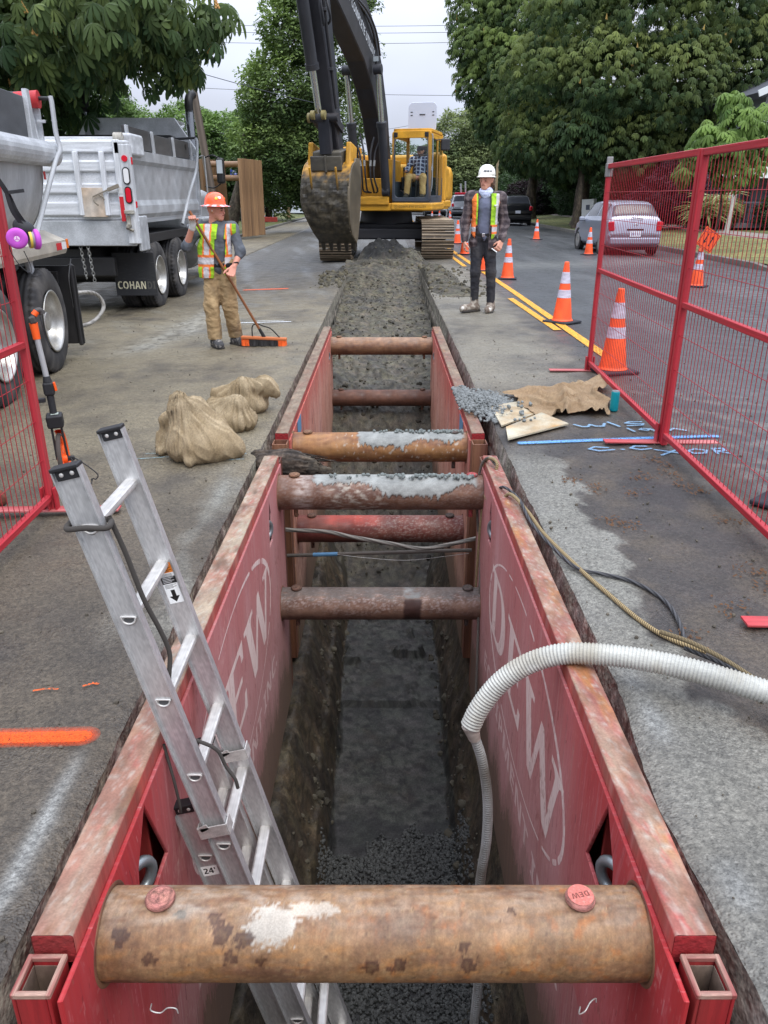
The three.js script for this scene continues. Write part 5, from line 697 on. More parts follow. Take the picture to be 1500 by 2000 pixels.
{
  const P = [[1.17, 5.70], [1.73, 5.78], [2.0, 6.85], [1.05, 6.5]], us = steps(0, 1, 0.016), vs = steps(0, 1, 0.02);
  const pos = (u, v) => { let X = lerp(lerp(P[0][0], P[1][0], u), lerp(P[3][0], P[2][0], u), v), d = lerp(lerp(P[0][1], P[1][1], u), lerp(P[3][1], P[2][1], u), v); X += 0.05 * fbm(u * 4, v * 4, 3, 3) * (u < 0.05 || u > 0.95 ? 1.6 : 1) - 0.1 * Math.exp(-Math.pow((v - 0.55) / 0.12, 2)) * sstep(0.8, 1, u); d += 0.12 * fbm(u * 3.3, v * 3, 8, 3) + 0.05 * fbm(u * 9, v * 3, 18, 2); const h = 0.012 + 0.05 * Math.pow(clamp(1 - 3.2 * Math.abs(fbm(u * 3.1 + v * 1.3, v * 1.7, 21, 3))), 2) + 0.02 * (0.5 + fbm(u * 7, v * 6, 25, 3)) + 0.05 * Math.exp(-Math.pow((u - 0.42 - 0.1 * v) / 0.035, 2)) * sstep(0.9, 0.6, v) + 0.06 * sstep(0.75, 1, u) * sstep(0.5, 0.95, v); return [X, groundY(X) + h, -d]; };
  const g = sheet(us, vs, pos, (u, v) => mul3(mix3(OB(204, 176, 140), OB(184, 154, 118), clamp(0.5 + 1.6 * fbm(u * 5, v * 5, 9, 4))), 1.4), (u, v) => [u * 0.7, v * 0.7]);
  const m = mesh('burlap_cloth', g, vmat({ map: tex(burlapT, 6, 6), bumpMap: tex(burlapB, 14, 14), bumpScale: 0.002, roughness: 0.98, side: THREE.DoubleSide })); tag(m, 'empty rumpled burlap cloth lying flat on the asphalt by the gravel', 'burlap cloth');
  // two cream boards
  const boardC = (x, y, z) => { const n = fbm(x * 5, z * 4, 3, 4); return mul3(mix3(OB(222, 212, 184), mix3(OB(214, 170, 110), OB(170, 164, 146), clamp(0.5 + 2 * fbm(x * 3, z * 3, 8, 3))), clamp(0.25 + 1.8 * n)), 1.35); };
  const board = (pts, y, label) => { const cx = pts.reduce((s, p) => s + p[0], 0) / 4, cd = pts.reduce((s, p) => s + p[1], 0) / 4; const us2 = steps(0, 1, 0.04), top = sheet(us2, us2, (u, v) => { const X = lerp(lerp(pts[0][0], pts[1][0], u), lerp(pts[3][0], pts[2][0], u), v), d = lerp(lerp(pts[0][1], pts[1][1], u), lerp(pts[3][1], pts[2][1], u), v); return [X - cx, 0.013, -(d - cd)]; }), side = ext(pts.map((p) => [p[0] - cx, p[1] - cd]), 0.012, 0.001); side.rotateX(-Math.PI / 2); side.translate(0, 0.0065, 0); const q = mesh('board', paint(M([side, top]), boardC), vmat({ map: wearT, roughness: 0.85 })); q.position.set(cx, y, -cd); q.rotation.z = 0.02; tag(q, label, 'board'); return q; };
  board([[0.87, 5.5], [1.22, 5.86], [1.10, 6.2], [0.86, 6.08]], groundY(1) + 0.008, 'cream painted board under the spilled gravel and the burlap cloth');
  board([[0.86, 5.12], [1.36, 5.48], [1.22, 5.80], [0.89, 5.42]], groundY(1) + 0.022, 'cream board with a stained corner lying nearest to the blue line');
  const r = rng(8); scatter('board_gravel', 22, () => [[0.9 + 0.28 * r(), groundY(1) + 0.045, -(5.5 + 0.6 * r())], 0.01 + 0.012 * r(), mul3(OB(146, 152, 150), 0.8 + 0.4 * r())], stoneM, 'a few grey stones lying on the cream boards', 'gravel');
}
{
  const t = thing('drink_can', 'tall turquoise drink can standing beside the burlap cloth by the fence', 'drink can', [1.80, groundY(1.8) + 0.003, -5.87]);
  const ct = canvasTex(256, 256, (c, W, H) => { const g = c.createLinearGradient(0, 0, 0, H); g.addColorStop(0, '#14a0ac'); g.addColorStop(1, '#0d8492'); c.fillStyle = g; c.fillRect(0, 0, W, H); c.globalAlpha = 0.5; c.fillStyle = '#c8ece8'; c.beginPath(); c.ellipse(190, 200, 16, 26, 0, 0, 7); c.fill(); c.globalAlpha = 0.35; for (let i = 0; i < 5; i++) c.fillRect(90, 40 + i * 12, 40, 4); });
  mesh('can_body', lathe([[0.001, 0], [0.024, 0.001], [0.027, 0.005], [0.0325, 0.014], [0.0325, 0.148], [0.029, 0.158]], 32), mat({ map: ct, metalness: 0.35, roughness: 0.35 }), t);
  mesh('can_lid', lathe([[0.029, 0.158], [0.0285, 0.163], [0.0265, 0.163], [0.0255, 0.159], [0.0001, 0.159]], 32), ringM, t); mesh('pull_tab', bx(0.012, 0.002, 0.02, [0, 0.161, 0.004], [0, 0.3, 0], 0.001), ringM, t);
}
{ // roots and bark jammed between the shields on the left
  const r = rng(44), t = thing('root_clump', 'dark splintered tree root jammed between the two shields on the left', 'tree root', [-0.62, -0.16, -5.02]);
  const bones = [[[-0.2, 0, 0], [0.12, -0.02, 0.02], 0.085, 0.06], [[0.1, -0.01, 0.02], [0.27, -0.045, 0.05], 0.055, 0.016], { c: [-0.05, 0.02, 0], e: [0.16, 0.08, 0.09] }, [[-0.25, 0.04, -0.05], [-0.1, 0.0, -0.1], 0.05, 0.05]];
  mesh('root', skin(bones, 0.03, 0.008, (x, y, z) => mul3(mix3(OB(104, 92, 80), OB(62, 54, 46), clamp(0.5 + 2.4 * fbm(x * 8, y * 30, z * 30, 3))), 1.5), (d, x, y, z) => d - 0.02 * Math.abs(fbm(x * 5, y * 26, z * 26, 3)) - 0.012 * fbm(x * 20, y * 20, z * 20, 3)), soilM, t);
  for (let i = 0; i < 34; i++) { const x = lerp(-0.2, 0.2, r()), y = 0.06 * (r() - 0.3) + 0.03, z = 0.1 * (r() - 0.4), a = 0.5 * (r() - 0.55), l = 0.07 + 0.13 * r(); mesh('splinter', paint(rod([x, y, z], [x + l * Math.cos(a), y + l * Math.sin(a) * 0.6 - 0.01, z + 0.05 * (r() - 0.3)], 0.006 + 0.008 * r(), 0.002, 5), () => mul3(mix3(OB(120, 104, 88), OB(60, 52, 44), r()), 1.4)), soilM, t); }
}

// ---------------------------------------------------------------- measuring wheel, respirator
{
  const t = thing('measuring_wheel', 'orange measuring wheel with a folding handle standing beside the left fence', 'measuring wheel', [-2.0, groundY(-2) + 0.005, -4.56]); t.rotation.set(0, 0.3, 0.03, 'YXZ');
  const og = mat({ color: C(250, 96, 28), roughness: 0.45 }), bk = mat({ color: C(34, 34, 36), roughness: 0.6 }), al = mat({ color: C(196, 198, 198), metalness: 0.5, roughness: 0.35 }), R = 0.155;
  const w = mesh('wheel', M([put(new THREE.TorusGeometry(R - 0.012, 0.011, 10, 48), [0, R, 0], [0, Math.PI / 2 - 0.0, 0]), rod([-0.03, R, 0], [0.03, R, 0], 0.028, 0.028, 18), ...[0, 1, 2, 3, 4].map((k) => { const a = k * 1.2566 + 0.3; return bar([0, R, 0], [0, R + Math.sin(a) * (R - 0.018), Math.cos(a) * (R - 0.018)], 0.012, 0.034, 0.003); })]), og, t);
  mesh('tyre', put(new THREE.TorusGeometry(R - 0.004, 0.011, 10, 56), [0, R, 0], [0, Math.PI / 2, 0], [1, 1, 1.3]), mat({ color: C(70, 62, 56), roughness: 0.9 }), w);
  mesh('fork', M([bar([0.032, R, 0], [0.028, 0.36, 0], 0.012, 0.026), bar([-0.032, R, 0], [-0.028, 0.36, 0], 0.012, 0.026), bx(0.045, 0.028, 0.03, [0.048, R, 0])]), bk, t);
  mesh('mudguard', (() => { const g = new THREE.TorusGeometry(R + 0.02, 0.012, 8, 24, 1.7); g.rotateY(Math.PI / 2); return put(g, [0.0, R, 0], [-0.5, 0, 0], [2.2, 1, 1]); })(), og, t);
  const ct = mesh('counter_box', bx(0.095, 0.085, 0.085, [0, 0.405, 0.0], [0.12, 0, 0], 0.014), bk, t); mesh('counter_window', bx(0.045, 0.004, 0.03, [0.006, 0.449, 0.012], [0.12, 0, 0], 0.001), mat({ color: C(170, 180, 170), roughness: 0.2 }), ct);
  mesh('lower_tube', rod([0, 0.44, 0], [0, 0.57, -0.008], 0.021, 0.021, 18), bk, t); mesh('folding_hinge', M([bx(0.062, 0.085, 0.058, [0, 0.60, -0.008], [0, 0, 0], 0.016), rod([0, 0.64, -0.008], [0, 0.675, -0.01], 0.026, 0.02, 16), bx(0.05, 0.026, 0.03, [-0.055, 0.535, 0], [0, 0, 0], 0.005)]), bk, t); mesh('hinge_lever', bx(0.014, 0.055, 0.024, [0.037, 0.61, -0.005], [0, 0, 0.1], 0.005), og, t);
  mesh('upper_tube', rod([0, 0.66, -0.01], [-0.012, 0.945, -0.02], 0.0165, 0.0165, 18), al, t); mesh('handle_grip', rod([-0.0115, 0.895, -0.019], [-0.014, 0.99, -0.022], 0.021, 0.024, 18), og, t);
  mesh('handle', M([bx(0.04, 0.045, 0.05, [-0.014, 1.005, -0.02], [0, 0, 0.2], 0.012), tube([[-0.01, 1.02, -0.03], [0.012, 1.05, -0.04], [0.035, 1.052, -0.05], [0.042, 1.03, -0.05]], 0.017, 16, 10)]), mat({ color: C(66, 62, 60), roughness: 0.6 }), t); mesh('handle_band', rod([-0.005, 1.03, -0.033], [0.014, 1.05, -0.04], 0.0185, 0.0185, 14), og, t); mesh('brake_cable', tube([[0.03, 1.02, -0.02], [0.035, 0.96, -0.01], [0.04, 0.9, -0.01], [0.055, 0.84, 0.0]], 0.004, 24, 6), bk, t);
  mesh('kickstand', M([tube([[0.05, 0.17, 0.0], [0.12, 0.12, 0.03], [0.19, 0.05, 0.06], [0.175, 0.02, 0.07], [0.16, 0.03, 0.07], [0.15, 0.01, 0.075]], 0.004, 40, 6), tube([[0.05, 0.16, 0.02], [0.1, 0.06, 0.08], [0.13, 0.004, 0.1], [0.15, 0.01, 0.09], [0.15, 0.03, 0.08]], 0.004, 40, 6)]), bk, t);
}
{
  const t = thing('respirator', 'respirator mask with purple round filters hanging on the left fence post', 'respirator', [-1.735, 1.365, -3.90]); t.rotation.y = 0.42;
  const pu = mat({ color: C(196, 84, 200), roughness: 0.7, bumpMap: fabricB, bumpScale: 0.001 }), bk = mat({ color: C(36, 37, 40), roughness: 0.6 }), gy = mat({ color: C(150, 148, 150), roughness: 0.6 }), ye = mat({ color: C(224, 196, 80), roughness: 0.6 });
  const disc = (x, y, z, rx, ry, nm) => { const g = lathe([[0.0001, 0.022], [0.012, 0.022], [0.018, 0.025], [0.035, 0.025], [0.046, 0.018], [0.048, 0.008], [0.045, -0.004], [0.0001, -0.004]], 32); const m = mesh(nm, put(g, [0, 0, 0], [Math.PI / 2, 0, 0]), pu, t); m.position.set(x, y, z); m.rotation.set(rx, ry, 0); mesh('filter_logo', M([put(new THREE.CircleGeometry(0.0125, 20), [0, 0, 0.0235])]), mat({ color: C(240, 214, 236) }), m); mesh('filter_slits', M([0, 1, 2].map((k) => put(bx(0.0022, 0.011, 0.001, [0, 0.006, 0.0242], [0, 0, 0], 0), [0, 0, 0], [0, 0, k * 2.094]))), pu, m); mesh('filter_rim', put(new THREE.CylinderGeometry(0.04, 0.036, 0.022, 28), [0, 0, -0.014], [Math.PI / 2, 0, 0]), gy, m); return m; };
  disc(-0.02, 0.0, 0.03, 0.05, -0.05, 'filter'); const d2 = disc(0.055, -0.008, -0.01, 0.1, 1.75, 'filter'); mesh('filter_label', put(new THREE.CylinderGeometry(0.0405, 0.0405, 0.012, 28, 1, true), [0, 0, -0.02], [Math.PI / 2, 0, 0]), ye, d2);
  mesh('face_piece', skin([{ c: [0.02, 0.035, -0.02], e: [0.045, 0.04, 0.035] }, [[0.0, 0.06, -0.02], [0.02, 0.02, -0.03], 0.025, 0.03]], 0.03, 0.005), bk, t);
  const strap = (pts, w = 0.011) => { const cv = new THREE.CatmullRomCurve3(pts.map((p) => V(...p))); return sheet([-1, 1], steps(0, 1, 0.03), (u, v) => { const p = cv.getPoint(v); return [p.x + u * w, p.y + u * w * 0.2, p.z + 0.002 * u]; }); };
  mesh('strap', M([strap([[0.02, 0.07, 0], [-0.005, 0.12, 0.01], [-0.02, 0.17, 0.01], [-0.03, 0.2, 0.02], [-0.06, 0.26, 0.02], [-0.085, 0.3, 0.0], [-0.1, 0.33, -0.04]]), strap([[0.01, 0.06, 0.01], [-0.02, 0.12, 0.02], [-0.032, 0.2, 0.02]], 0.009), put(strap([[0, 0, 0], [0.03, 0.003, 0.01], [0.06, 0.01, 0.01]], 0.0005), [-0.03, 0.2, 0.02])]), mat({ color: C(40, 40, 43), side: THREE.DoubleSide, roughness: 0.85 }), t);
  mesh('strap_end', bx(0.07, 0.016, 0.003, [0.01, 0.205, 0.03], [0, 0, 0.12], 0.001), bk, t);
  mesh('thin_strap', M([tube([[-0.05, 0.0, 0], [-0.06, -0.05, 0.01], [-0.03, -0.12, 0.02], [0.01, -0.16, 0.02], [0.02, -0.13, 0.0], [0.0, -0.06, -0.02]], 0.0022, 40, 5), tube([[0, -0.15, 0.02], [0.03, -0.175, 0.02], [0.06, -0.17, 0.02]], 0.002, 16, 5)]), bk, t);
}
// ---------------------------------------------------------------- excavator
const yelC = (mud) => (x, y, z) => { const n = fbm(x * 2.4, y * 2.4, z * 2.4, 4), n2 = fbm(x * 9, y * 9, z * 9, 3); let c = mix3(A3(226, 166, 44), A3(198, 144, 54), clamp(0.3 + n)); c = mix3(c, A3(120, 92, 58), clamp(2 * (n2 - 0.1)) * 0.5); return mul3(mud ? mix3(c, mix3(OB(110, 100, 80), OB(64, 59, 49), clamp(0.6 + 1.6 * n2)), clamp(mud(x, y, z) + 0.9 * n2 + 0.5 * n)) : c, 1.25); };
const yelM = vmat({ map: wearT, roughness: 0.5 }), darkM = vmat({ map: wearT, roughness: 0.55 });
const darkC = (x, y, z) => mul3(mix3(A3(44, 46, 54), A3(70, 68, 68), clamp(0.25 + 1.4 * fbm(x * 3, y * 3, z * 3, 4))), 1.3);
const glassM = new THREE.MeshPhysicalMaterial({ color: 0xe6f0ee, transmission: 1, thickness: 0, roughness: 0.03, ior: 1.45 });
const chromeM = mat({ color: C(206, 208, 210), metalness: 0.95, roughness: 0.2 });
const CAB = {};
{
  const AL = -0.245, gy0 = groundY(0.1) - 0.02, X0 = 0.07, D0 = 24;
  const E = thing('excavator', 'yellow and black tracked excavator with a muddy bucket straddling the end of the trench', 'excavator', [X0, gy0, -D0]);
  const U = (g) => (Array.isArray(g) ? M(g) : g).rotateY(AL);                       // upper works, slewed to the left
  const pt = (name, g, c, m = yelM, parent = E) => mesh(name, paint(M(Array.isArray(g) ? g : [g]), c), m, parent);
  // tracks
  const shoeG = paint(M([bx(0.86, 0.03, 0.2, [0, 0.015, 0], [0, 0, 0], 0.004), ...[-0.088, 0, 0.088].map((z) => bx(0.86, 0.032, 0.018, [0, 0.044, z], [0, 0, 0], 0.004)), bx(0.05, 0.012, 0.1, [-0.1, 0.03, 0.04], [0, 0, 0], 0), bx(0.05, 0.012, 0.1, [0.1, 0.03, 0.04], [0, 0, 0], 0)]), (x, y, z) => { const n = fbm(x * 6, y * 20, z * 12, 4); return mul3(y > 0.036 ? mix3(A3(206, 186, 158), A3(150, 130, 106), clamp(0.4 + 2 * n)) : mix3(A3(150, 132, 110), A3(84, 74, 62), clamp(0.5 + 2 * n)), 1.05); });
  const shoeG2 = paint(shoeG.clone(), (x, y, z) => { const n = fbm(x * 5 + 7, y * 20, z * 12 + 3, 4); return mul3(y > 0.036 ? mix3(A3(190, 170, 142), A3(128, 112, 92), clamp(0.5 + 2 * n)) : mix3(A3(126, 112, 94), A3(66, 60, 52), clamp(0.5 + 2 * n)), 1.05); });
  const shM = vmat({ roughness: 0.6, metalness: 0.2, map: wearT });
  for (const tx of [-1.37, 1.36]) {
    const R = 0.46, hl = 1.98, yc = 0.53, per = 4 * hl + 2 * Math.PI * R, n = Math.round(per / 0.2165);
    const fr = pt('track_frame', [bx(0.5, 0.42, 3.7, [tx, yc, 0], [0, 0, 0], 0.05), ...[-1, 1].map((s) => rod([tx - 0.2, yc, s * hl], [tx + 0.2, yc, s * hl], R - 0.05, R - 0.05, 28)), ...[-1.4, -0.7, 0, 0.7, 1.4].map((z) => rod([tx - 0.25, 0.2, z], [tx + 0.25, 0.2, z], 0.12, 0.12, 16))], darkC, darkM);
    for (let i = 0; i < n; i++) {
      let s = i / n * per, p, a; if (s < 2 * hl) { p = [yc + R, -hl + s]; a = 0; } else if ((s -= 2 * hl) < Math.PI * R) { a = s / R; p = [yc + R * Math.cos(a), hl + R * Math.sin(a)]; } else if ((s -= Math.PI * R) < 2 * hl) { p = [yc - R, hl - s]; a = Math.PI; } else { s -= 2 * hl; a = Math.PI + s / R; p = [yc + R * Math.cos(a), -hl + R * Math.sin(a)]; }
      const m = mesh('track_shoe', i % 2 ? shoeG : shoeG2, shM, fr); m.position.set(tx, p[0], p[1]); m.rotation.x = a;
    }
  }
  pt('undercarriage', [bx(2.0, 0.42, 1.5, [0, 0.72, 0], [0, 0, 0], 0.06), bx(2.3, 0.3, 0.5, [0, 0.66, 0.95], [0, 0.0, 0], 0.05), bx(2.3, 0.3, 0.5, [0, 0.66, -0.95], [0, 0, 0], 0.05), rod([0, 0.9, 0], [0, 1.28, 0], 0.78, 0.72, 40)], (x, y, z) => mul3(darkC(x, y, z), 0.8), darkM);
  // deck, house, counterweight
  pt('deck', U([bx(2.9, 0.2, 3.9, [0, 1.36, -0.3], [0, 0, 0], 0.03), bx(0.92, 0.22, 0.1, [0.02, 1.52, 1.66], [0, 0, 0], 0.03)]), yelC());
  pt('side_box', U([bx(0.86, 1.25, 2.3, [-1.02, 2.1, -0.4], [0, 0, 0], 0.07), bx(0.8, 0.62, 0.95, [-1.02, 1.78, 1.2], [0, 0, 0], 0.06), bx(0.5, 0.18, 0.5, [-0.95, 2.82, 0.3], [0, 0, 0], 0.05)]), yelC());
  pt('handrail', U([tube([[-1.4, 2.1, 1.55], [-1.4, 2.75, 1.5], [-1.4, 2.98, 0.9], [-1.4, 2.98, -0.6], [-1.4, 2.75, -0.7]], 0.02, 30, 6), tube([[-0.64, 2.1, 1.3], [-0.64, 2.75, 1.1], [-0.64, 2.9, 0.5]], 0.018, 20, 6)]), darkC, darkM);
  pt('engine_hood', U([bx(2.8, 1.0, 1.9, [0, 2.0, -1.55], [0, 0, 0], 0.12), bx(1.9, 0.3, 1.5, [-0.2, 2.6, -1.6], [0, 0, 0], 0.1)]), yelC());
  pt('counterweight', U([bx(2.9, 1.15, 0.7, [0, 1.95, -2.75], [0, 0, 0], 0.25)]), yelC());
  const ped = pt('boom_pedestal', U([bx(0.1, 1.2, 1.5, [-0.36, 1.95, 0.7], [0, 0, 0], 0.02), bx(0.1, 1.2, 1.5, [0.36, 1.95, 0.7], [0, 0, 0], 0.02), bx(0.62, 0.55, 0.06, [0, 1.72, 1.42], [0, 0, 0], 0.02), bx(0.6, 0.12, 0.5, [0, 2.02, 1.2], [0, 0, 0], 0.02), bx(0.14, 0.6, 0.4, [-0.58, 2.05, 1.3], [0, 0, 0], 0.02)]), yelC());
  pt('access_hole', U([put(new THREE.CylinderGeometry(0.17, 0.17, 0.04, 24), [0, 1.56, 1.445], [Math.PI / 2, 0, 0], [1, 1, 0.45])]), () => [0.008, 0.008, 0.008], darkM, ped);
  // boom
  const side = (pts, w, x = 0, bev = 0.025) => { const g = ext(pts.map(([z, y]) => [z, y]), w, bev); g.applyMatrix4(new THREE.Matrix4().makeBasis(V(0, 0, 1), V(0, 1, 0), V(-1, 0, 0))); g.translate(x, 0, 0); return g; };
  const boomC = (x, y, z) => mul3(mix3(A3(40, 43, 52), mix3(A3(70, 58, 48), A3(54, 55, 60), clamp(0.5 + fbm(x * 4, y * 2, z * 2, 3))), clamp(0.2 + 1.2 * fbm(x * 2, y * 1.4, z * 1.4, 4))), 1.25);
  const boom = pt('boom', U([side([[0.25, 2.05], [0.5, 1.85], [0.85, 1.95], [1.25, 2.75], [1.75, 3.5], [2.35, 4.1], [3.1, 4.6], [4.3, 5.08], [6.1, 5.75], [6.28, 6.0], [6.1, 6.28], [4.2, 6.2], [3.0, 5.95], [2.1, 5.5], [1.45, 4.8], [0.75, 3.6]], 0.46)]), boomC, darkM);
  pt('boom_light', U([bx(0.16, 0.13, 0.08, [0.36, 4.72, 2.5], [0.2, 0, 0], 0.02), rod([0.3, 4.55, 2.45], [0.36, 4.68, 2.48], 0.02)]), darkC, darkM, boom); mesh('lamp_glass', U([bx(0.13, 0.1, 0.01, [0.36, 4.715, 2.546], [0.2, 0, 0], 0.003)]), mat({ color: C(190, 200, 205), roughness: 0.2 }), boom);
  pt('hose', U([...[-0.08, 0.0, 0.08].map((x, i) => tube([[x + 0.17, 5.85 - 0.05 * i, 4.4], [x + 0.24, 5.62, 3.3], [x + 0.28, 5.32, 2.55], [x + 0.2, 4.9, 1.8]], 0.024, 24, 6)), tube([[0.0, 6.0, 5.5], [0.15, 5.4, 6.15], [0.2, 4.9, 6.1], [0.1, 4.8, 5.9]], 0.025, 24, 6), tube([[0.1, 6.0, 5.5], [0.26, 5.3, 6.05], [0.3, 4.95, 5.95], [0.14, 4.85, 5.8]], 0.025, 24, 6)]), darkC, darkM, boom);
  const lettering = (text, w, h, col, font, logo) => canvasTex(1024, 128, (c) => { c.fillStyle = col; c.font = font; c.textBaseline = 'middle'; c.fillText(text, logo ? 150 : 10, 68, 860); if (logo) { c.lineWidth = 12; c.strokeStyle = col; c.beginPath(); c.arc(64, 64, 44, 0, 7); c.stroke(); c.beginPath(); c.arc(64, 64, 18, 0, 7); c.fill(); } });
  const quad = (p) => { const g = new THREE.BufferGeometry(); g.setAttribute('position', new THREE.Float32BufferAttribute(p.flat(), 3)); g.setAttribute('uv', new THREE.Float32BufferAttribute([0, 0, 1, 0, 1, 1, 0, 1], 2)); g.setIndex([0, 1, 2, 0, 2, 3]); g.computeVertexNormals(); return g; };
  { const a = [4.55, 5.62], b = [2.2, 4.72], L = Math.hypot(b[0] - a[0], b[1] - a[1]), n = [(b[1] - a[1]) / L * -0.3 * -1, 0]; const px_ = -(b[1] - a[1]) / L * 0.30, py_ = (b[0] - a[0]) / L * -0.30; const q = [[0.2335, a[1], a[0]], [0.2335, b[1], b[0]], [0.2335, b[1] + py_, b[0] - px_ * -1 * -1], [0.2335, a[1] + py_, a[0] - px_ * -1 * -1]]; mesh('lettering', U(quad(q)), mat({ map: lettering('COMPLETE UTILITY', 1, 1, '#c9cdd2', 'bold 112px sans-serif', true), transparent: true, roughness: 0.6 }), boom); }
  // cylinders
  const cyl = (a, b, x, r, share, nm = 'cylinder') => { const mid = [x, lerp(a[1], b[1], share), lerp(a[0], b[0], share)]; const c = pt(nm, U([rod([x, a[1], a[0]], mid, r, r, 20), rod([x - 0.09, a[1], a[0]], [x + 0.09, a[1], a[0]], r * 1.1, r * 1.1, 16), rod(mid, [x, lerp(a[1], b[1], share + 0.04), lerp(a[0], b[0], share + 0.04)], r * 1.16, r * 1.16, 20)]), darkC, darkM); mesh('piston_rod', U(rod(mid, [x, b[1], b[0]], r * 0.6, r * 0.6, 16)), chromeM, c); pt('rod_eye', U([rod([x - 0.1, b[1], b[0]], [x + 0.1, b[1], b[0]], r, r, 16)]), darkC, darkM, c); return c; };
  for (const x of [-0.4, 0.4]) cyl([1.66, 1.75], [2.5, 4.5], x, 0.115, 0.55, 'boom_cylinder');
  pt('hydraulic_hose', U([-0.2, -0.1, 0.06, 0.16].map((x, i) => tube([[x * 2.4, 3.05 + 0.1 * (i % 2), 1.9], [x * 1.3, 2.75, 1.98], [x, 2.45, 2.0], [x * 0.9, 2.1, 1.95], [x * 1.1, 1.78, 1.7], [x * 0.5, 1.72, 1.52]], 0.024, 40, 7))), darkC, darkM);
  pt('hose_fitting', U([-0.2, -0.1, 0.06, 0.16].map((x) => rod([x * 1.08, 2.5, 2.0], [x * 0.98, 2.36, 2.0], 0.03, 0.03, 10))), () => A3(170, 172, 172), darkM);
  // stick, links, bucket
  pt('stick', U([side([[6.75, 6.1], [6.4, 7.0], [5.95, 6.9], [5.62, 5.6], [4.78, 2.62], [4.86, 2.45], [5.06, 2.45], [5.2, 2.6], [5.9, 4.4]], 0.36)]), boomC, darkM);
  cyl([6.72, 5.75], [5.62, 3.2], -0.1, 0.125, 0.62, 'bucket_cylinder');
  pt('stick_pipe', U([rod([0.2, 6.2, 6.45], [0.2, 3.4, 5.35], 0.035, 0.035, 10), rod([-0.24, 6.2, 6.5], [-0.24, 3.6, 5.45], 0.03, 0.03, 10), bx(0.1, 0.06, 0.1, [0.2, 4.1, 5.68]), bx(0.1, 0.06, 0.1, [0.2, 5.1, 6.05])]), darkC, darkM);
  pt('bucket_link', U([bar([-0.24, 3.2, 5.62], [-0.24, 3.0, 5.05], 0.06, 0.16), bar([0.24, 3.2, 5.62], [0.24, 3.0, 5.05], 0.06, 0.16), bar([0, 3.22, 5.64], [0, 2.5, 5.5], 0.26, 0.16), rod([-0.32, 3.2, 5.62], [0.32, 3.2, 5.62], 0.085, 0.085, 16)]), boomC, darkM);
  pt('pin_boss', U([rod([-0.36, 3.2, 5.62], [-0.3, 3.2, 5.62], 0.1, 0.1, 16), rod([0.0, 3.24, 5.76], [0.08, 3.24, 5.76], 0.09, 0.09, 16), rod([-0.16, 3.24, 5.76], [-0.24, 3.24, 5.76], 0.09, 0.09, 16)]), () => A3(164, 150, 96), darkM);
  const coup = pt('coupler', U([bx(0.66, 0.34, 0.62, [0, 2.42, 5.2], [0.15, 0, 0], 0.04), bx(0.72, 0.3, 0.07, [0, 2.3, 5.55], [0.15, 0, 0], 0.02), bx(0.05, 0.34, 0.06, [0, 2.29, 5.6], [0.15, 0, 0], 0.01)]), (x, y, z) => mul3(mix3(OB(132, 124, 106), OB(88, 86, 82), clamp(0.5 + 2 * fbm(x * 5, y * 5, z * 5, 4))), 1.3), darkM);
  const mudB = (x, y, z) => sstep(2.3, 1.7, y) * 1.45 + 0.25 + (x > 0.62 ? 0.3 : 0), bw = 0.55;
  const prof = []; for (let i = 0; i <= 14; i++) { const a = lerp(1.62, -0.95, i / 14); prof.push([5.12 + 0.62 * Math.cos(a), 1.52 + 0.84 * Math.sin(a)]); } prof.push([5.28, 0.72], [5.1, 0.62]);
  const strip = sheet(steps(0, 1, 0.04), steps(0, prof.length - 1, 0.25), (u, v) => { const i = Math.min(prof.length - 2, Math.floor(v)), f = v - i, cr = 0.05 * fbm(u * 5, v * 0.8, 4, 4) * sstep(4, 7, v); return [lerp(-bw, bw, u) * (1 - 0.04 * sstep(8, 14, v)), lerp(prof[i][1], prof[i + 1][1], f) + cr * 0.3, lerp(prof[i][0], prof[i + 1][0], f) + cr]; });
  const bk = mesh('bucket', new THREE.BoxGeometry(0.1, 0.1, 0.1), yelM, E);
  { // keep the colours painted before the merge
    const list = [paint(strip, yelC(mudB)), ...[-1, 1].map((s) => paint(side([[4.72, 2.0], [4.84, 2.42], [5.12, 2.42], ...prof.slice(1), [5.0, 0.72], [4.84, 1.2]], 0.045, s * bw, 0.006), s > 0 ? (x, y, z) => mul3(mix3(OB(146, 132, 108), OB(98, 88, 70), clamp(0.4 + 2 * fbm(x * 4, y * 4, z * 4, 4))), 1.3) : yelC(mudB))), ...[-1, 1].map((s) => paint(bx(0.12, 0.7, 0.5, [s * 0.44, 2.36, 5.1], [-0.2, 0, 0], 0.03), yelC())), ...[-0.3, 0.3].map((x) => paint(bx(0.04, 0.5, 0.05, [x, 1.98, 5.76], [0.3, 0, 0], 0.01), yelC(mudB)))];
    const q = M(list), P = q.attributes.position; for (let i = 0; i < P.count; i++) { const y = P.getY(i), k = sstep(1.55, 0.7, y); P.setX(i, P.getX(i) * (1 - 0.2 * k) + 0.10 * k); } q.computeVertexNormals(); bk.geometry = U(q.toNonIndexed ? q : q);
  }
  for (let i = 0; i < 5; i++) pt('bucket_tooth', U([ext([[-0.055, 0], [0.055, 0], [0.035, -0.24], [-0.035, -0.24]], 0.07, 0.012).rotateX(0.35).translate(lerp(-bw + 0.08, bw - 0.08, i / 4) * 0.8 + 0.1, 0.68, 5.1)]), (x, y, z) => mul3(mix3(OB(84, 76, 62), OB(60, 54, 46), clamp(0.5 + fbm(x * 9, y * 9, z * 9, 3))), 1.2), darkM, bk);
  // cab
  const x0 = 0.56, x1 = 1.6, y0 = 1.5, y1 = 3.2, z0 = -0.12, z1 = 1.62, cx = (x0 + x1) / 2, w = x1 - x0;
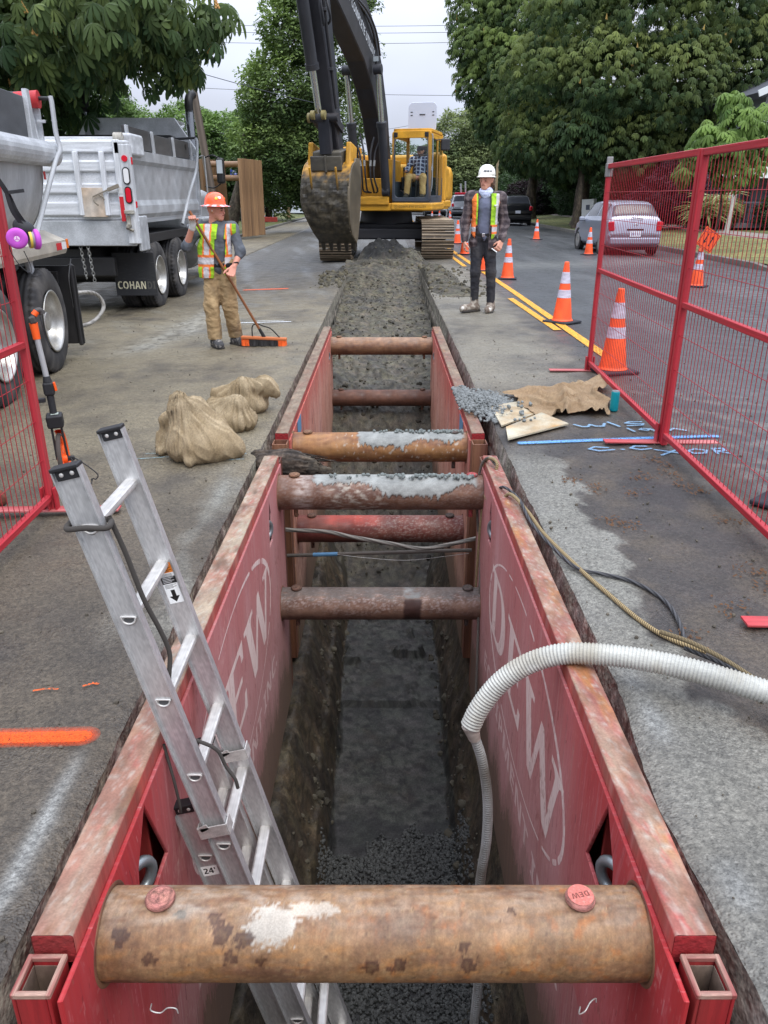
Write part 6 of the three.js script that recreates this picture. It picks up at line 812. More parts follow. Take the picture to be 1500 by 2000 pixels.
  const rr = (a, b, c, d, r, n = 5) => { const o = []; for (const [qx, qy, s] of [[c - r, d - r, 0], [a + r, d - r, 1], [a + r, b + r, 2], [c - r, b + r, 3]]) for (let i = 0; i <= n; i++) { const t = (s + i / n) * Math.PI / 2; o.push([qx + r * Math.cos(t), qy + r * Math.sin(t)]); } return o; };
  const fr2 = (p, hole, dp, zc) => ext(p, dp, 0.008, [hole]).translate(0, 0, zc);
  const slate = (x, y, z) => mul3(mix3(A3(70, 78, 92), A3(96, 104, 116), clamp(0.5 + fbm(x * 3, y * 3, z * 3, 3))), 0.9);
  const cabC = (x, y, z) => y > y1 - 0.19 ? yelC()(x, y, z) : slate(x, y, z);
  const cab = pt('cab', U([fr2(rr(x0, y0, x1, y1, 0.08), rr(x0 + 0.075, y0 + 0.1, x1 - 0.1, y1 - 0.17, 0.09), 0.07, z1), bx(w - 0.02, 0.07, z1 - z0, [cx, y0 - 0.005, (z0 + z1) / 2]), bx(w, 0.62, 0.05, [cx, y0 + 0.3, z0]), bx(0.08, y1 - y0, 0.09, [x0 + 0.04, (y0 + y1) / 2, z0]), bx(0.08, y1 - y0, 0.09, [x1 - 0.05, (y0 + y1) / 2, z0]), bx(0.06, y1 - y0, 0.1, [x1 - 0.035, (y0 + y1) / 2, z1 - 0.06]), bx(0.05, y1 - y0 - 0.1, 0.09, [x1 - 0.03, (y0 + y1) / 2, 0.62]), bx(0.05, 0.12, z1 - z0, [x1 - 0.03, y1 - 0.1, (z0 + z1) / 2]), bx(0.05, 0.14, z1 - z0, [x1 - 0.03, y0 + 0.08, (z0 + z1) / 2]), bx(0.04, 0.5, z1 - z0, [x0 + 0.02, y0 + 0.25, (z0 + z1) / 2]), bx(0.05, 0.12, z1 - z0, [x0 + 0.025, y1 - 0.1, (z0 + z1) / 2])]), (x, y, z) => cabC(x, y, z), yelM);
  pt('roof', U([fr2(rr(x0 + 0.01, z0 - 0.03, x1 - 0.01, z1 + 0.01, 0.14), rr(x0 + 0.22, 0.25, x1 - 0.24, 1.1, 0.08), 0.07, 0).rotateX(Math.PI / 2).scale(1, 1, -1).applyMatrix4(new THREE.Matrix4().makeScale(1, 1, -1)).translate(0, y1 + 0.02, 0)]), yelC(), yelM, cab);
  mesh('windscreen', U(new THREE.PlaneGeometry(w - 0.16, y1 - y0 - 0.25).translate(cx - 0.01, (y0 + y1) / 2 - 0.03, z1 + 0.002)), glassM, cab);
  mesh('side_glass', U(M([put(new THREE.PlaneGeometry(0.9, 1.35), [x1 - 0.012, 2.33, 1.13], [0, Math.PI / 2, 0]), put(new THREE.PlaneGeometry(0.66, 1.35), [x1 - 0.012, 2.33, 0.24], [0, Math.PI / 2, 0])])), glassM, cab);
  pt('corner_lamp', U([bx(0.1, 0.11, 0.03, [x0 + 0.1, y1 - 0.09, z1 + 0.045], [0, 0, 0], 0.01), bx(0.1, 0.11, 0.03, [x1 - 0.12, y1 - 0.09, z1 + 0.045], [0, 0, 0], 0.01)]), () => [0.02, 0.02, 0.022], darkM, cab);
  pt('grab_rail', U([tube([[x1 + 0.02, 1.75, z1 + 0.03], [x1 + 0.05, 2.0, z1 + 0.06], [x1 + 0.05, 3.0, z1 + 0.06], [x1 + 0.0, 3.12, z1 + 0.03]], 0.014, 30, 7)]), () => A3(160, 168, 176), darkM, cab);
  const sill = pt('cab_base', U([bx(w + 0.1, 0.2, z1 - z0 + 0.1, [cx + 0.02, 1.37, (z0 + z1) / 2 + 0.03], [0, 0, 0], 0.05)]), yelC());
  mesh('lettering', U(new THREE.PlaneGeometry(0.92, 0.115).translate(cx, 1.375, z1 + 0.083)), mat({ map: lettering('COMPLETE UTILITY', 1, 1, '#8a6a28', 'bold 92px sans-serif', true), transparent: true, roughness: 0.6 }), sill);
  pt('rear_panel', U([bx(0.5, 1.28, 0.62, [1.38, 2.14, -0.5], [0, 0, 0], 0.16), bx(0.2, 1.22, 0.14, [1.60, 2.1, -0.22], [0, 0.1, 0], 0.06), bx(0.36, 0.2, 1.2, [1.5, 1.42, -0.7], [0, 0, 0], 0.05)]), yelC());
  const mir = pt('mirror', U([bx(0.24, 0.3, 0.09, [1.86, 2.9, 1.0], [0, 0.2, 0], 0.05), tube([[1.6, 3.0, 1.1], [1.75, 3.02, 1.05], [1.84, 2.98, 0.98]], 0.013, 12, 6)]), () => [0.035, 0.036, 0.042], darkM);
  const hatch = pt('roof_hatch', U([ext(rr(-0.39, 0, 0.39, 0.74, 0.12), 0.045, 0.01).rotateX(-0.06).translate(cx - 0.02, y1 + 0.06, 0.2)]), (x, y, z) => mul3(A3(196, 202, 216), 0.95), vmat({ roughness: 0.45 }));
  pt('hatch_latch', U([[-0.3, 0.5], [-0.3, 0.42], [0.3, 0.5], [0.3, 0.42]].map(([x, y]) => bx(0.06, 0.022, 0.012, [cx - 0.02 + x, y1 + 0.06 + y, 0.2 + 0.0245 - y * -0.06 * -1 + 0.052 * (y / 0.74) * 0 + 0.0], [-0.06, 0, 0], 0.003)).concat([bx(0.16, 0.02, 0.02, [cx - 0.02, y1 + 0.5, 0.205], [-0.06, 0, 0], 0.004)])), () => [0.05, 0.05, 0.06], darkM, hatch);
  pt('seat', U([bx(0.5, 0.14, 0.5, [cx, 1.95, 0.6], [0, 0, 0], 0.05), bx(0.5, 0.75, 0.14, [cx, 2.35, 0.32], [-0.12, 0, 0], 0.06), bx(0.28, 0.2, 0.1, [cx, 2.82, 0.27], [-0.1, 0, 0], 0.04), bx(0.14, 0.34, 0.5, [cx - 0.36, 1.95, 0.75], [0, 0, 0], 0.04), bx(0.14, 0.34, 0.5, [cx + 0.36, 1.95, 0.75], [0, 0, 0], 0.04), rod([cx, 1.5, 0.6], [cx, 1.9, 0.6], 0.12, 0.12, 12)]), () => [0.018, 0.018, 0.02], darkM, cab);
  pt('control_lever', U([rod([cx - 0.36, 2.1, 0.95], [cx - 0.34, 2.28, 1.0], 0.015), bx(0.05, 0.11, 0.05, [cx - 0.34, 2.31, 1.0], [0, 0, 0], 0.015), rod([cx + 0.36, 2.1, 0.95], [cx + 0.34, 2.28, 1.0], 0.015), bx(0.05, 0.11, 0.05, [cx + 0.34, 2.31, 1.0], [0, 0, 0], 0.015), rod([cx - 0.08, 1.52, 1.35], [cx - 0.07, 2.05, 1.22], 0.012), rod([cx + 0.06, 1.52, 1.35], [cx + 0.05, 2.05, 1.22], 0.012), bx(0.16, 0.03, 0.24, [cx - 0.2, 1.56, 1.3], [-0.5, 0, 0]), bx(0.16, 0.03, 0.24, [cx + 0.18, 1.56, 1.3], [-0.5, 0, 0])]), () => [0.02, 0.02, 0.022], darkM, cab);
  pt('wiper', U([bar([cx - 0.05, 1.66, z1 + 0.05], [cx - 0.3, 1.78, z1 + 0.05], 0.015, 0.015)]), () => [0.01, 0.01, 0.01], darkM, cab);
  CAB.at = (x, y, z) => { const v = V(x, y, z).applyAxisAngle(V(0, 1, 0), AL); return [X0 + v.x, gy0 + v.y, -D0 + v.z]; }; CAB.turn = AL; CAB.cx = cx;
}
// ---------------------------------------------------------------- wheels
const rubM = vmat({ roughness: 0.85, map: wearT }), rimM = mat({ color: C(214, 212, 206), metalness: 0.75, roughness: 0.34, map: wearT }), rubC = (x, y, z) => mul3(mix3(A3(48, 47, 48), A3(96, 92, 88), clamp(0.2 + 1.3 * fbm(x * 6, y * 6, z * 6, 4))), 1.2);
function tyreGeo(R, W, tread = 0.014, n = 180) {              // axle along x
  const pr = [[-W / 2 + 0.03, R * 0.55], [-W / 2 + 0.005, R * 0.64], [-W / 2, R * 0.78], [-W / 2 + 0.012, R * 0.92], [-W / 2 + 0.03, R - 0.012], ...steps(-W / 2 + 0.036, W / 2 - 0.036, (W - 0.072) / 16).map((x) => [x, R]), [W / 2 - 0.03, R - 0.012], [W / 2 - 0.012, R * 0.92], [W / 2, R * 0.78], [W / 2 - 0.005, R * 0.64], [W / 2 - 0.03, R * 0.55]];
  return paint(sheet(steps(0, n, 1), steps(0, pr.length - 1, 1), (u, v) => { const [x, r0] = pr[v], a = u / n * Math.PI * 2; let r = r0; if (r0 > R - 0.02) { const k = v - 4, g = k % 4 === 2 && k > 1 && k < 16, sh = (u + (k < 5 || k > 13 ? 0 : 2)) % 4 < 1.5 && (k < 5 || k > 13); if (g || sh) r -= tread; } return [x, r * Math.cos(a), r * Math.sin(a)]; }), (x, y, z) => rubC(x, y, z));
}
const truckTyre = tyreGeo(0.53, 0.29), carTyre = tyreGeo(0.31, 0.19, 0.006, 72);
const truckRim = lathe([[0.30, 0.0], [0.315, 0.012], [0.30, 0.02], [0.285, 0.0], [0.27, -0.06], [0.255, -0.13], [0.22, -0.17], [0.16, -0.165], [0.14, -0.14], [0.1, -0.13], [0.1, -0.06], [0.085, -0.045], [0.0001, -0.04]], 48).rotateZ(-Math.PI / 2);
const rimHoles = M(steps(0, 9, 1).map((k) => put(new THREE.CircleGeometry(0.026, 14), [-0.1655, 0.19 * Math.cos(k * 0.628), 0.19 * Math.sin(k * 0.628)], [0, Math.PI / 2, 0])));
const wheelNuts = M(steps(0, 9, 1).map((k) => put(new THREE.CylinderGeometry(0.014, 0.014, 0.03, 6), [-0.15, 0.125 * Math.cos(k * 0.628 + 0.3), 0.125 * Math.sin(k * 0.628 + 0.3)], [0, 0, Math.PI / 2])));
const blk = mat({ color: C(24, 24, 25), roughness: 0.8 });
function truckWheel(parent, x, y, z, out) { const w = mesh('wheel', truckTyre, rubM, parent); w.position.set(x, y, z); w.rotation.x = hash3(z * 10 | 0, 1, 2) * 3; if (out) { const r = mesh('rim', truckRim, rimM, w); r.position.x = 0.135; const h = mesh('hand_holes', rimHoles, blk, w); h.position.x = 0.137; const n = mesh('wheel_nuts', wheelNuts, rimM, w); n.position.x = 0.137; } return w; }

// ---------------------------------------------------------------- dump truck and dump trailer
const silC = (k = 1) => (x, y, z) => mul3(mix3(A3(190, 193, 196), A3(164, 167, 170), clamp(0.4 + 0.6 * fbm(x * 1.6, y * 1.1, z * 1.2, 3))), k), silM = vmat({ map: wearT, metalness: 0.25, roughness: 0.42 });
const whtC = (x, y, z) => mul3(mix3(A3(218, 221, 225), A3(194, 196, 197), clamp(0.3 + fbm(x * 3, y * 3, z * 3, 4))), 1.32), plainM = vmat({ map: wearT, roughness: 0.5 });
const blkC = (x, y, z) => mul3(mix3(A3(34, 34, 36), A3(64, 61, 58), clamp(0.3 + 1.2 * fbm(x * 5, y * 5, z * 5, 4))), 1.3);
const redLamp = mat({ color: C(206, 28, 48), roughness: 0.2 }), orangeLamp = mat({ color: C(216, 110, 36), roughness: 0.25 }), tapeR = mat({ color: C(196, 40, 48), roughness: 0.4 }), tapeW = mat({ color: C(220, 220, 220), roughness: 0.4 });
const oval = (w, h) => { const s = new THREE.Shape(); const r = w / 2; s.absarc(0, h / 2 - r, r, 0, Math.PI); s.absarc(0, -h / 2 + r, r, Math.PI, Math.PI * 2); return s; };
{
  const xc = -4.98, zr = -12.3, T = thing('dump_truck', 'silver dump truck seen from behind with white ribbed tailgate and mud flap', 'dump truck', [xc, groundY(-4.98) + 0.01, zr]);
  const LOW = /flap|hose|wheel|chassis|tank/, pt = (name, g, c, m = plainM, parent = T) => { g = M(Array.isArray(g) ? g : [g]); if (c) paint(g, c); return mesh(name, LOW.test(name) ? g : g.translate(0, 0.2, 0), m, parent); };
  const L = 4.6, HW = 1.23;
  // body: floor, sides leaning out a little, headboard
  const sidePts = (s) => [[s * 1.14, 1.22], [s * 1.2, 1.30], [s * 1.2, 1.42], [s * 1.17, 1.5], [s * 1.19, 2.0], [s * 1.24, 2.06], [s * 1.24, 2.2], [s * 1.13, 2.22], [s * 1.12, 1.22]];
  pt('dump_body', [...[-1, 1].map((s) => ext(sidePts(s), L, 0.006).translate(0, 0, -L / 2 - 0.08)), bx(2.3, 0.08, L, [0, 1.2, -L / 2 - 0.05]), bx(2.46, 1.1, 0.07, [0, 1.75, -L - 0.05])], silC(1.35), silM);
  for (const s of [-1, 1]) for (const k of [0, 1, 2]) pt('side_board', [bx(0.05, 0.3, 1.3, [s * 1.17, 2.37 - 0.03 * (k % 2), -0.85 - k * 1.33], [0, 0, s * 0.03], 0.008)], (x, y, z) => mul3(mix3(A3(92, 90, 88), A3(54, 53, 54), clamp(0.5 + 1.8 * fbm(x * 4, y * 12, z * 2, 4))), 1.1));
  for (const k of [0, 1, 2, 3]) pt('board_bracket', [bx(0.035, 0.32, 0.09, [1.215, 2.36, -0.22 - k * 1.33], [0, 0, 0.03], 0.006)], silC(1.35), silM);
  pt('cab_guard', [ext([[-1.24, 2.32], [1.24, 2.32], [1.24, 2.42], [0.86, 2.98], [-0.86, 2.98], [-1.24, 2.42]], 0.07, 0.01).translate(0, 0, -L - 0.02), ext([[-1.24, 2.36], [-0.9, 2.86], [-0.9, 2.36]], 0.05).translate(0, 0, -L + 0.06), bx(1.66, 0.05, 0.9, [0, 2.94, -L - 0.46]), bx(1.7, 0.06, 0.06, [0, 2.42, -L + 0.05])], silC(1.35), silM);
  pt('tarp_roll', [rod([-1.1, 2.42, -3.9], [1.06, 2.42, -3.9], 0.13, 0.13, 18), bx(2.1, 0.14, 0.3, [-0.05, 2.56, -3.95], [0, 0, 0], 0.06), rod([1.0, 2.56, -3.9], [1.42, 2.58, -3.9], 0.022), rod([1.06, 2.42, -3.9], [1.2, 2.42, -3.9], 0.05)], () => A3(34, 35, 38));
  pt('tarp_arm', [tube([[1.40, 2.58, -3.9], [1.42, 2.5, -3.9], [1.41, 2.2, -3.82], [1.38, 1.95, -3.7], [1.33, 1.6, -3.3], [1.28, 1.08, -2.75]], 0.028, 40, 8)], silC(1.15));
  // tailgate with pressed ribs
  
  const tg = pt('tailgate', [bx(2.28, 1.12, 0.05, [0, 1.79, 0], [0, 0, 0], 0.01), ...[1.38, 1.66, 1.96, 2.22].map((y, i) => bx(2.24, [0.2, 0.15, 0.16, 0.17][i], 0.075, [0, y, 0.03], [0, 0, 0], 0.03)), bx(0.1, 1.06, 0.1, [1.12, 1.78, 0.05], [0, 0, 0], 0.015), bx(0.1, 1.06, 0.1, [-1.12, 1.78, 0.05], [0, 0, 0], 0.015)], whtC);
  for (const x of [-0.02, 0.42, 0.68, -0.45].slice(1, 3)) pt('tailgate_rib', [bx(0.07, 0.86, 0.07, [x + (x < 0.5 ? 0.1 : 0.22), 1.72, 0.095], [0, 0, 0], 0.01)], whtC, plainM, tg);
  pt('chute_door', [bx(0.36, 0.4, 0.04, [0.71, 1.47, 0.1], [0, 0, 0], 0.006)], (x, y, z) => mul3(mix3(A3(232, 230, 222), A3(176, 140, 100), clamp(2.2 * fbm(x * 9, y * 5, z, 4) + 1.1 * sstep(1.6, 1.68, y) + 0.6 * sstep(1.33, 1.28, y) - 0.1)), 1.2), plainM, tg);
  pt('chute_handle', [bar([0.72, 1.55, 0.15], [1.1, 1.7, 0.16], 0.02, 0.02), bar([0.95, 1.64, 0.15], [1.12, 1.7, 0.16], 0.035, 0.05), tube([[0.72, 1.55, 0.15], [0.74, 1.48, 0.17], [0.79, 1.43, 0.16]], 0.011, 12, 6), tube([[0.8, 1.58, 0.15], [0.86, 1.55, 0.16], [0.88, 1.5, 0.15]], 0.011, 12, 6)], () => A3(150, 140, 124), plainM, tg);
  // corner post with lamps
  let post; for (const s of [-1, 1]) post = pt('corner_post', [bx(0.16, 1.35, 0.12, [s * 1.235, 1.57, 0.05], [0, 0, 0], 0.012), bx(0.2, 0.3, 0.62, [s * 1.2, 2.26, -0.42], [0, 0, 0], 0.04), bx(0.22, 0.2, 0.14, [s * 1.18, 2.2, 0.03], [0, 0, 0], 0.03)], (x, y, z) => mul3(whtC(x, y, z), y > 2.21 ? 0.75 : 0.92), plainM);
  const L0 = (g, m, n) => mesh(n, g.translate(0, 0.2, 0), m, post); const lx = 1.235, lz = 0.116;
  for (const s of [1, -1]) { L0(put(new THREE.CylinderGeometry(0.043, 0.043, 0.02, 24), [s * lx, 2.06, lz], [Math.PI / 2, 0, 0]), redLamp, 'tail_lamp'); for (const [y, m] of [[1.83, tapeW], [1.57, redLamp]]) { L0(new THREE.ExtrudeGeometry(oval(0.104, 0.235), { depth: 0.012, bevelEnabled: false }).translate(s * lx, y, lz - 0.005), blk, 'lamp_gasket'); L0(new THREE.ExtrudeGeometry(oval(0.074, 0.2), { depth: 0.02, bevelEnabled: false }).translate(s * lx, y, lz - 0.004), m, 'tail_lamp'); } L0(bx(0.06, 0.34, 0.005, [s * 1.12, 1.38, 0.104], [0, 0, 0], 0), tapeR, 'reflective_tape'); L0(bx(0.06, 0.1, 0.005, [s * 1.12, 1.64, 0.104], [0, 0, 0], 0), tapeW, 'reflective_tape'); L0(bx(0.014, 0.1, 0.05, [s * 1.32, 2.03, 0.06], [0, 0, 0], 0.006), redLamp, 'marker_lamp'); L0(bx(0.014, 0.09, 0.05, [s * 1.32, 1.44, 0.06], [0, 0, 0], 0.006), redLamp, 'marker_lamp'); }
  pt('latch', [bx(0.14, 0.05, 0.05, [1.22, 1.34, 0.13]), bx(0.05, 0.14, 0.06, [1.2, 1.22, 0.13]), rod([1.2, 1.15, 0.1], [1.2, 1.15, 0.2], 0.03), rod([1.16, 1.12, 0.15], [1.26, 1.08, 0.15], 0.02), rod([1.08, 2.34, -0.02], [1.2, 2.34, -0.02], 0.07, 0.07, 16)], (x, y, z) => mul3(mix3(A3(196, 192, 180), A3(110, 100, 84), clamp(0.5 + 2 * fbm(x * 12, y * 12, z * 12, 3))), 1.1), plainM, post);
  pt('apron', [ext([[-1.32, 0.86], [1.24, 0.86], [1.32, 0.98], [1.33, 1.22], [-1.33, 1.22]], 0.06, 0.01).translate(0, 0, 0.02), bx(0.06, 0.5, 0.42, [1.295, 1.03, -0.2], [0, 0, 0], 0.02), bx(0.06, 0.5, 0.42, [-1.295, 1.03, -0.2], [0, 0, 0], 0.02)], silC(1.35), silM);
  pt('chassis', [bx(0.9, 0.3, 8.4, [0, 0.86, -4.4], [0, 0, 0], 0.02), ...[-1.2, -2.6].map((z) => rod([-0.9, 0.53, z], [0.9, 0.53, z], 0.12, 0.12, 14)), bx(2.3, 0.14, 3.6, [0, 1.12, -1.9]), bx(1.6, 0.3, 0.14, [0, 0.74, -0.25], [0, 0, 0], 0.03), rod([0, 0.62, -0.2], [0, 0.62, 0.12], 0.07, 0.07, 12)], blkC);
  for (const z of [-1.2, -2.64]) { truckWheel(T, 1.08, 0.53, z, true); truckWheel(T, 0.76, 0.53, z, false); truckWheel(T, -1.08, 0.53, z, false); }
  truckWheel(T, 0.82, 0.53, -6.9, true); truckWheel(T, -1.02, 0.53, -6.9, false);
  const flap = canvasTex(256, 256, (c) => { c.fillStyle = '#2c2d30'; c.fillRect(0, 0, 256, 256); const r = rng(6); for (let i = 0; i < 200; i++) { c.globalAlpha = 0.12 * r(); c.fillStyle = '#808078'; c.fillRect(256 * r(), 256 * r(), 40 * r(), 3); } c.globalAlpha = 0.9; c.fillStyle = '#f4ecc8'; c.font = 'bold 62px sans-serif'; c.textAlign = 'left'; c.save(); c.translate(10, 216); c.scale(0.84, 1.05); c.fillText('COHANDI', 0, 0); c.restore(); c.globalAlpha = 0.8; c.fillStyle = '#2c2d30'; c.fillRect(188, 160, 68, 62); for (let i = 0; i < 60; i++) c.fillRect(256 * r(), 168 + 46 * r(), 12 * r(), 4 * r()); });
  const fm = mesh('mud_flap', bx(0.66, 0.66, 0.02, [1.0, 0.50, -0.5], [0.05, 0, 0], 0.004), mat({ color: C(44, 45, 48), roughness: 0.8 }), T); fm.position.y = 0.1; mesh('flap_lettering', put(new THREE.PlaneGeometry(0.655, 0.655), [1.0, 0.5, -0.489], [0.05, 0, 0]), mat({ map: flap, roughness: 0.8 }), fm);
  mesh('mud_flap', bx(0.66, 0.66, 0.02, [-1.0, 0.5, -0.5], [0.05, 0, 0], 0.004), mat({ color: C(44, 45, 48), roughness: 0.8 }), T);
  const chain = (x, y0, n, z) => M(steps(0, n - 1, 1).map((k) => put(new THREE.TorusGeometry(0.026, 0.008, 6, 14), [x + 0.003 * k, y0 - k * 0.048, z], [0, k % 2 ? Math.PI / 2 : 0.2, 0], [0.75, 1.25, 1]))); pt('safety_chain', [chain(0.38, 0.84, 10, 0.0), chain(0.5, 0.84, 11, 0.02)], () => A3(150, 150, 146), silM);
  pt('fuel_tank', [rod([1.0, 0.72, -3.7], [1.0, 0.72, -5.3], 0.31, 0.31, 32), ...[-4.0, -4.9].map((z) => rod([1.0, 0.72, z], [1.0, 0.72, z - 0.07], 0.318, 0.318, 32))], () => A3(196, 196, 196), rimM.clone()); T.children[T.children.length - 1].material.vertexColors = true;
  pt('truck_cab', [bx(1.66, 1.7, 1.9, [-0.1, 1.7, -6.2], [0, 0, 0], 0.16), bx(1.4, 1.0, 1.7, [-0.1, 1.2, -7.9], [0, 0, 0], 0.2), bx(1.7, 0.3, 2.0, [-0.1, 0.85, -6.4], [0, 0, 0], 0.05), bx(0.4, 0.12, 1.3, [0.72, 1.05, -6.9], [0, 0, 0], 0.05)], silC(1.2), silM);
  for (const s of [1, -1]) { pt('exhaust_stack', [rod([s * 1.05, 1.4, -5.12], [s * 1.05, 3.15, -5.12], 0.085, 0.085, 20)], () => A3(190, 192, 196), chromeM.clone()); T.children[T.children.length - 1].material.vertexColors = true; pt('exhaust_tip', [tube([[s * 1.05, 3.12, -5.12], [s * 1.05, 3.3, -5.12], [s * 1.07, 3.42, -5.2], [s * 1.1, 3.46, -5.3]], 0.086, 12, 14)], () => [0.02, 0.02, 0.022]); }
  const mi = pt('wing_mirror', [bx(0.16, 0.5, 0.2, [1.52, 2.05, -5.5], [0, 0, 0], 0.05), tube([[1.15, 2.3, -5.6], [1.35, 2.35, -5.5], [1.5, 2.3, -5.5]], 0.014, 12, 6), tube([[1.15, 1.75, -5.6], [1.35, 1.72, -5.5], [1.5, 1.8, -5.5]], 0.014, 12, 6)], () => [0.02, 0.02, 0.02]); mesh('mirror_glass', put(new THREE.PlaneGeometry(0.12, 0.26), [1.52, 2.33, -5.397]), mat({ color: C(214, 222, 226), metalness: 0.2, roughness: 0.15 }), mi);
  pt('grab_handle', [tube([[1.2, 2.3, -5.0], [1.28, 2.32, -5.0], [1.3, 2.25, -5.0], [1.3, 1.4, -5.0], [1.22, 1.35, -5.0]], 0.016, 24, 6)], () => A3(196, 198, 198));
}
{
  const xc = -4.74, T = thing('dump_trailer', 'grey round bodied dump trailer with tarp arm behind the left fence', 'dump trailer', [xc, groundY(-4.6) + 0.01, -8.95], 0.09);
  const LOW = /flap|hose|wheel|chassis/, pt = (name, g, c, m = plainM, parent = T) => { g = M(Array.isArray(g) ? g : [g]); if (c) paint(g, c); return mesh(name, LOW.test(name) ? g : g.translate(0, 0.2, 0), m, parent); }, L = 5.2;
  const tub = []; for (let i = 0; i <= 24; i++) { const a = -Math.PI / 2 * 0 + Math.PI * (1 + i / 24); tub.push([1.08 * Math.sign(Math.cos(a)) * Math.pow(Math.abs(Math.cos(a)), 0.5), 1.95 + 0.95 * Math.sin(a)]); }
  const cs = sheet(steps(0, 24, 0.5), steps(0, L, 0.4), (u, v) => { const i = Math.min(23, Math.floor(u)), f = u - i; return [lerp(tub[i][0], tub[i + 1][0], f), lerp(tub[i][1], tub[i + 1][1], f), v]; });
  pt('tub', [cs, ext(tub, 0.05).translate(0, 0, 0.03), ext(tub, 0.05).translate(0, 0, L)], (x, y, z) => mul3(mix3(silC(1)(x, y, z), A3(150, 142, 128), sstep(1.5, 1.1, y) * 0.5), 1.35), silM);
  const beam = []; for (let i = 0; i <= 10; i++) { const a = -Math.PI / 2 + Math.PI * i / 10; beam.push([0.05 + 0.11 * Math.cos(a), 0.125 * Math.sin(a)]); } beam.push([-0.05, 0.12], [-0.05, -0.12]);
  pt('top_beam', [ext(beam, L + 0.35, 0.01).translate(1.06, 1.97, L / 2 - 0.13), ext(beam.map(([x, y]) => [-x, y]), L + 0.35, 0.01).translate(-1.06, 1.97, L / 2 - 0.13)], silC(1.45), silM);
  for (const s of [-1, 1]) for (const k of [0, 1, 2, 3]) pt('side_board', [bx(0.05, 0.42, 1.28, [s * 1.02, 2.28, 0.84 + k * 1.34], [0.0 + 0.02 * (k % 2), 0, 0], 0.008)], (x, y, z) => mul3(mix3(A3(86, 88, 92), A3(58, 60, 63), clamp(0.5 + 1.8 * fbm(x * 4, y * 14, z * 2, 4))), 1.15));
  for (const z of [0.14, 1.5, 2.84, 4.18]) for (const s of [-1, 1]) pt('board_post', [ext([[-0.08, 0], [0.08, 0], [0.045, 0.5], [-0.045, 0.5]], 0.05, 0.006).rotateY(Math.PI / 2).translate(s * 1.06, 2.06, z)], silC(1.4), silM);
  const dn = (g) => g.map((q) => q.translate(0, -0.13, -0.26)); pt('tarp_roll', dn([rod([-1.05, 2.62, 0.05], [0.88, 2.62, 0.05], 0.07, 0.085, 16), rod([-1.05, 2.44, 0.1], [0.75, 2.44, 0.1], 0.12, 0.12, 18), rod([0.75, 2.64, 0.05], [1.2, 2.64, 0.05], 0.02)]), () => A3(30, 31, 34)); pt('tarp_end', dn([rod([0.84, 2.625, 0.06], [1.08, 2.63, 0.06], 0.075, 0.088, 16)]), () => A3(206, 44, 50));
  pt('front_post', dn([ext([[-0.11, 0], [0.1, 0], [0.05, 0.58], [-0.08, 0.58]], 0.06, 0.008).translate(0.93, 2.06, 0.02), bx(2.1, 0.5, 0.05, [0, 2.3, -0.02]), bx(0.09, 0.03, 0.03, [1.07, 2.42, 0.05])]), silC(1.4), silM);
  pt('tarp_arm', dn([tube([[1.2, 2.66, 0.05], [1.21, 2.6, 0.06], [1.22, 2.3, 0.1], [1.25, 2.14, 0.14], [1.22, 2.0, 0.3], [1.16, 1.5, 0.82], [1.12, 1.05, 1.3]], 0.026, 50, 8), bx(0.06, 0.14, 0.1, [1.12, 1.03, 1.32], [0.4, 0, 0], 0.02)]), silC(1.15));
  pt('deck', [ext([[-1.2, 0.96], [1.2, 0.96], [1.22, 1.0], [1.22, 1.10], [1.0, 1.2], [-1.0, 1.2], [-1.22, 1.1], [-1.22, 1.0]], L - 0.1, 0.01).translate(0, 0, L / 2)], (x, y, z) => mul3(mix3(A3(190, 184, 172), A3(160, 150, 134), clamp(0.4 + 1.4 * fbm(x * 3, y * 5, z * 3, 4))), 1.3));
  const dk = T.children[T.children.length - 1]; mesh('reflective_tape', bx(0.005, 0.07, 0.17, [1.2235, 1.245, 0.34], [0, 0, 0], 0), tapeR, dk); mesh('reflective_tape', bx(0.005, 0.07, 0.16, [1.2235, 1.245, 0.17], [0, 0, 0], 0), tapeW, dk); mesh('marker_lamp', bx(0.02, 0.1, 0.055, [1.226, 1.26, 0.05], [0, 0, 0], 0.009), orangeLamp, dk); mesh('reflective_tape', bx(0.005, 0.08, 0.06, [1.1, 1.95, 0.06], [0, 0, 0], 0), tapeR, dk);
  pt('trailer_chassis', [bx(0.9, 0.3, L, [0, 0.82, L / 2]), bx(2.2, 0.14, 0.12, [0, 0.9, 0.1]), ...[0.9, 2.36].map((z) => rod([-0.9, 0.53, z], [0.9, 0.53, z], 0.1, 0.1, 12)), rod([0.2, 0.6, -3.2], [0.1, 0.75, 0.2], 0.06), rod([-0.4, 0.75, 0.2], [0.2, 0.6, -3.2], 0.06)], blkC);
  for (const z of [0.9, 2.36]) { truckWheel(T, 1.08, 0.54, z, true); truckWheel(T, 0.76, 0.54, z, false); truckWheel(T, -1.08, 0.54, z, false); }
  pt('mud_flap', [bx(0.6, 0.86, 0.025, [0.98, 0.6, 0.1], [0, 0, 0], 0.004), bx(0.05, 0.9, 0.08, [1.24, 0.6, 0.1], [0, 0, 0], 0.02), tube([[1.26, 1.1, 0.12], [1.26, 0.9, 0.3], [1.26, 0.6, 0.3]], 0.008, 12, 5)], blkC);
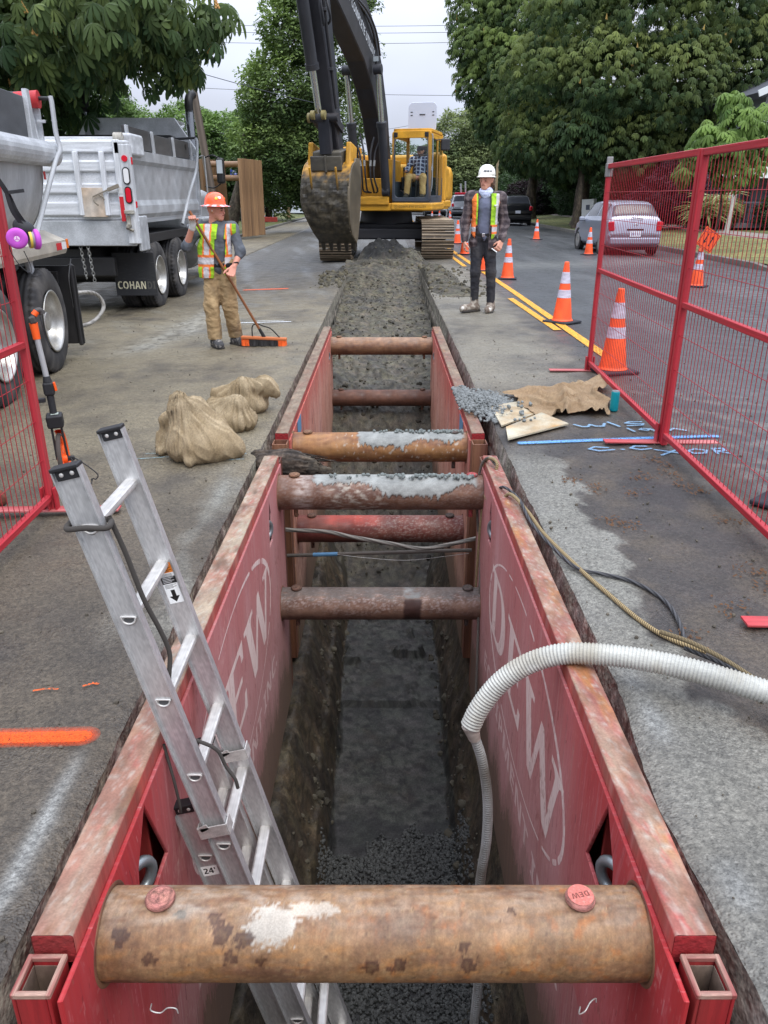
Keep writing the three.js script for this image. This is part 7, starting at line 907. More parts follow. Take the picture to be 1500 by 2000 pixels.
  pt('air_hose', [tube([[0.9, 0.62, -0.2], [1.1, 0.66, -0.6], [1.2, 0.6, -0.95], [1.26, 0.45, -1.0], [1.2, 0.32, -0.85], [1.1, 0.27, -0.6], [0.92, 0.3, -0.3]], 0.024, 50, 8), tube([[0.86, 0.75, -0.6], [0.95, 0.5, -0.7], [1.02, 0.36, -0.5], [0.96, 0.25, -0.2], [0.98, 0.14, -0.1]], 0.03, 40, 8), tube([[0.8, 0.6, -0.1], [0.93, 0.42, -0.2], [1.0, 0.24, -0.12]], 0.024, 30, 8)], (x, y, z) => mul3(mix3(A3(186, 182, 174), A3(110, 106, 98), Math.floor((x + y + z) * 34) % 2 ? 0.7 : 0), 1.0)); pt('hose_coupler', [bx(0.06, 0.06, 0.06, [0.99, 0.12, -0.1], [0.5, 0.5, 0], 0.015), put(new THREE.TorusGeometry(0.035, 0.01, 6, 12), [0.97, 0.2, -0.08], [0.4, 0.6, 0]), put(new THREE.TorusGeometry(0.035, 0.01, 6, 12), [1.0, 0.26, -0.08], [0.4, 1.6, 0])], () => A3(176, 140, 116));
}

// ---------------------------------------------------------------- cars, seen from behind
function makeCar(name, label, pos, turn, o) {
  const t = thing(name, label, o.cat ?? 'car', pos, turn), S = o.stations;         // station: [z from the rear, half width, y bottom, y belt, y roof, half roof width]
  const get = (s) => { let i = 0; while (i < S.length - 2 && s > S[i + 1][0]) i++; const f = clamp((s - S[i][0]) / (S[i + 1][0] - S[i][0])); const q = f * f * (3 - 2 * f) * 0.35 + f * 0.65; return S[i].map((v, k) => lerp(v, S[i + 1][k], q)); };
  const cs = (s) => { const [, w, yb, bl, rf, rw] = get(s); const h = rf - bl; return [[0, yb], [w * 0.86, yb], [w * 0.985, yb + 0.1], [w, yb + 0.28], [w * 0.995, lerp(yb, bl, 0.7)], [w * 0.965, bl - 0.02], [w * 0.945, bl + Math.min(0.02, h * 0.2)], [lerp(w * 0.945, rw, 0.5), bl + h * 0.52], [rw * 1.02, bl + h * 0.88], [rw * 0.93, rf - 0.01], [rw * 0.6, rf + 0.012], [0, rf + 0.02]]; };
  const N = 11, surf = (s, u) => { const a = Math.abs(u) * N, i = Math.min(N - 1, Math.floor(a)), f = a - i, q = cs(s); return V(Math.sign(u) * lerp(q[i][0], q[i + 1][0], f), lerp(q[i][1], q[i + 1][1], f), -s); };
  const off = (s, u, d) => { const e = 0.004, a = surf(s + e, u).sub(surf(s - e, u)), b = surf(s, u + e).sub(surf(s, u - e)); const n = a.cross(b).normalize(); const p = surf(s, u); if (n.dot(p.clone().sub(V(0, 0.8, -S[S.length - 1][0] / 2))) < 0) n.negate(); return p.add(n.multiplyScalar(d)); };
  const Lz = S[S.length - 1][0], ss = steps(0, Lz, 0.035), uu = steps(-1, 1, 1 / 33);
  const capEnd = (s) => { const q = cs(s), p = []; for (const [x, y] of q) p.push([x, y]); for (let i = q.length - 2; i > 0; i--) p.push([-q[i][0], q[i][1]]); return ext(p, 0.01).translate(0, 0, -s + (s > 1 ? -0.0 : 0.0)); };
  mesh('body', M([sheet(uu, ss, (u, s) => surf(s, u).toArray()), capEnd(0.004), capEnd(Lz - 0.004)]), new THREE.MeshPhysicalMaterial({ color: o.color, roughness: 0.35, metalness: o.metal ?? 0.5, clearcoat: 0.6, clearcoatRoughness: 0.1 }), t);
  const patch = (s0, s1, u0, u1, d) => sheet(steps(u0, u1, Math.abs(u1 - u0) / 10), steps(s0, s1, (s1 - s0) / 10), (u, s) => off(s, u, d).toArray()), gm = mat({ color: C(62, 64, 70), roughness: 0.22 });
  for (const [nm, s0, s1, u0, u1] of o.glass) { if (u0 < 0) mesh(nm, M([patch(s0, s1, 0.70, 0.999, 0.008), patch(s0, s1, -0.70, -0.999, 0.008)]), gm, t); else for (const sg of [1, -1]) mesh(nm, patch(s0, s1, sg * u0, sg * u1, 0.006), gm, t); }
  for (const [z, sx] of o.axles.flatMap((z) => [[z, 1], [z, -1]])) { const w = mesh('wheel', carTyre, rubM, t); w.position.set(sx * (S[3][1] - 0.1), 0.31, -z); mesh('rim', M([put(lathe([[0.0001, 0.02], [0.05, 0.02], [0.18, 0.005], [0.2, 0.015], [0.21, 0.0]], 28), [0, 0, 0], [0, 0, -sx * Math.PI / 2]).translate(sx * 0.085, 0, 0)]), rimM, w); mesh('wheel_arch', put(new THREE.CylinderGeometry(0.36, 0.36, 0.012, 32), [sx * (S[3][1] - 0.001) - sx * 0.002, 0.34, -z], [0, 0, Math.PI / 2]), blk, t); w.position.x = sx * (S[3][1] - 0.085); }
  for (const sg of [1, -1]) { mesh('tail_lamp', bx(0.17, o.lamp[1], 0.12, [sg * o.lamp[2], o.lamp[0], -0.05 - (o.lamp[3] ?? 0)], [0.1, sg * 0.45, sg * -0.16], 0.03), redLamp, t); mesh('door_mirror', bx(0.18, 0.13, 0.1, [sg * (S[3][1] + 0.07), 0.98 + (o.mirrorUp ?? 0), -Lz * 0.66], [0, 0, 0], 0.04), mat({ color: o.color, roughness: 0.4 }), t); }
  mesh('number_plate', bx(0.32, 0.16, 0.012, [0, o.plate, 0.012], [-0.05, 0, 0], 0.004), mat({ color: C(214, 218, 226), roughness: 0.4 }), t);
  mesh('bumper', bx(S[1][1] * 1.9, 0.2, 0.12, [0, 0.42, -0.01], [0, 0, 0], 0.06), mat({ color: o.bumper ?? o.color, roughness: 0.45, metalness: 0.3 }), t); mesh('underbody', bx(S[3][1] * 1.7, 0.18, Lz - 0.5, [0, 0.24, -Lz / 2], [0, 0, 0], 0.02), blk, t);
  return t;
}
const hatchSt = [[0, 0.76, 0.32, 0.55, 0.62, 0.72], [0.04, 0.80, 0.3, 0.62, 0.80, 0.74], [0.1, 0.825, 0.26, 0.9, 1.0, 0.72], [0.16, 0.835, 0.24, 0.96, 1.10, 0.68], [0.42, 0.845, 0.22, 0.98, 1.44, 0.57], [0.7, 0.848, 0.22, 0.98, 1.5, 0.575], [1.6, 0.848, 0.22, 0.97, 1.52, 0.59], [2.3, 0.848, 0.22, 0.96, 1.47, 0.57], [3.0, 0.84, 0.22, 0.94, 1.02, 0.66], [3.5, 0.80, 0.24, 0.80, 0.86, 0.66], [3.72, 0.7, 0.3, 0.58, 0.64, 0.6]];
const hb = makeCar('hatchback_car', 'small silver hatchback parked at the right kerb seen through the red fence', [7.42, groundY(7.4), -24.1], 0.05, { stations: hatchSt, color: C(148, 154, 168), metal: 0.5, lamp: [0.83, 0.27, 0.715], plate: 0.62, axles: [0.62, 3.0], bumper: C(138, 144, 158), glass: [['rear_window', 0.17, 0.4, -0.86, 0.86], ['side_window', 0.62, 1.3, 0.58, 0.73], ['side_window', 1.4, 2.4, 0.58, 0.73], ['windscreen', 2.42, 2.95, -0.84, 0.84]] });
mesh('wiper', bar([-0.14, 1.07, -0.06], [0.22, 1.03, -0.06], 0.016, 0.02), blk, hb); mesh('badge', put(new THREE.TorusGeometry(0.035, 0.009, 6, 18), [0, 0.86, -0.045], [0.2, 0, 0], [1.3, 0.9, 1]), chromeM, hb); mesh('plate_recess', bx(0.5, 0.05, 0.03, [0, 0.735, -0.02], [0, 0, 0], 0.01), blk, hb); mesh('plate_marks', M([-0.1, -0.05, 0.0, 0.06, 0.11].map((x) => bx(0.026, 0.07, 0.003, [x, 0.615, 0.02], [-0.05, 0, 0], 0))), mat({ color: C(96, 104, 140) }), hb);
const suvSt = [[0, 0.8, 0.42, 0.7, 0.8, 0.76], [0.05, 0.86, 0.4, 0.92, 1.02, 0.76], [0.14, 0.88, 0.36, 1.06, 1.2, 0.72], [0.4, 0.9, 0.34, 1.08, 1.66, 0.62], [1.0, 0.9, 0.34, 1.07, 1.72, 0.64], [2.5, 0.9, 0.34, 1.06, 1.7, 0.64], [3.3, 0.89, 0.34, 1.04, 1.12, 0.7], [4.2, 0.84, 0.36, 0.95, 1.0, 0.7], [4.5, 0.74, 0.4, 0.7, 0.76, 0.64]];
const suvO = { cat: 'car', stations: suvSt, color: C(150, 152, 156), lamp: [0.98, 0.24, 0.77], plate: 0.78, axles: [0.8, 3.6], mirrorUp: 0.15, bumper: C(60, 62, 66), glass: [['rear_window', 0.17, 0.38, -0.86, 0.86], ['side_window', 0.6, 1.5, 0.58, 0.73], ['side_window', 1.6, 2.6, 0.58, 0.73]] };
const suv = makeCar('estate_car', 'distant silver car with a red roof bar stopped right of the excavator', [6.1, groundY(6.1), -64], 0, suvO); mesh('roof_bar', bx(1.1, 0.14, 0.3, [0, 1.82, -1.2], [0, 0, 0], 0.03), redLamp, suv); mesh('ladder_rack', M([bx(0.1, 0.75, 0.2, [-0.05, 2.15, -1.4], [0, 0, 0.1]), bx(0.1, 1.0, 0.2, [0.3, 2.2, -1.4], [0, 0, 0.06])]), mat({ color: C(176, 178, 180) }), suv);
makeCar('parked_car', 'black car parked at the right kerb beyond the white-hatted worker', [8.05, groundY(8), -49.5], 0, { ...suvO, color: C(22, 23, 27), bumper: C(20, 20, 22), metal: 0.3 });
makeCar('white_van', 'small white van far up the road beside the silver car', [4.4, groundY(4.4), -70], 0, { ...suvO, cat: 'van', color: C(226, 228, 228), metal: 0.1 });
makeCar('parked_car', 'pale grey car far away half hidden by the right excavator track', [3.1, groundY(3), -76], 0, { ...suvO, color: C(188, 186, 182), metal: 0.3 });
// ---------------------------------------------------------------- people
const skinC = (r, g, b) => (x, y, z) => mul3(A3(r, g, b), 1 + 0.25 * fbm(x * 30, y * 30, z * 30, 2)), clothM = vmat({ roughness: 0.95, bumpMap: tex(fabricB, 9, 9), bumpScale: 0.001 }), fleshM = vmat({ roughness: 0.6 });
const add3 = (a, b) => [a[0] + b[0], a[1] + b[1], a[2] + b[2]];
// head bones at c, turned by yaw: skull, jaw, nose, brow, chin, ears, neck
function headBones(c, yaw, pitch, s = 1) {
  const e = new THREE.Euler(pitch, yaw, 0, 'YXZ'), R = (x, y, z) => { const v = V(x * s, y * s, z * s).applyEuler(e); return [c[0] + v.x, c[1] + v.y, c[2] + v.z]; };
  return { R, e, bones: [[R(0, 0.035, -0.025), R(0, 0.045, 0.02), 0.083 * s, 0.078 * s], [R(0, -0.02, 0.03), R(0, -0.075, 0.055), 0.062 * s, 0.036 * s], [R(-0.03, -0.05, 0.02), R(-0.015, -0.085, 0.055), 0.03 * s, 0.022 * s], [R(0.03, -0.05, 0.02), R(0.015, -0.085, 0.055), 0.03 * s, 0.022 * s], [R(0, 0.012, 0.086), R(0, -0.022, 0.107), 0.008 * s, 0.0125 * s], [R(-0.03, 0.022, 0.078), R(0.03, 0.022, 0.078), 0.012 * s, 0.012 * s], [R(-0.018, -0.05, 0.083), R(0.018, -0.05, 0.083), 0.009 * s, 0.009 * s], ...[-1, 1].flatMap((k) => [[R(k * 0.078, 0.02, -0.01), R(k * 0.088, 0.035, -0.022), 0.011, 0.013], [R(k * 0.078, -0.012, -0.006), R(k * 0.082, 0.01, -0.014), 0.009, 0.011]]), [R(0, -0.05, -0.03), R(0, -0.15, -0.045), 0.056 * s, 0.06 * s]] };
}
function headMesh(H, tone, parent, beard) {
  const inv = new THREE.Matrix4().makeRotationFromEuler(H.e).invert(), o = H.R(0, 0, 0);
  const col = (x, y, z) => { const v = V(x - o[0], y - o[1], z - o[2]).applyMatrix4(inv); let c = mul3(tone, 1 + 0.12 * fbm(x * 40, y * 40, z * 40, 2)); if (v.z > 0.06 && Math.abs(v.y + 0.05) < 0.006 && Math.abs(v.x) < 0.024) c = mul3(A3(150, 78, 72), 1); if (v.z > 0.055) for (const k of [-0.031, 0.031]) { if (Math.hypot(v.x - k, (v.y - 0.004) * 1.7) < 0.012) c = A3(52, 38, 32); if (Math.abs(v.x - k) < 0.017 && Math.abs(v.y - 0.026) < 0.005) c = A3(70, 48, 36); } if (beard && v.y < -0.028 && v.z > -0.03 && !(Math.abs(v.y + 0.05) < 0.005 && Math.abs(v.x) < 0.02)) c = mix3(c, beard, 0.85); if (v.z > 0.07 && v.y < 0.0 && v.y > -0.03) c = mix3(c, A3(196, 110, 96), 0.3); return c; };
  return { bones: H.bones, col };
}
// a hand: palm from wrist w along dir d (unit), across a (towards the thumb), palm normal n; curl in radians
function handBones(w, d, a, n, curl, s = 1, spread = 0.1) {
  const P = (q, k, v) => [q[0] + v[0] * k, q[1] + v[1] * k, q[2] + v[2] * k], B = []; const palmEnd = P(w, 0.085 * s, d);
  for (let i = 0; i < 4; i++) B.push([P(P(w, 0.012, d), (0.024 - 0.014 * i) * s, a), P(palmEnd, (0.030 - 0.020 * i) * s, a), 0.0165 * s, 0.0125 * s]);
  [[0.030, 0.074], [0.010, 0.082], [-0.010, 0.076], [-0.030, 0.06]].forEach(([o, len], i) => { let p = P(palmEnd, o * s, a), ang = curl * 0.45; for (let k = 0; k < 3; k++) { const l = len * s * [0.45, 0.31, 0.24][k], q = P(P(P(p, l * Math.cos(ang), d), l * Math.sin(ang), n), l * spread * (0.8 - i * 0.5), a); B.push([p, q, [0.0095, 0.0088, 0.008][k] * s, [0.0088, 0.008, 0.0068][k] * s]); p = q; ang += curl * [0.9, 0.7, 0][k]; } });
  let p = P(P(w, 0.025 * s, d), 0.028 * s, a), q = P(P(P(p, 0.03 * s, d), 0.026 * s, a), 0.012 * s, n); B.push([p, q, 0.013 * s, 0.0105 * s]); let t = P(P(P(q, 0.026 * s, d), 0.008 * s, a), (0.008 + 0.014 * curl) * s, n); B.push([q, t, 0.0105 * s, 0.0095 * s]); B.push([t, P(P(t, 0.018 * s, d), (0.006 + 0.01 * curl) * s, n), 0.0095 * s, 0.007 * s]);
  return B;
}
const wrinkle = (k, sc = 1, seed = 0) => (d, x, y, z) => d - k * (1 - 3.4 * Math.abs(fbm(x * 7 * sc + seed, y * 9 * sc, z * 7 * sc, 3))) * 0.5 - k * 0.5 * fbm(x * 16 * sc, y * 24 * sc, z * 16 * sc + seed, 2);
function bodyMesh(parent, groups) { return mesh('body', M(groups.map(([b, k, h, c]) => skin(b, k, h, c))), fleshM, parent); }
function boot(parent, ankle, dir, col, L = 0.30) {       // ankle point on the floor, dir = unit toe direction
  const [x, y, z] = ankle, P = (f, h, s = 0) => [x + dir[0] * f - dir[2] * s, y + h, z + dir[2] * f + dir[0] * s];
  return mesh('boot', skin([[P(0.0, 0.2), P(-0.01, 0.08), 0.058, 0.056], [P(-0.03, 0.05), P(-0.05, 0.045), 0.05, 0.045], [P(0.0, 0.07), P(L * 0.52, 0.05), 0.055, 0.047], [P(L * 0.5, 0.05, 0.01), P(L * 0.6, 0.045, 0.01), 0.05, 0.045]], 0.04, 0.011, col, (d, a, b, c) => Math.max(d - 0.004 * fbm(a * 30, b * 30, c * 30, 2), y + 0.004 - b)), vmat({ roughness: 0.85 }), parent);
}
const sole = (parent, ankle, dir, L = 0.30) => { const [x, y, z] = ankle, g = ext([[-0.085, -0.045], [0.0, -0.05], [L * 0.5, -0.055], [L * 0.66, -0.04], [L * 0.71, 0], [L * 0.66, 0.045], [L * 0.5, 0.058], [0, 0.05], [-0.085, 0.045]], 0.03, 0.006); g.rotateX(-Math.PI / 2); g.rotateY(Math.atan2(-dir[2], dir[0])); g.translate(x, y + 0.016, z); return mesh('boot_sole', g, mat({ color: C(60, 56, 52), roughness: 0.9 }), parent); };
function helmet(parent, H, col, brim, name = 'hard_hat') {
  const g = lathe([[0.0001, 0.14], [0.03, 0.138], [0.062, 0.128], [0.09, 0.105], [0.107, 0.072], [0.114, 0.035], [0.116, 0.01], [brim * 0.75, 0.002], [brim, -0.008], [brim, -0.013], [0.112, -0.004], [0.108, 0.02]], 40); g.scale(0.97, 1.04, 1.12); if (brim < 0.14) { const p = g.attributes.position; for (let i = 0; i < p.count; i++) if (p.getY(i) < 0.006 && p.getZ(i) > 0.05) p.setZ(i, p.getZ(i) * 1.22); g.computeVertexNormals(); }
  const m = mesh(name, paint(g, col), new THREE.MeshPhysicalMaterial({ vertexColors: true, roughness: 0.35, clearcoat: 0.4 }), parent); m.rotation.set(-0.05, 0, 0); const o = H.R(0, 0.062, -0.008); m.position.set(...o); m.rotation.copy(H.e); return m;
}
const vestC = (o) => (x, y, z, nx, ny, nz) => { const lime = mul3(mix3(A3(162, 204, 46), A3(120, 162, 36), clamp(0.3 + 2 * fbm(x * 12, y * 9, z * 12, 3))), 1.1), org = A3(244, 128, 60), sil = mul3(A3(196, 192, 194), 1.05); const b = o.band(x, y, z); return b === 2 ? sil : b === 1 ? org : lime; };
const clip = (f, g2) => (d, x, y, z) => Math.max(f ? f(d, x, y, z) : d, g2(x, y, z));

{ // ------------------------------------------------ the worker who sweeps
  const T = thing('person', 'worker in an orange wide brimmed hard hat and lime vest leaning on a broom', 'person', [-1.93, groundY(-1.93), -9.32]); T.scale.setScalar(0.94);
  const hip = [0.02, 0.95, 0], ch = [0.02, 1.32, 0.01], kL = [-0.1, 0.52, 0.07], kR = [0.12, 0.52, 0.03], aL = [-0.09, 0.07, 0.04], aR = [0.14, 0.07, -0.12];
  const shL = [-0.185, 1.43, 0.0], elL = [-0.33, 1.22, 0.12], wrL = [-0.215, 1.46, 0.2], shR = [0.205, 1.42, -0.02], elR = [0.305, 1.16, 0.04], wrR = [0.235, 0.99, 0.19];
  const H = headBones([0.04, 1.62, 0.03], 1.25, 0.02), tone = mul3(A3(206, 142, 120), 0.95), hm = headMesh(H, tone, T);
  const pole0 = [-0.20, 1.58, 0.27], pole1 = [0.53, 0.13, 0.05], pd = V(...pole1).sub(V(...pole0)).normalize();
  const alongPole = (t) => [lerp(pole0[0], pole1[0], t), lerp(pole0[1], pole1[1], t), lerp(pole0[2], pole1[2], t)];
  const h1 = handBones(add3(wrL, [0.005, 0.01, 0.01]), [0.06, 0.86, 0.5], [0.9, 0.1, -0.3], [0.3, -0.5, 0.8], 1.55, 1.06), h2 = handBones(add3(wrR, [0, 0, 0]), [-0.2, -0.75, 0.62], [-0.85, 0.45, 0.25], [-0.35, -0.2, 0.9].map((q) => q), 1.5, 1.06);
  bodyMesh(T, [[hm.bones, 0.03, 0.0075, hm.col], [[[hip, ch, 0.09, 0.11], [add3(hip, [-0.09, -0.05, 0]), kL, 0.065, 0.05], [kL, aL, 0.05, 0.04], [add3(hip, [0.09, -0.05, 0]), kR, 0.065, 0.05], [kR, aR, 0.045, 0.04], [shL, shR, 0.05, 0.05], [ch, [0.03, 1.5, 0], 0.095, 0.055], [shL, elL, 0.04, 0.036], [shR, elR, 0.04, 0.036]], 0.03, 0.02, () => tone], [[[elL, wrL, 0.046, 0.031], ...h1], 0.012, 0.006, () => tone], [[[elR, wrR, 0.043, 0.03], ...h2], 0.012, 0.006, () => tone]]);
  const khaki = (x, y, z) => mul3(mix3(mix3(OB(196, 168, 126), OB(166, 138, 100), clamp(0.5 + 1.6 * fbm(x * 7, y * 4, z * 7, 4))), OB(122, 104, 80), clamp(2.2 * fbm(x * 5, y * 3, z * 5 + 4, 4) - 0.2)), 1.4);
  mesh('trousers', skin([[add3(hip, [-0.06, 0.04, 0]), add3(hip, [0.07, 0.04, 0]), 0.128, 0.128], [add3(hip, [-0.085, -0.06, 0]), kL, 0.108, 0.088], [kL, [aL[0], 0.13, aL[2]], 0.088, 0.084], [add3(hip, [0.085, -0.06, 0]), kR, 0.108, 0.088], [kR, [aR[0], 0.13, aR[2]], 0.088, 0.084]], 0.04, 0.011, khaki, clip(wrinkle(0.016, 0.9), (x, y) => 0.1 - y)), clothM, T);
  mesh('shirt', skin([[add3(hip, [0, 0.03, 0]), ch, 0.135, 0.152], [shL, shR, 0.075, 0.075], [ch, [0.03, 1.47, 0], 0.13, 0.07], [shL, elL, 0.07, 0.054], [elL, [lerp(elL[0], wrL[0], 0.1), lerp(elL[1], wrL[1], 0.1), lerp(elL[2], wrL[2], 0.1)], 0.054, 0.052], [shR, elR, 0.07, 0.054], [elR, [lerp(elR[0], wrR[0], 0.3), lerp(elR[1], wrR[1], 0.3), lerp(elR[2], wrR[2], 0.3)], 0.054, 0.048]], 0.05, 0.012, (x, y, z) => mul3(mix3(A3(92, 96, 102), A3(66, 70, 76), clamp(0.5 + 1.6 * fbm(x * 8, y * 8, z * 8, 3))), 1.25), wrinkle(0.01)), clothM, T);
  const vb = [[[0.02, 0.98, 0.0], [0.02, 1.3, 0.01], 0.168, 0.17], [[-0.18, 1.415, 0], [0.2, 1.415, 0], 0.092, 0.092], [[0.02, 1.3, 0.01], [0.03, 1.42, 0], 0.16, 0.12], [[-0.1, 0.9, 0.02], [-0.1, 1.2, 0.02], 0.13, 0.12]];
  mesh('safety_vest', skin(vb, 0.05, 0.010, vestC({ band: (x, y, z) => { const v = Math.abs(x + 0.085 - 0.1 * (y - 1.2)), v2 = Math.abs(x - 0.185); if (y > 0.985 && y < 1.125) return Math.abs(y - 1.055) < 0.036 ? 2 : 1; if (z > -0.05 && v < 0.055) return v < 0.034 ? 2 : 1; if (z > -0.05 && v2 < 0.04) return v2 < 0.022 ? 2 : 1; return 0; } }), clip(wrinkle(0.012), (x, y, z) => Math.max(0.85 - y, y - 1.475, z > 0.02 ? 0.062 - Math.abs(x - 0.085 - 0.12 * (y - 1.3)) - 0.02 * (y > 1.3) : -1, x < -0.25 || x > 0.27 ? 0.02 : -1))), clothM, T);
  mesh('belt', skin([[[-0.06, 1.0, 0], [0.1, 1.0, 0], 0.14, 0.14]], 0.02, 0.012, () => A3(24, 24, 26), (d, x, y) => Math.max(d, Math.abs(y - 1.0) - 0.028)), clothM, T);
  const bc = (x, y, z) => mul3(mix3(A3(62, 62, 64), A3(150, 146, 140), clamp(3 * (fbm(x * 26, y * 26, z * 26, 3) - 0.05))), 1.2);
  for (const [a, d] of [[[aL[0], 0.0, aL[2]], [0.5, 0, 0.86]], [[aR[0], 0.0, aR[2]], [0.72, 0, 0.69]]]) { boot(T, a, d, bc); sole(T, a, d); }
  const hh = helmet(T, H, (x, y, z) => { const a = Math.atan2(z, x); if (y < 0.005) return Math.floor((a + 4) * 3.2) % 2 ? mul3(A3(232, 214, 226), 1.1) : mul3(A3(238, 96, 72), 1.1); return mul3(A3(250, 92, 48), 1.15); }, 0.165);
  const st = [[-0.6, 0.5, '#f2efe6'], [0.2, 0.62, '#3b6ea8'], [-1.35, 0.55, '#1d1d20'], [0.55, 0.35, '#f0a038'], [1.1, 0.6, '#d8dade'], [-0.95, 0.3, '#e8c43a']]; st.forEach(([a, q, c], i) => { const y = 0.06 + 0.05 * q, r = 0.108 - 0.03 * (q > 0.5), p = [Math.sin(a) * r, y, Math.cos(a) * r * 1.12]; const g = new THREE.SphereGeometry(0.018, 10, 6); g.scale(1.15, 0.9, 0.2); g.rotateX(-0.35); g.rotateY(a); g.translate(...p); mesh('sticker', g, mat({ color: new THREE.Color(c), roughness: 0.5 }), hh); });
  mesh('glove', skin(h1.slice(0, 4).concat([[add3(wrL, [-0.01, -0.03, -0.01]), wrL, 0.036, 0.036]]), 0.012, 0.006, () => mul3(A3(214, 212, 208), 1.0), (d) => d - 0.004), clothM, T); mesh('watch', put(new THREE.TorusGeometry(0.033, 0.008, 8, 20), add3(wrR, [0.02, 0.035, -0.03]), [1.1, 0.3, 0]), blk, T); mesh('hearing_plug', put(new THREE.SphereGeometry(0.008, 8, 6), H.R(-0.092, 0.0, 0.0)), mat({ color: C(240, 232, 214) }), T);
  // the broom he holds
  const o = T.position, W = (p) => [o.x + p[0] * 0.94, o.y + p[1] * 0.94, o.z + p[2] * 0.94], foot = W(pole1), B = thing('push_broom', 'push broom with a wooden handle and orange bristle head held by the sweeping worker', 'broom', [foot[0], groundY(foot[0]) + 0.004, foot[2]]), rel = (p) => { const q = W(p); return [q[0] - B.position.x, q[1] - B.position.y, q[2] - B.position.z]; };
  mesh('handle', paint(rod(rel([pole0[0] - 0.02, pole0[1] + 0.04, pole0[2] + 0.006]), rel(pole1), 0.0155, 0.0155, 14), (x, y, z) => mul3(mix3(OB(176, 110, 60), OB(140, 84, 44), clamp(0.5 + fbm(x * 30, y * 2, z * 30, 3))), 1.5)), plainM, B);
  const hd = mesh('broom_head', M([bx(0.55, 0.035, 0.075, [0.0, 0.088, 0.01], [0, 0, -0.03], 0.012)]), mat({ color: new THREE.Color(...OB(196, 112, 64, 0.9)), roughness: 0.8 }), B); const tuft = (x, z, c) => rod([x, 0.075, z], [x * 1.02 + 0.006 * Math.sin(x * 90), 0.0, z + 0.012 * Math.sin(x * 57 + z * 200)], 0.005, 0.009, 5);
  const tf = [[], []]; for (let i = 0; i < 40; i++) for (let k = 0; k < 4; k++) { const x = -0.262 + i * 0.0134; tf[Math.abs(x) > 0.175 ? 0 : 1].push(tuft(x, -0.02 + k * 0.02)); }
  for (const [k, c, n] of [[0, C(242, 104, 40), 'orange_bristles'], [1, C(52, 50, 50), 'dark_bristles']]) tag(mesh(n, M(tf[k]), mat({ color: c, roughness: 0.9 }), B), null, null, null, 'stuff');
  mesh('bracket', M([tube([[-0.14, 0.1, 0.01], [-0.13, 0.23, 0.01], [-0.06, 0.25, 0.01], [0.0, 0.23, 0.01], [0.09, 0.2, 0.012], [0.19, 0.1, 0.01]], 0.0075, 40, 7), rod([0.005, 0.1, 0.01], rel(alongPole(0.93)), 0.022, 0.018, 12)]), blk, B); B.rotation.y = -0.08;
}
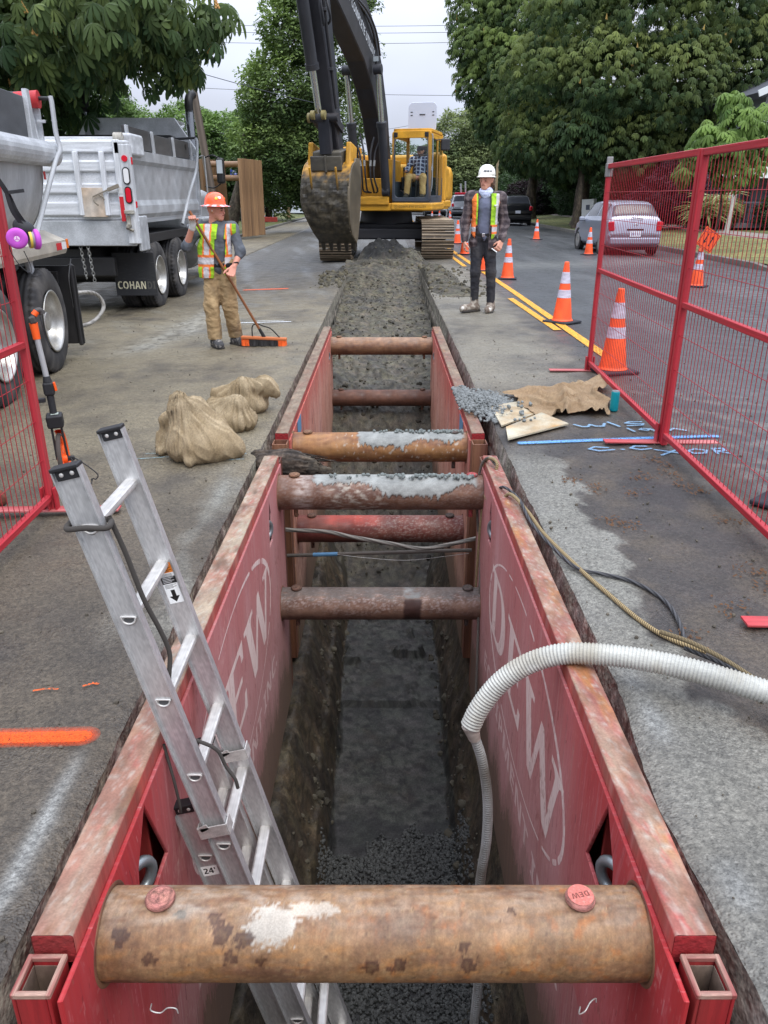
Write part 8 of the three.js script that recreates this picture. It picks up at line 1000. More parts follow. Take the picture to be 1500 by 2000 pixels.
{ // ------------------------------------------------ the standing worker
  const T = thing('person', 'tall standing worker in a white hard hat, checked shirt and lime vest', 'person', [1.42, groundY(1.42), -11.62]); T.scale.setScalar(1.035);
  const hip = [0.0, 1.0, 0], ch = [0.0, 1.38, 0], kL = [-0.1, 0.54, 0.05], kR = [0.12, 0.54, 0.04], aL = [-0.09, 0.08, 0.0], aR = [0.14, 0.08, 0.03];
  const shL = [-0.19, 1.5, 0], elL = [-0.26, 1.2, -0.02], wrL = [-0.265, 0.95, 0.06], shR = [0.2, 1.49, 0], elR = [0.285, 1.18, -0.03], wrR = [0.235, 0.95, 0.12];
  const H = headBones([0.0, 1.705, 0.02], -0.55, 0.0), tone = mul3(A3(214, 156, 132), 0.95), hm = headMesh(H, tone, T);
  const h1 = handBones(wrL, [0.05, -0.99, 0.1], [0.15, 0.1, 0.98], [0.98, 0.1, -0.1], 0.7, 1.05), h2 = handBones(wrR, [-0.4, -0.8, 0.45], [-0.7, 0.6, 0.3], [-0.5, -0.15, -0.8], 0.9, 1.05);
  bodyMesh(T, [[hm.bones, 0.03, 0.0075, hm.col], [[[hip, ch, 0.085, 0.095], [add3(hip, [-0.085, -0.05, 0]), kL, 0.055, 0.042], [kL, aL, 0.046, 0.038], [add3(hip, [0.085, -0.05, 0]), kR, 0.055, 0.042], [kR, aR, 0.04, 0.034], [shL, shR, 0.05, 0.05], [ch, [0.0, 1.56, 0], 0.085, 0.055], [shL, elL, 0.04, 0.034], [elL, wrL, 0.034, 0.028], [shR, elR, 0.04, 0.034], [elR, wrR, 0.034, 0.028]], 0.03, 0.02, () => tone], [h1, 0.012, 0.006, () => tone], [h2, 0.012, 0.006, () => tone]]);
  const hair = (x, y, z) => mul3(mix3(A3(120, 88, 60), A3(74, 52, 38), clamp(0.5 + 2 * fbm(x * 60, y * 12, z * 60, 2))), 1); mesh('hair', skin([[H.R(-0.07, 0.04, -0.03), H.R(-0.082, -0.045, -0.025), 0.03, 0.022], [H.R(0.07, 0.04, -0.03), H.R(0.082, -0.045, -0.025), 0.03, 0.022], [H.R(0, 0.03, -0.075), H.R(0, -0.07, -0.08), 0.06, 0.045], [H.R(-0.05, 0.0, -0.07), H.R(-0.06, -0.06, -0.06), 0.045, 0.035], [H.R(0.05, 0.0, -0.07), H.R(0.06, -0.06, -0.06), 0.045, 0.035]], 0.03, 0.009, hair, wrinkle(0.01, 2)), fleshM, T);
  mesh('trousers', skin([[add3(hip, [-0.06, 0.02, 0]), add3(hip, [0.06, 0.02, 0]), 0.115, 0.115], [add3(hip, [-0.08, -0.06, 0]), kL, 0.094, 0.066], [kL, [aL[0], 0.17, aL[2]], 0.066, 0.052], [add3(hip, [0.08, -0.06, 0]), kR, 0.094, 0.066], [kR, [aR[0], 0.14, aR[2]], 0.066, 0.054]], 0.035, 0.011, (x, y, z) => mul3(mix3(A3(34, 34, 39), A3(58, 56, 56), clamp(0.1 + 1.4 * fbm(x * 8, y * 5, z * 8, 4))), 1.3), wrinkle(0.011)), clothM, T);
  const plaid = (x, y, z) => { const u = Math.abs(((x * 0.8 + z * 0.8) * 11 % 1 + 1) % 1 - 0.5), v = Math.abs((y * 11 % 1 + 1) % 1 - 0.5); let c = A3(56, 48, 51); if (u < 0.16) c = mix3(c, A3(112, 100, 98), 0.42); if (v < 0.16) c = mix3(c, A3(108, 98, 97), 0.42); if (u > 0.4 || v > 0.4) c = mix3(c, A3(38, 32, 36), 0.55); return mul3(c, 1.4); };
  mesh('sweater', skin([[[0, 1.03, 0.0], ch, 0.122, 0.135], [ch, [0, 1.52, 0], 0.125, 0.07]], 0.05, 0.012, (x, y, z) => mul3(mix3(A3(96, 100, 118), A3(80, 84, 100), clamp(0.5 + fbm(x * 9, y * 9, z * 9, 3))), 1.35), wrinkle(0.006)), clothM, T);
  mesh('checked_shirt', skin([[[0, 1.0, -0.01], ch, 0.15, 0.155], [shL, shR, 0.088, 0.088], [ch, [0, 1.51, -0.03], 0.14, 0.085], [shL, elL, 0.076, 0.06], [elL, [wrL[0], wrL[1] + 0.03, wrL[2]], 0.06, 0.047], [shR, elR, 0.076, 0.06], [elR, [wrR[0], wrR[1] + 0.03, wrR[2] - 0.01], 0.066, 0.05], [[-0.07, 0.93, -0.02], [0.08, 0.9, 0.0], 0.13, 0.13]], 0.045, 0.012, plaid, clip(wrinkle(0.011), (x, y, z) => Math.max(z > 0 && Math.abs(x) < 0.17 ? 0.075 - Math.abs(x + 0.02) : -1, 0.84 - y))), clothM, T);
  mesh('collar', skin([[[-0.03, 1.575, 0.03], [0.03, 1.575, 0.03], 0.062, 0.062], [[-0.02, 1.53, 0.06], [0.02, 1.53, 0.06], 0.04, 0.04]], 0.03, 0.009, (x, y, z) => mul3(y % 0.02 < 0.005 ? A3(120, 130, 160) : A3(196, 204, 226), 1.2), wrinkle(0.008, 1.6)), clothM, T);
  mesh('safety_vest', skin([[[0, 1.06, 0], [0, 1.4, 0], 0.172, 0.176], [[-0.16, 1.49, 0], [0.16, 1.49, 0], 0.095, 0.095], [[0, 1.4, 0], [0, 1.52, -0.02], 0.165, 0.11]], 0.05, 0.010, vestC({ band: (x, y, z) => { if (y > 1.045 && y < 1.16 && Math.abs(x) > 0.03) return Math.abs(y - 1.1) < 0.03 ? 2 : 1; const v = Math.abs(Math.abs(x) - 0.158); if (v < 0.05) return x > 0 && v < 0.022 ? 2 : x < 0 ? (v < 0.03 ? 1 : 0) : v < 0.045 && Math.abs(x) > 0.158 ? 1 : 0; return 0; } }), clip(wrinkle(0.012), (x, y, z) => Math.max(0.965 - y, y - 1.555, z > -0.02 ? 0.088 + 0.02 * (y < 1.15) - Math.abs(x + 0.02) : -1, Math.abs(x) > 0.235 ? 0.02 : -1))), clothM, T);
  mesh('belt', skin([[[-0.05, 1.03, 0], [0.05, 1.03, 0], 0.122, 0.122]], 0.02, 0.011, () => A3(28, 26, 26), (d, x, y) => Math.max(d, Math.abs(y - 1.03) - 0.024)), clothM, T); mesh('buckle', bx(0.04, 0.045, 0.012, [-0.02, 1.03, 0.128], [0, 0, 0], 0.004), chromeM, T); mesh('radio_mic', bx(0.05, 0.02, 0.03, [0.13, 1.405, 0.16], [0, 0, 0.1], 0.006), mat({ color: C(220, 220, 220) }), T);
  const bc = (x, y, z) => mul3(mix3(A3(112, 98, 86), A3(176, 168, 154), clamp(2.4 * (fbm(x * 20, y * 20, z * 20, 3) + 0.05))), 1.0);
  for (const [a, d] of [[[aL[0], 0, aL[2]], [-0.86, 0, 0.5]], [[aR[0], 0, aR[2]], [-0.25, 0, 0.97]]]) { boot(T, a, d, bc, 0.32); sole(T, a, d, 0.32); const tc = skin([[[a[0] + d[0] * 0.165, 0.055, a[2] + d[2] * 0.165], [a[0] + d[0] * 0.19, 0.05, a[2] + d[2] * 0.19], 0.05, 0.045]], 0.02, 0.009, () => mul3(A3(206, 202, 192), 1.0), (q, x, y) => Math.max(q, 0.03 - y)); mesh('toe_cap', tc, fleshM, T); }
  const hh = helmet(T, H, () => mul3(A3(228, 226, 216), 1.1), 0.128, 'hard_hat'); for (const [a, w] of [[0.25, 0.02], [0.6, 0.018], [0.95, 0.015]]) { const g = new THREE.SphereGeometry(w, 10, 6); g.scale(1.1, 0.7, 0.15); g.rotateX(-0.3); g.rotateY(a); g.translate(Math.sin(a) * 0.11, 0.062, Math.cos(a) * 0.123); mesh('sticker', g, mat({ color: C(96, 100, 104), roughness: 0.5 }), hh); }
  mesh('paper', bx(0.012, 0.004, 0.1, [0.13, 0.84, 0.2], [0.6, 0.7, 0.4], 0.001), mat({ color: C(230, 230, 226) }), T);
}
{ // ------------------------------------------------ the operator
  const p = CAB.at(CAB.cx, 1.55, 0.62), T = thing('person', 'bearded excavator operator in a blue checked shirt sitting in the cab', 'person', p, CAB.turn);
  const hip = [0, 0.53, 0.0], ch = [0, 0.9, -0.08], H = headBones([0.02, 1.19, -0.04], -0.25, 0.1), tone = A3(206, 148, 122), hm = headMesh(H, tone, T, A3(52, 38, 32));
  const L = [-1, 1].map((s) => ({ kn: [s * 0.2, 0.56, 0.46], an: [s * 0.22, 0.14, 0.56], sh: [s * 0.2, 1.0, -0.08], el: [s * 0.33, 0.76, 0.02], wr: [s * 0.33, 0.72, 0.25] }));
  const hs = L.map((q, i) => handBones(q.wr, [0, 0.05, 0.99], [i ? -0.9 : 0.9, 0.3, 0], [0, -0.95, 0], 1.4, 1));
  bodyMesh(T, [[hm.bones, 0.03, 0.011, hm.col], [[[hip, ch, 0.12, 0.12], [ch, [0.01, 1.06, -0.07], 0.1, 0.06], ...L.flatMap((q) => [[hip, q.kn, 0.08, 0.055], [q.kn, q.an, 0.05, 0.04], [q.sh, q.el, 0.045, 0.04], [q.el, q.wr, 0.038, 0.03]])], 0.05, 0.025, () => tone], ...hs.map((b) => [b, 0.012, 0.008, () => tone])]);
  mesh('trousers', skin([[add3(hip, [-0.08, 0, 0]), add3(hip, [0.08, 0, 0]), 0.13, 0.13], ...L.flatMap((q) => [[[q.kn[0] * 0.5, 0.53, 0.05], q.kn, 0.115, 0.09], [q.kn, [q.an[0], 0.16, q.an[2]], 0.092, 0.078]])], 0.04, 0.016, (x, y, z) => mul3(mix3(A3(206, 168, 112), A3(170, 132, 84), clamp(0.5 + 1.6 * fbm(x * 7, y * 7, z * 7, 3))), 1.25), wrinkle(0.012)), clothM, T);
  const pl = (x, y, z) => { const u = Math.abs((x * 9.5 % 1 + 1) % 1 - 0.5), v = Math.abs(((y - z * 0.4) * 9.5 % 1 + 1) % 1 - 0.5); let c = A3(34, 40, 66); if (u < 0.1 || v < 0.1) c = A3(186, 194, 214); else if (u < 0.25 || v < 0.25) c = A3(62, 72, 108); return mul3(c, 1.2); };
  mesh('checked_shirt', skin([[[0, 0.58, 0], ch, 0.155, 0.16], [ch, [0.01, 1.03, -0.07], 0.15, 0.08], [L[0].sh, L[1].sh, 0.085, 0.085], ...L.flatMap((q) => [[q.sh, q.el, 0.08, 0.066], [q.el, [q.wr[0], q.wr[1], q.wr[2] - 0.05], 0.064, 0.05]])], 0.05, 0.014, pl, wrinkle(0.01)), clothM, T);
  mesh('cap', skin([[H.R(0, 0.07, -0.03), H.R(0, 0.075, 0.02), 0.09, 0.088], [H.R(-0.03, 0.055, 0.1), H.R(0.03, 0.055, 0.1), 0.02, 0.02], [H.R(-0.03, 0.05, 0.14), H.R(0.03, 0.05, 0.14), 0.015, 0.015]], 0.03, 0.012, () => A3(28, 28, 32), (d, x, y) => Math.max(d, H.R(0, 0.035, 0)[1] - y)), clothM, T);
  for (const q of L) boot(T, [q.an[0], 0.02, q.an[2]], [0, 0, 1], () => A3(66, 56, 46), 0.28);
}
{ // ------------------------------------------------ someone cut off by the left edge
  const T = thing('person', 'person cut off by the left edge, only a brown boot and blue trouser leg showing', 'person', [-2.42, groundY(-2.4), -4.28]);
  const legs = [[-0.02, 0.03], [-0.24, -0.1]], tone = A3(200, 150, 128);
  bodyMesh(T, [[[[[-0.13, 0.95, 0], [-0.13, 1.4, 0], 0.12, 0.14], [[-0.13, 1.4, 0], [-0.13, 1.58, 0], 0.06, 0.055], { c: [-0.13, 1.66, 0.02], e: [0.08, 0.115, 0.1] }, ...legs.flatMap(([x, z]) => [[[lerp(-0.13, x, 0.7), 0.92, 0], [x, 0.5, z], 0.08, 0.055], [[x, 0.5, z], [x, 0.08, z], 0.05, 0.04]]), ...[-1, 1].flatMap((s) => [[[-0.13 + s * 0.2, 1.44, 0], [-0.13 + s * 0.26, 1.15, 0], 0.05, 0.04], [[-0.13 + s * 0.26, 1.15, 0], [-0.13 + s * 0.25, 0.9, 0.05], 0.038, 0.03]])], 0.05, 0.02, () => tone], ...[-1, 1].map((s) => [handBones([-0.13 + s * 0.25, 0.9, 0.05], [0, -1, 0.05], [0, 0, 1], [-s, 0, 0], 0.6), 0.012, 0.008, () => tone])]);
  mesh('trousers', skin([[[-0.19, 0.96, 0], [-0.07, 0.96, 0], 0.13, 0.13], ...legs.flatMap(([x, z]) => [[[lerp(-0.13, x, 0.8), 0.9, 0], [x, 0.5, z], 0.11, 0.085], [[x, 0.5, z], [x, 0.16, z], 0.085, 0.08]])], 0.04, 0.014, (x, y, z) => mul3(mix3(A3(52, 50, 92), A3(36, 36, 70), clamp(0.5 + fbm(x * 9, y * 5, z * 9, 3))), 1.3), clip(wrinkle(0.012), (x, y) => 0.11 - y)), clothM, T);
  mesh('jacket', skin([[[-0.13, 0.98, 0], [-0.13, 1.36, 0], 0.15, 0.165], [[-0.33, 1.44, 0], [0.07, 1.44, 0], 0.085, 0.085], ...[-1, 1].flatMap((s) => [[[-0.13 + s * 0.2, 1.44, 0], [-0.13 + s * 0.26, 1.15, 0], 0.08, 0.066], [[-0.13 + s * 0.26, 1.15, 0], [-0.13 + s * 0.25, 0.95, 0.04], 0.064, 0.05]])], 0.05, 0.016, () => A3(60, 64, 70), wrinkle(0.01)), clothM, T);
  const dir = [0.97, 0, 0.25], bc = (x, y, z) => mul3(mix3(A3(120, 66, 44), A3(70, 42, 32), clamp(0.5 + 1.4 * fbm(x * 16, y * 16, z * 16, 3))), 1.3); for (const [x, z] of legs) { boot(T, [x, 0, z], dir, bc); sole(T, [x, 0, z], dir); }
}
// ---------------------------------------------------------------- trees and planting
const leafM = (o) => new THREE.MeshPhysicalMaterial({ side: THREE.DoubleSide, roughness: 0.9, specularIntensity: 0.35, transmission: 0.5, thickness: 0, ...o }), greenM = leafM({ color: 0xffffff });
function leaflet(L, W, droop, a, tilt = 0) {              // one leaflet from the stalk outwards, folded along its rib
  const pts = [[0, 0.06], [0.4, 0.6], [0.74, 1], [0.92, 0.7], [1, 0.05]], P = [], I = [], y = (t) => -droop * t * t * L;
  for (const [t, w] of pts) for (const s of [-1, 0, 1]) P.push(s * w * W, y(t) + (s ? 0.25 * w * W : 0), t * L);
  for (let i = 0; i < 4; i++) for (let k = 0; k < 2; k++) { const q = i * 3 + k; I.push(q, q + 3, q + 1, q + 1, q + 3, q + 4); }
  const g = new THREE.BufferGeometry(); g.setAttribute('position', new THREE.Float32BufferAttribute(P, 3)); g.setIndex(I); g.computeVertexNormals(); return g.rotateX(tilt).rotateY(a);
}
const palmate = M([-2.1, -1.3, -0.62, 0, 0.62, 1.3, 2.1].map((a, i) => leaflet(1 - 0.14 * Math.abs(i - 3), 0.145, 0.62, a, 0.15)));
const sprayG = (n, seed, L = 0.5) => { const r = rng(seed), l = []; for (let i = 0; i < n; i++) { const g = leaflet(L * (0.7 + 0.5 * r()), L * 0.27, 0.3, 0, 0.6 * (r() - 0.3)); put(g, [(r() - 0.5) * 1.3, (r() - 0.5) * 0.9, (r() - 0.5) * 1.3], [0.5 * (r() - 0.5), 6.28 * r(), 0.6 * (r() - 0.5)]); l.push(g); } return M(l); };
const spray1 = sprayG(13, 3), barkM = vmat({ map: dirtT, bumpMap: dirtB, bumpScale: 0.03, roughness: 0.95 });
function limb(a, b, r0, r1, bend, seg = 10) { const m = [lerp(a[0], b[0], 0.5) + bend[0], lerp(a[1], b[1], 0.5) + bend[1], lerp(a[2], b[2], 0.5) + bend[2]], cv = new THREE.CatmullRomCurve3([V(...a), V(...m), V(...b)]), n = 10, fr = cv.computeFrenetFrames(n); return sheet(steps(0, seg, 1), steps(0, n, 1), (u, v) => { const p = cv.getPoint(v / n), an = u / seg * 6.2832, r = lerp(r0, r1, Math.pow(v / n, 0.7)) * (1 + 0.14 * Math.sin(an * 3 + v)) * (v === 0 ? 1.25 : 1); return [p.x + r * (fr.normals[v].x * Math.cos(an) + fr.binormals[v].x * Math.sin(an)), p.y + r * (fr.normals[v].y * Math.cos(an) + fr.binormals[v].y * Math.sin(an)), p.z + r * (fr.normals[v].z * Math.cos(an) + fr.binormals[v].z * Math.sin(an))]; }, null, (u, v) => [u / seg * 2, v * 0.4]); }
const LT = new THREE.Object3D();
function tree(name, label, cat, base, blobs, o) {        // blobs in world metres: [x, y, z, r]
  const t = thing(name, label, cat, base), r = rng(o.seed), rel = (p) => [p[0] - base[0], p[1] - base[1], p[2] - base[2]], B = blobs.map((b) => [...rel(b), b[3]]);
  if (o.trunk) {
    const top = rel(o.top), g = [limb([0, -0.1, 0], top, o.trunk, o.trunk * 0.62, [0.1, 0, 0.1], 14)];
    for (const b of B) if (b[3] > (o.minLimb ?? 0)) g.push(limb([top[0] * (0.8 + 0.2 * r()), top[1] * (0.85 + 0.15 * r()), top[2]], [b[0], b[1] - b[3] * 0.2, b[2]], o.trunk * 0.36, 0.03, [0.2 * (r() - 0.5), 0.4, 0.2 * (r() - 0.5)], 7));
    mesh('trunk', paint(M(g), (x, y, z) => mul3(mix3(A3(104, 94, 80), A3(66, 58, 50), clamp(0.5 + 1.6 * fbm(x * 5, y * 1.2, z * 5, 4))), 1.3)), barkM, t);
  }
  const vol = B.map((b) => b[3] * b[3]), sum = vol.reduce((a, b) => a + b, 0), put1 = (i) => {
    let q = r() * sum, k = 0; while (k < B.length - 1 && (q -= vol[k]) > 0) k++; const b = B[k];
    const u = 2 * r() - 1, ph = 6.2832 * r(), s = Math.sqrt(1 - u * u), d = [s * Math.cos(ph), u, s * Math.sin(ph)], lump = 1 + 0.42 * fbm(d[0] * 2.4 + k * 3, d[1] * 2.4, d[2] * 2.4, 3), rad = b[3] * lump * (0.66 + 0.38 * Math.pow(r(), 0.45));
    LT.position.set(b[0] + d[0] * rad, b[1] + d[1] * rad * (o.flat ?? 0.85), b[2] + d[2] * rad); LT.rotation.set((o.droop ?? 0.5) * (0.4 + r()) - 0.35 * d[1], Math.atan2(d[0], d[2]) + 1.3 * (r() - 0.5), 0.9 * (r() - 0.5), 'YXZ'); LT.scale.setScalar(o.size * (0.65 + 0.6 * r())); LT.updateMatrix();
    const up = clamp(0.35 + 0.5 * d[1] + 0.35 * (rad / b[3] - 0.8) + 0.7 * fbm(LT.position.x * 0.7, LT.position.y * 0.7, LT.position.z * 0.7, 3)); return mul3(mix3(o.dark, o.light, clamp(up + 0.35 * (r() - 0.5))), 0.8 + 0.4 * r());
  };
  const col = new THREE.Color();
  if (o.leaves) { const mats = [0, 1, 2, 3, 4, 5].map((i) => leafM({ color: col.setRGB(...mix3(o.dark, o.light, 0.15 + i * 0.16)).clone() })); const [ex, ey, ez] = rel([0, 1.55, 0]); let n = 0, tries = 0; while (n < o.leaves && tries++ < 9000) { put1(); const p = LT.position; const wx = p.x + base[0], wy = p.y + base[1], wd = -(p.z + base[2]), [sx, sy] = seen(wx, wy, wd); if (sx < 0.02 || sx > 0.98 || sy < 0 || sy > 0.4 || -wd < -15.6 + 0.0 * ex * ey * ez) continue; const m = mesh('leaf', palmate, mats[Math.floor(r() * 6)], t); m.position.copy(LT.position); m.rotation.copy(LT.rotation); m.scale.copy(LT.scale); n++; } }
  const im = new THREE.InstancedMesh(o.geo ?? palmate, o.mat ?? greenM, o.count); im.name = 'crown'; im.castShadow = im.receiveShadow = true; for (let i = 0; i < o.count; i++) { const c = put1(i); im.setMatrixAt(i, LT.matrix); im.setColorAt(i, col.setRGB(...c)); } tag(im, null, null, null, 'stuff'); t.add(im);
  if (o.spikes) { const sg = M(steps(0, 26, 1).map((i) => put(new THREE.IcosahedronGeometry(0.1 - 0.0025 * i, 0), [0.13 * (1 - i / 30) * Math.cos(i * 2.4), i * 0.035, 0.13 * (1 - i / 30) * Math.sin(i * 2.4)]))), sm = new THREE.InstancedMesh(sg, mat({ color: 0xffffff, roughness: 0.9 }), o.spikes); sm.name = 'flower_spike'; for (let i = 0; i < o.spikes; i++) { put1(i); LT.position.multiplyScalar(1.02); LT.rotation.set(0.5 * (r() - 0.5), 0, 0.5 * (r() - 0.5)); LT.scale.setScalar(0.2 * o.size / 0.22 * (0.7 + 0.5 * r())); LT.updateMatrix(); sm.setMatrixAt(i, LT.matrix); sm.setColorAt(i, col.setRGB(...mul3(mix3(A3(206, 160, 100), A3(170, 156, 84), r()), 1.0))); } tag(sm, null, null, null, 'stuff'); t.add(sm); }
  return t;
}
function seen(x, y, d) { const c = Math.cos(PITCH), s = Math.sin(PITCH), dn = 1.55 - y, z = d * c + dn * s; return [0.5 + x / z, 0.5 + (dn * c - d * s) / z * 0.75]; }
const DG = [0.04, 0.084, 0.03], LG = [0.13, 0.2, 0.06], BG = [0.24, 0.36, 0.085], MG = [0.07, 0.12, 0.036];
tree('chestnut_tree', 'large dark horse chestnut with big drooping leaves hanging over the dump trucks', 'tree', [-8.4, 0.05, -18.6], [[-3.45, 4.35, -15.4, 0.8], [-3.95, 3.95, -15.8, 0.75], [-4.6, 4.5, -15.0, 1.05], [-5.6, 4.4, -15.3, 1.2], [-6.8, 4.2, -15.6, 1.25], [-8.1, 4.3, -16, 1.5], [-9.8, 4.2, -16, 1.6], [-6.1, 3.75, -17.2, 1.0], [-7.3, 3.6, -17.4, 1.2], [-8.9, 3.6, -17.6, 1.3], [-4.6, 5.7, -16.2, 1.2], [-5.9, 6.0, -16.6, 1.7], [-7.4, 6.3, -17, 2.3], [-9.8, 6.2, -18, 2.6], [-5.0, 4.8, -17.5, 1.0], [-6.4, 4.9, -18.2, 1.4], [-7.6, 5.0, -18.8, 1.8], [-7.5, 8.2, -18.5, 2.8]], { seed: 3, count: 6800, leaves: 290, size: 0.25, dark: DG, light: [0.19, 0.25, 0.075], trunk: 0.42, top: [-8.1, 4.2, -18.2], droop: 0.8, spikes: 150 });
tree('street_tree', 'tall bright green tree on the left verge behind the excavator arm', 'tree', [-7.9, 0.05, -42], [[-5.9, 3.6, -41, 1.7], [-4.6, 3.9, -42, 2.1], [-5.2, 5.8, -41, 1.7], [-4.2, 6.6, -41.5, 2.1], [-2.6, 5.0, -43, 1.9], [-4.0, 8.7, -41, 1.7], [-3.2, 9.8, -42, 1.8], [-3.7, 11.6, -42, 1.5], [-2.8, 12.4, -42, 1.6], [-3.2, 14.2, -42, 1.6], [-2.2, 8.0, -43, 1.8], [-1.7, 10.6, -43, 1.5], [-5.3, 2.4, -43, 1.7], [-3.4, 2.6, -43, 1.8]], { seed: 5, count: 7000, geo: spray1, size: 0.36, dark: [0.06, 0.115, 0.03], light: [0.26, 0.36, 0.1], trunk: 0.34, top: [-6.8, 4, -42], droop: 0.4 });
tree('street_tree', 'mid green leafy tree beyond the dump truck cab on the left', 'tree', [-13.5, 0.2, -58], [[-13.4, 5.2, -58, 2.4], [-10.8, 4.6, -57, 2.3], [-15.8, 4.4, -58, 2.4], [-19, 5, -60, 3], [-9.6, 3.0, -57, 2.0], [-13.2, 3.0, -57, 2.3], [-21, 7, -59, 3.6]], { seed: 7, count: 7000, geo: spray1, size: 0.45, dark: [0.05, 0.105, 0.028], light: [0.19, 0.3, 0.075], trunk: 0.4, top: [-13.4, 4, -58] });
tree('street_tree', 'darker green tree beside the stored brown shield on the left', 'tree', [-8.6, 0.1, -62], [[-8.4, 4.6, -61, 2.3], [-6.6, 3.4, -61, 2.0], [-9.2, 5.8, -61, 1.9], [-6.8, 5.6, -62, 2.0], [-10.6, 3.0, -61, 2.2], [-5.4, 2.6, -63, 1.8]], { seed: 8, count: 5200, geo: spray1, size: 0.45, dark: [0.025, 0.055, 0.018], light: [0.12, 0.19, 0.05], trunk: 0.34, top: [-8.5, 3.4, -62] });
const RB = (cx, cz, list) => list.map(([x, y, z, r]) => [cx + x, y, cz + z, r]);
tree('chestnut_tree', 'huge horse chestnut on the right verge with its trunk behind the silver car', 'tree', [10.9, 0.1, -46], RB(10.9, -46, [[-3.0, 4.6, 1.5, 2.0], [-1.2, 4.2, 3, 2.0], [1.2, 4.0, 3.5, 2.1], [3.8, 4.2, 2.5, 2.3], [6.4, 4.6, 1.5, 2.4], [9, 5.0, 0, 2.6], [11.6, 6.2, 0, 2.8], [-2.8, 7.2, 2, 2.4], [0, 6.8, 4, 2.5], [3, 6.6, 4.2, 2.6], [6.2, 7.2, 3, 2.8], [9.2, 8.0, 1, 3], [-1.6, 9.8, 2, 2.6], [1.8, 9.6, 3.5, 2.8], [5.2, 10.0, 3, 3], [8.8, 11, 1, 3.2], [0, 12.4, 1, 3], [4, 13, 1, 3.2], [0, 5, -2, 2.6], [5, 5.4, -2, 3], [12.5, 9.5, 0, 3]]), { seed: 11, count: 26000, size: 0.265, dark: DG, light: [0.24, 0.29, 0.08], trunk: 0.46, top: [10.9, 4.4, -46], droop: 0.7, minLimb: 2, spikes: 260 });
tree('chestnut_tree', 'big horse chestnut farther along the right verge overhanging the road', 'tree', [10.4, 0.1, -59], RB(10.4, -59, [[-3.8, 8.6, 1, 1.9], [-4.2, 10.6, 1, 1.9], [-2.6, 6.6, 1.5, 2.0], [-4.0, 12.6, 0, 2.2], [-1.8, 9.4, 2, 2.6], [-1.2, 4.6, 2, 1.9], [1.6, 4.4, 2, 2.4], [1.2, 7, 2.4, 2.8], [-1.4, 12.4, 1, 2.8], [2, 11, 2, 3.2], [4.4, 6, 0, 3], [2.8, 3.6, 1, 1.9], [-3.2, 15, 0, 2.6]]), { seed: 12, count: 17000, size: 0.29, dark: DG, light: [0.23, 0.31, 0.075], trunk: 0.42, top: [10.4, 4.6, -59], droop: 0.7, spikes: 120 });
tree('street_tree', 'slim grey trunked tree on the verge just left of the silver car', 'tree', [9.9, 0.1, -42.5], [[9.6, 4.4, -42, 1.4], [10.4, 5.2, -42.5, 1.5]], { seed: 14, count: 700, size: 0.32, dark: DG, light: MG, trunk: 0.2, top: [9.9, 3.6, -42.5] });
tree('street_tree', 'distant olive green round tree right of the excavator cab', 'tree', [9.6, 0, -98], [[8.4, 7.2, -97, 3.4], [11.6, 6.4, -97, 3.4], [6.4, 4.6, -96, 2.8], [9.6, 3.8, -95, 3.0], [12.6, 9, -98, 3.4], [14.4, 5, -97, 3.4], [5.6, 2.6, -95, 1.9]], { seed: 15, count: 5200, geo: spray1, size: 0.62, dark: [0.09, 0.135, 0.05], light: [0.28, 0.33, 0.13], trunk: 0.4, top: [9.6, 3, -98] });
tree('sapling', 'young bright green chestnut sapling on the right verge above the fence', 'tree', [10.15, 0.08, -25.2], [[9.6, 3.1, -25.2, 0.55], [10.4, 3.5, -25, 0.6], [10.0, 2.8, -24.8, 0.6], [10.7, 2.9, -25.1, 0.55], [9.3, 2.6, -25, 0.45], [10.2, 4.0, -25.3, 0.45], [11.2, 3.7, -25.4, 0.45], [11.3, 2.8, -25.3, 0.35], [9.0, 2.2, -25, 0.35], [10.3, 2.2, -24.9, 0.5], [11.0, 2.3, -25, 0.35]], { seed: 17, count: 900, size: 0.25, dark: [0.075, 0.15, 0.03], light: BG, trunk: 0.045, top: [10.1, 2.4, -25.2], droop: 0.7 });
const bush = (label, b, o, nm = 'shrub') => tree(nm, label, 'shrub', [b[0][0], 0.2, b[0][2]], b, { seed: 20 + b.length + Math.round(b[0][0] * 3 + b[0][2]), geo: spray1, size: 0.2, count: 900, dark: DG, light: MG, ...o });
const PD = [0.022, 0.006, 0.012], PL = [0.085, 0.016, 0.03];
bush('burgundy leaved shrub behind the roof of the silver car', [[12.4, 1.6, -36, 1.3], [13.6, 1.4, -36, 1.2], [12.9, 2.4, -36.3, 1.0], [11.4, 1.0, -36.4, 0.9]], { dark: PD, light: PL, count: 1700 });
bush('dark plum coloured bush beyond the black car on the right verge', [[12.5, 1.7, -66, 1.9], [11.0, 1.4, -66, 1.5]], { dark: [0.01, 0.006, 0.008], light: [0.03, 0.012, 0.016], count: 1200, size: 0.3 });
const blade = M(steps(0, 17, 1).map((i) => put(leaflet(1, 0.055, 0.75, 0, -0.75 + 0.25 * hash3(i, 1, 1)), [0, 0, 0], [0, i * 0.7, 0])));
tree('spiky_plant', 'pale yellow green strappy plant in front of the burgundy shrub', 'plant', [13.4, 0.25, -33.6], [[13.4, 1.3, -33.6, 0.35], [13.1, 0.9, -33.5, 0.3]], { seed: 31, count: 12, geo: blade, size: 0.75, dark: [0.2, 0.24, 0.07], light: [0.38, 0.4, 0.16], droop: 0 });
bush('low green bush growing under the porch of the right house', [[16.2, 0.9, -34.4, 0.7], [17.6, 0.9, -34.2, 0.8], [19.2, 1.0, -34, 0.9]], { light: [0.09, 0.15, 0.045], count: 1400 });
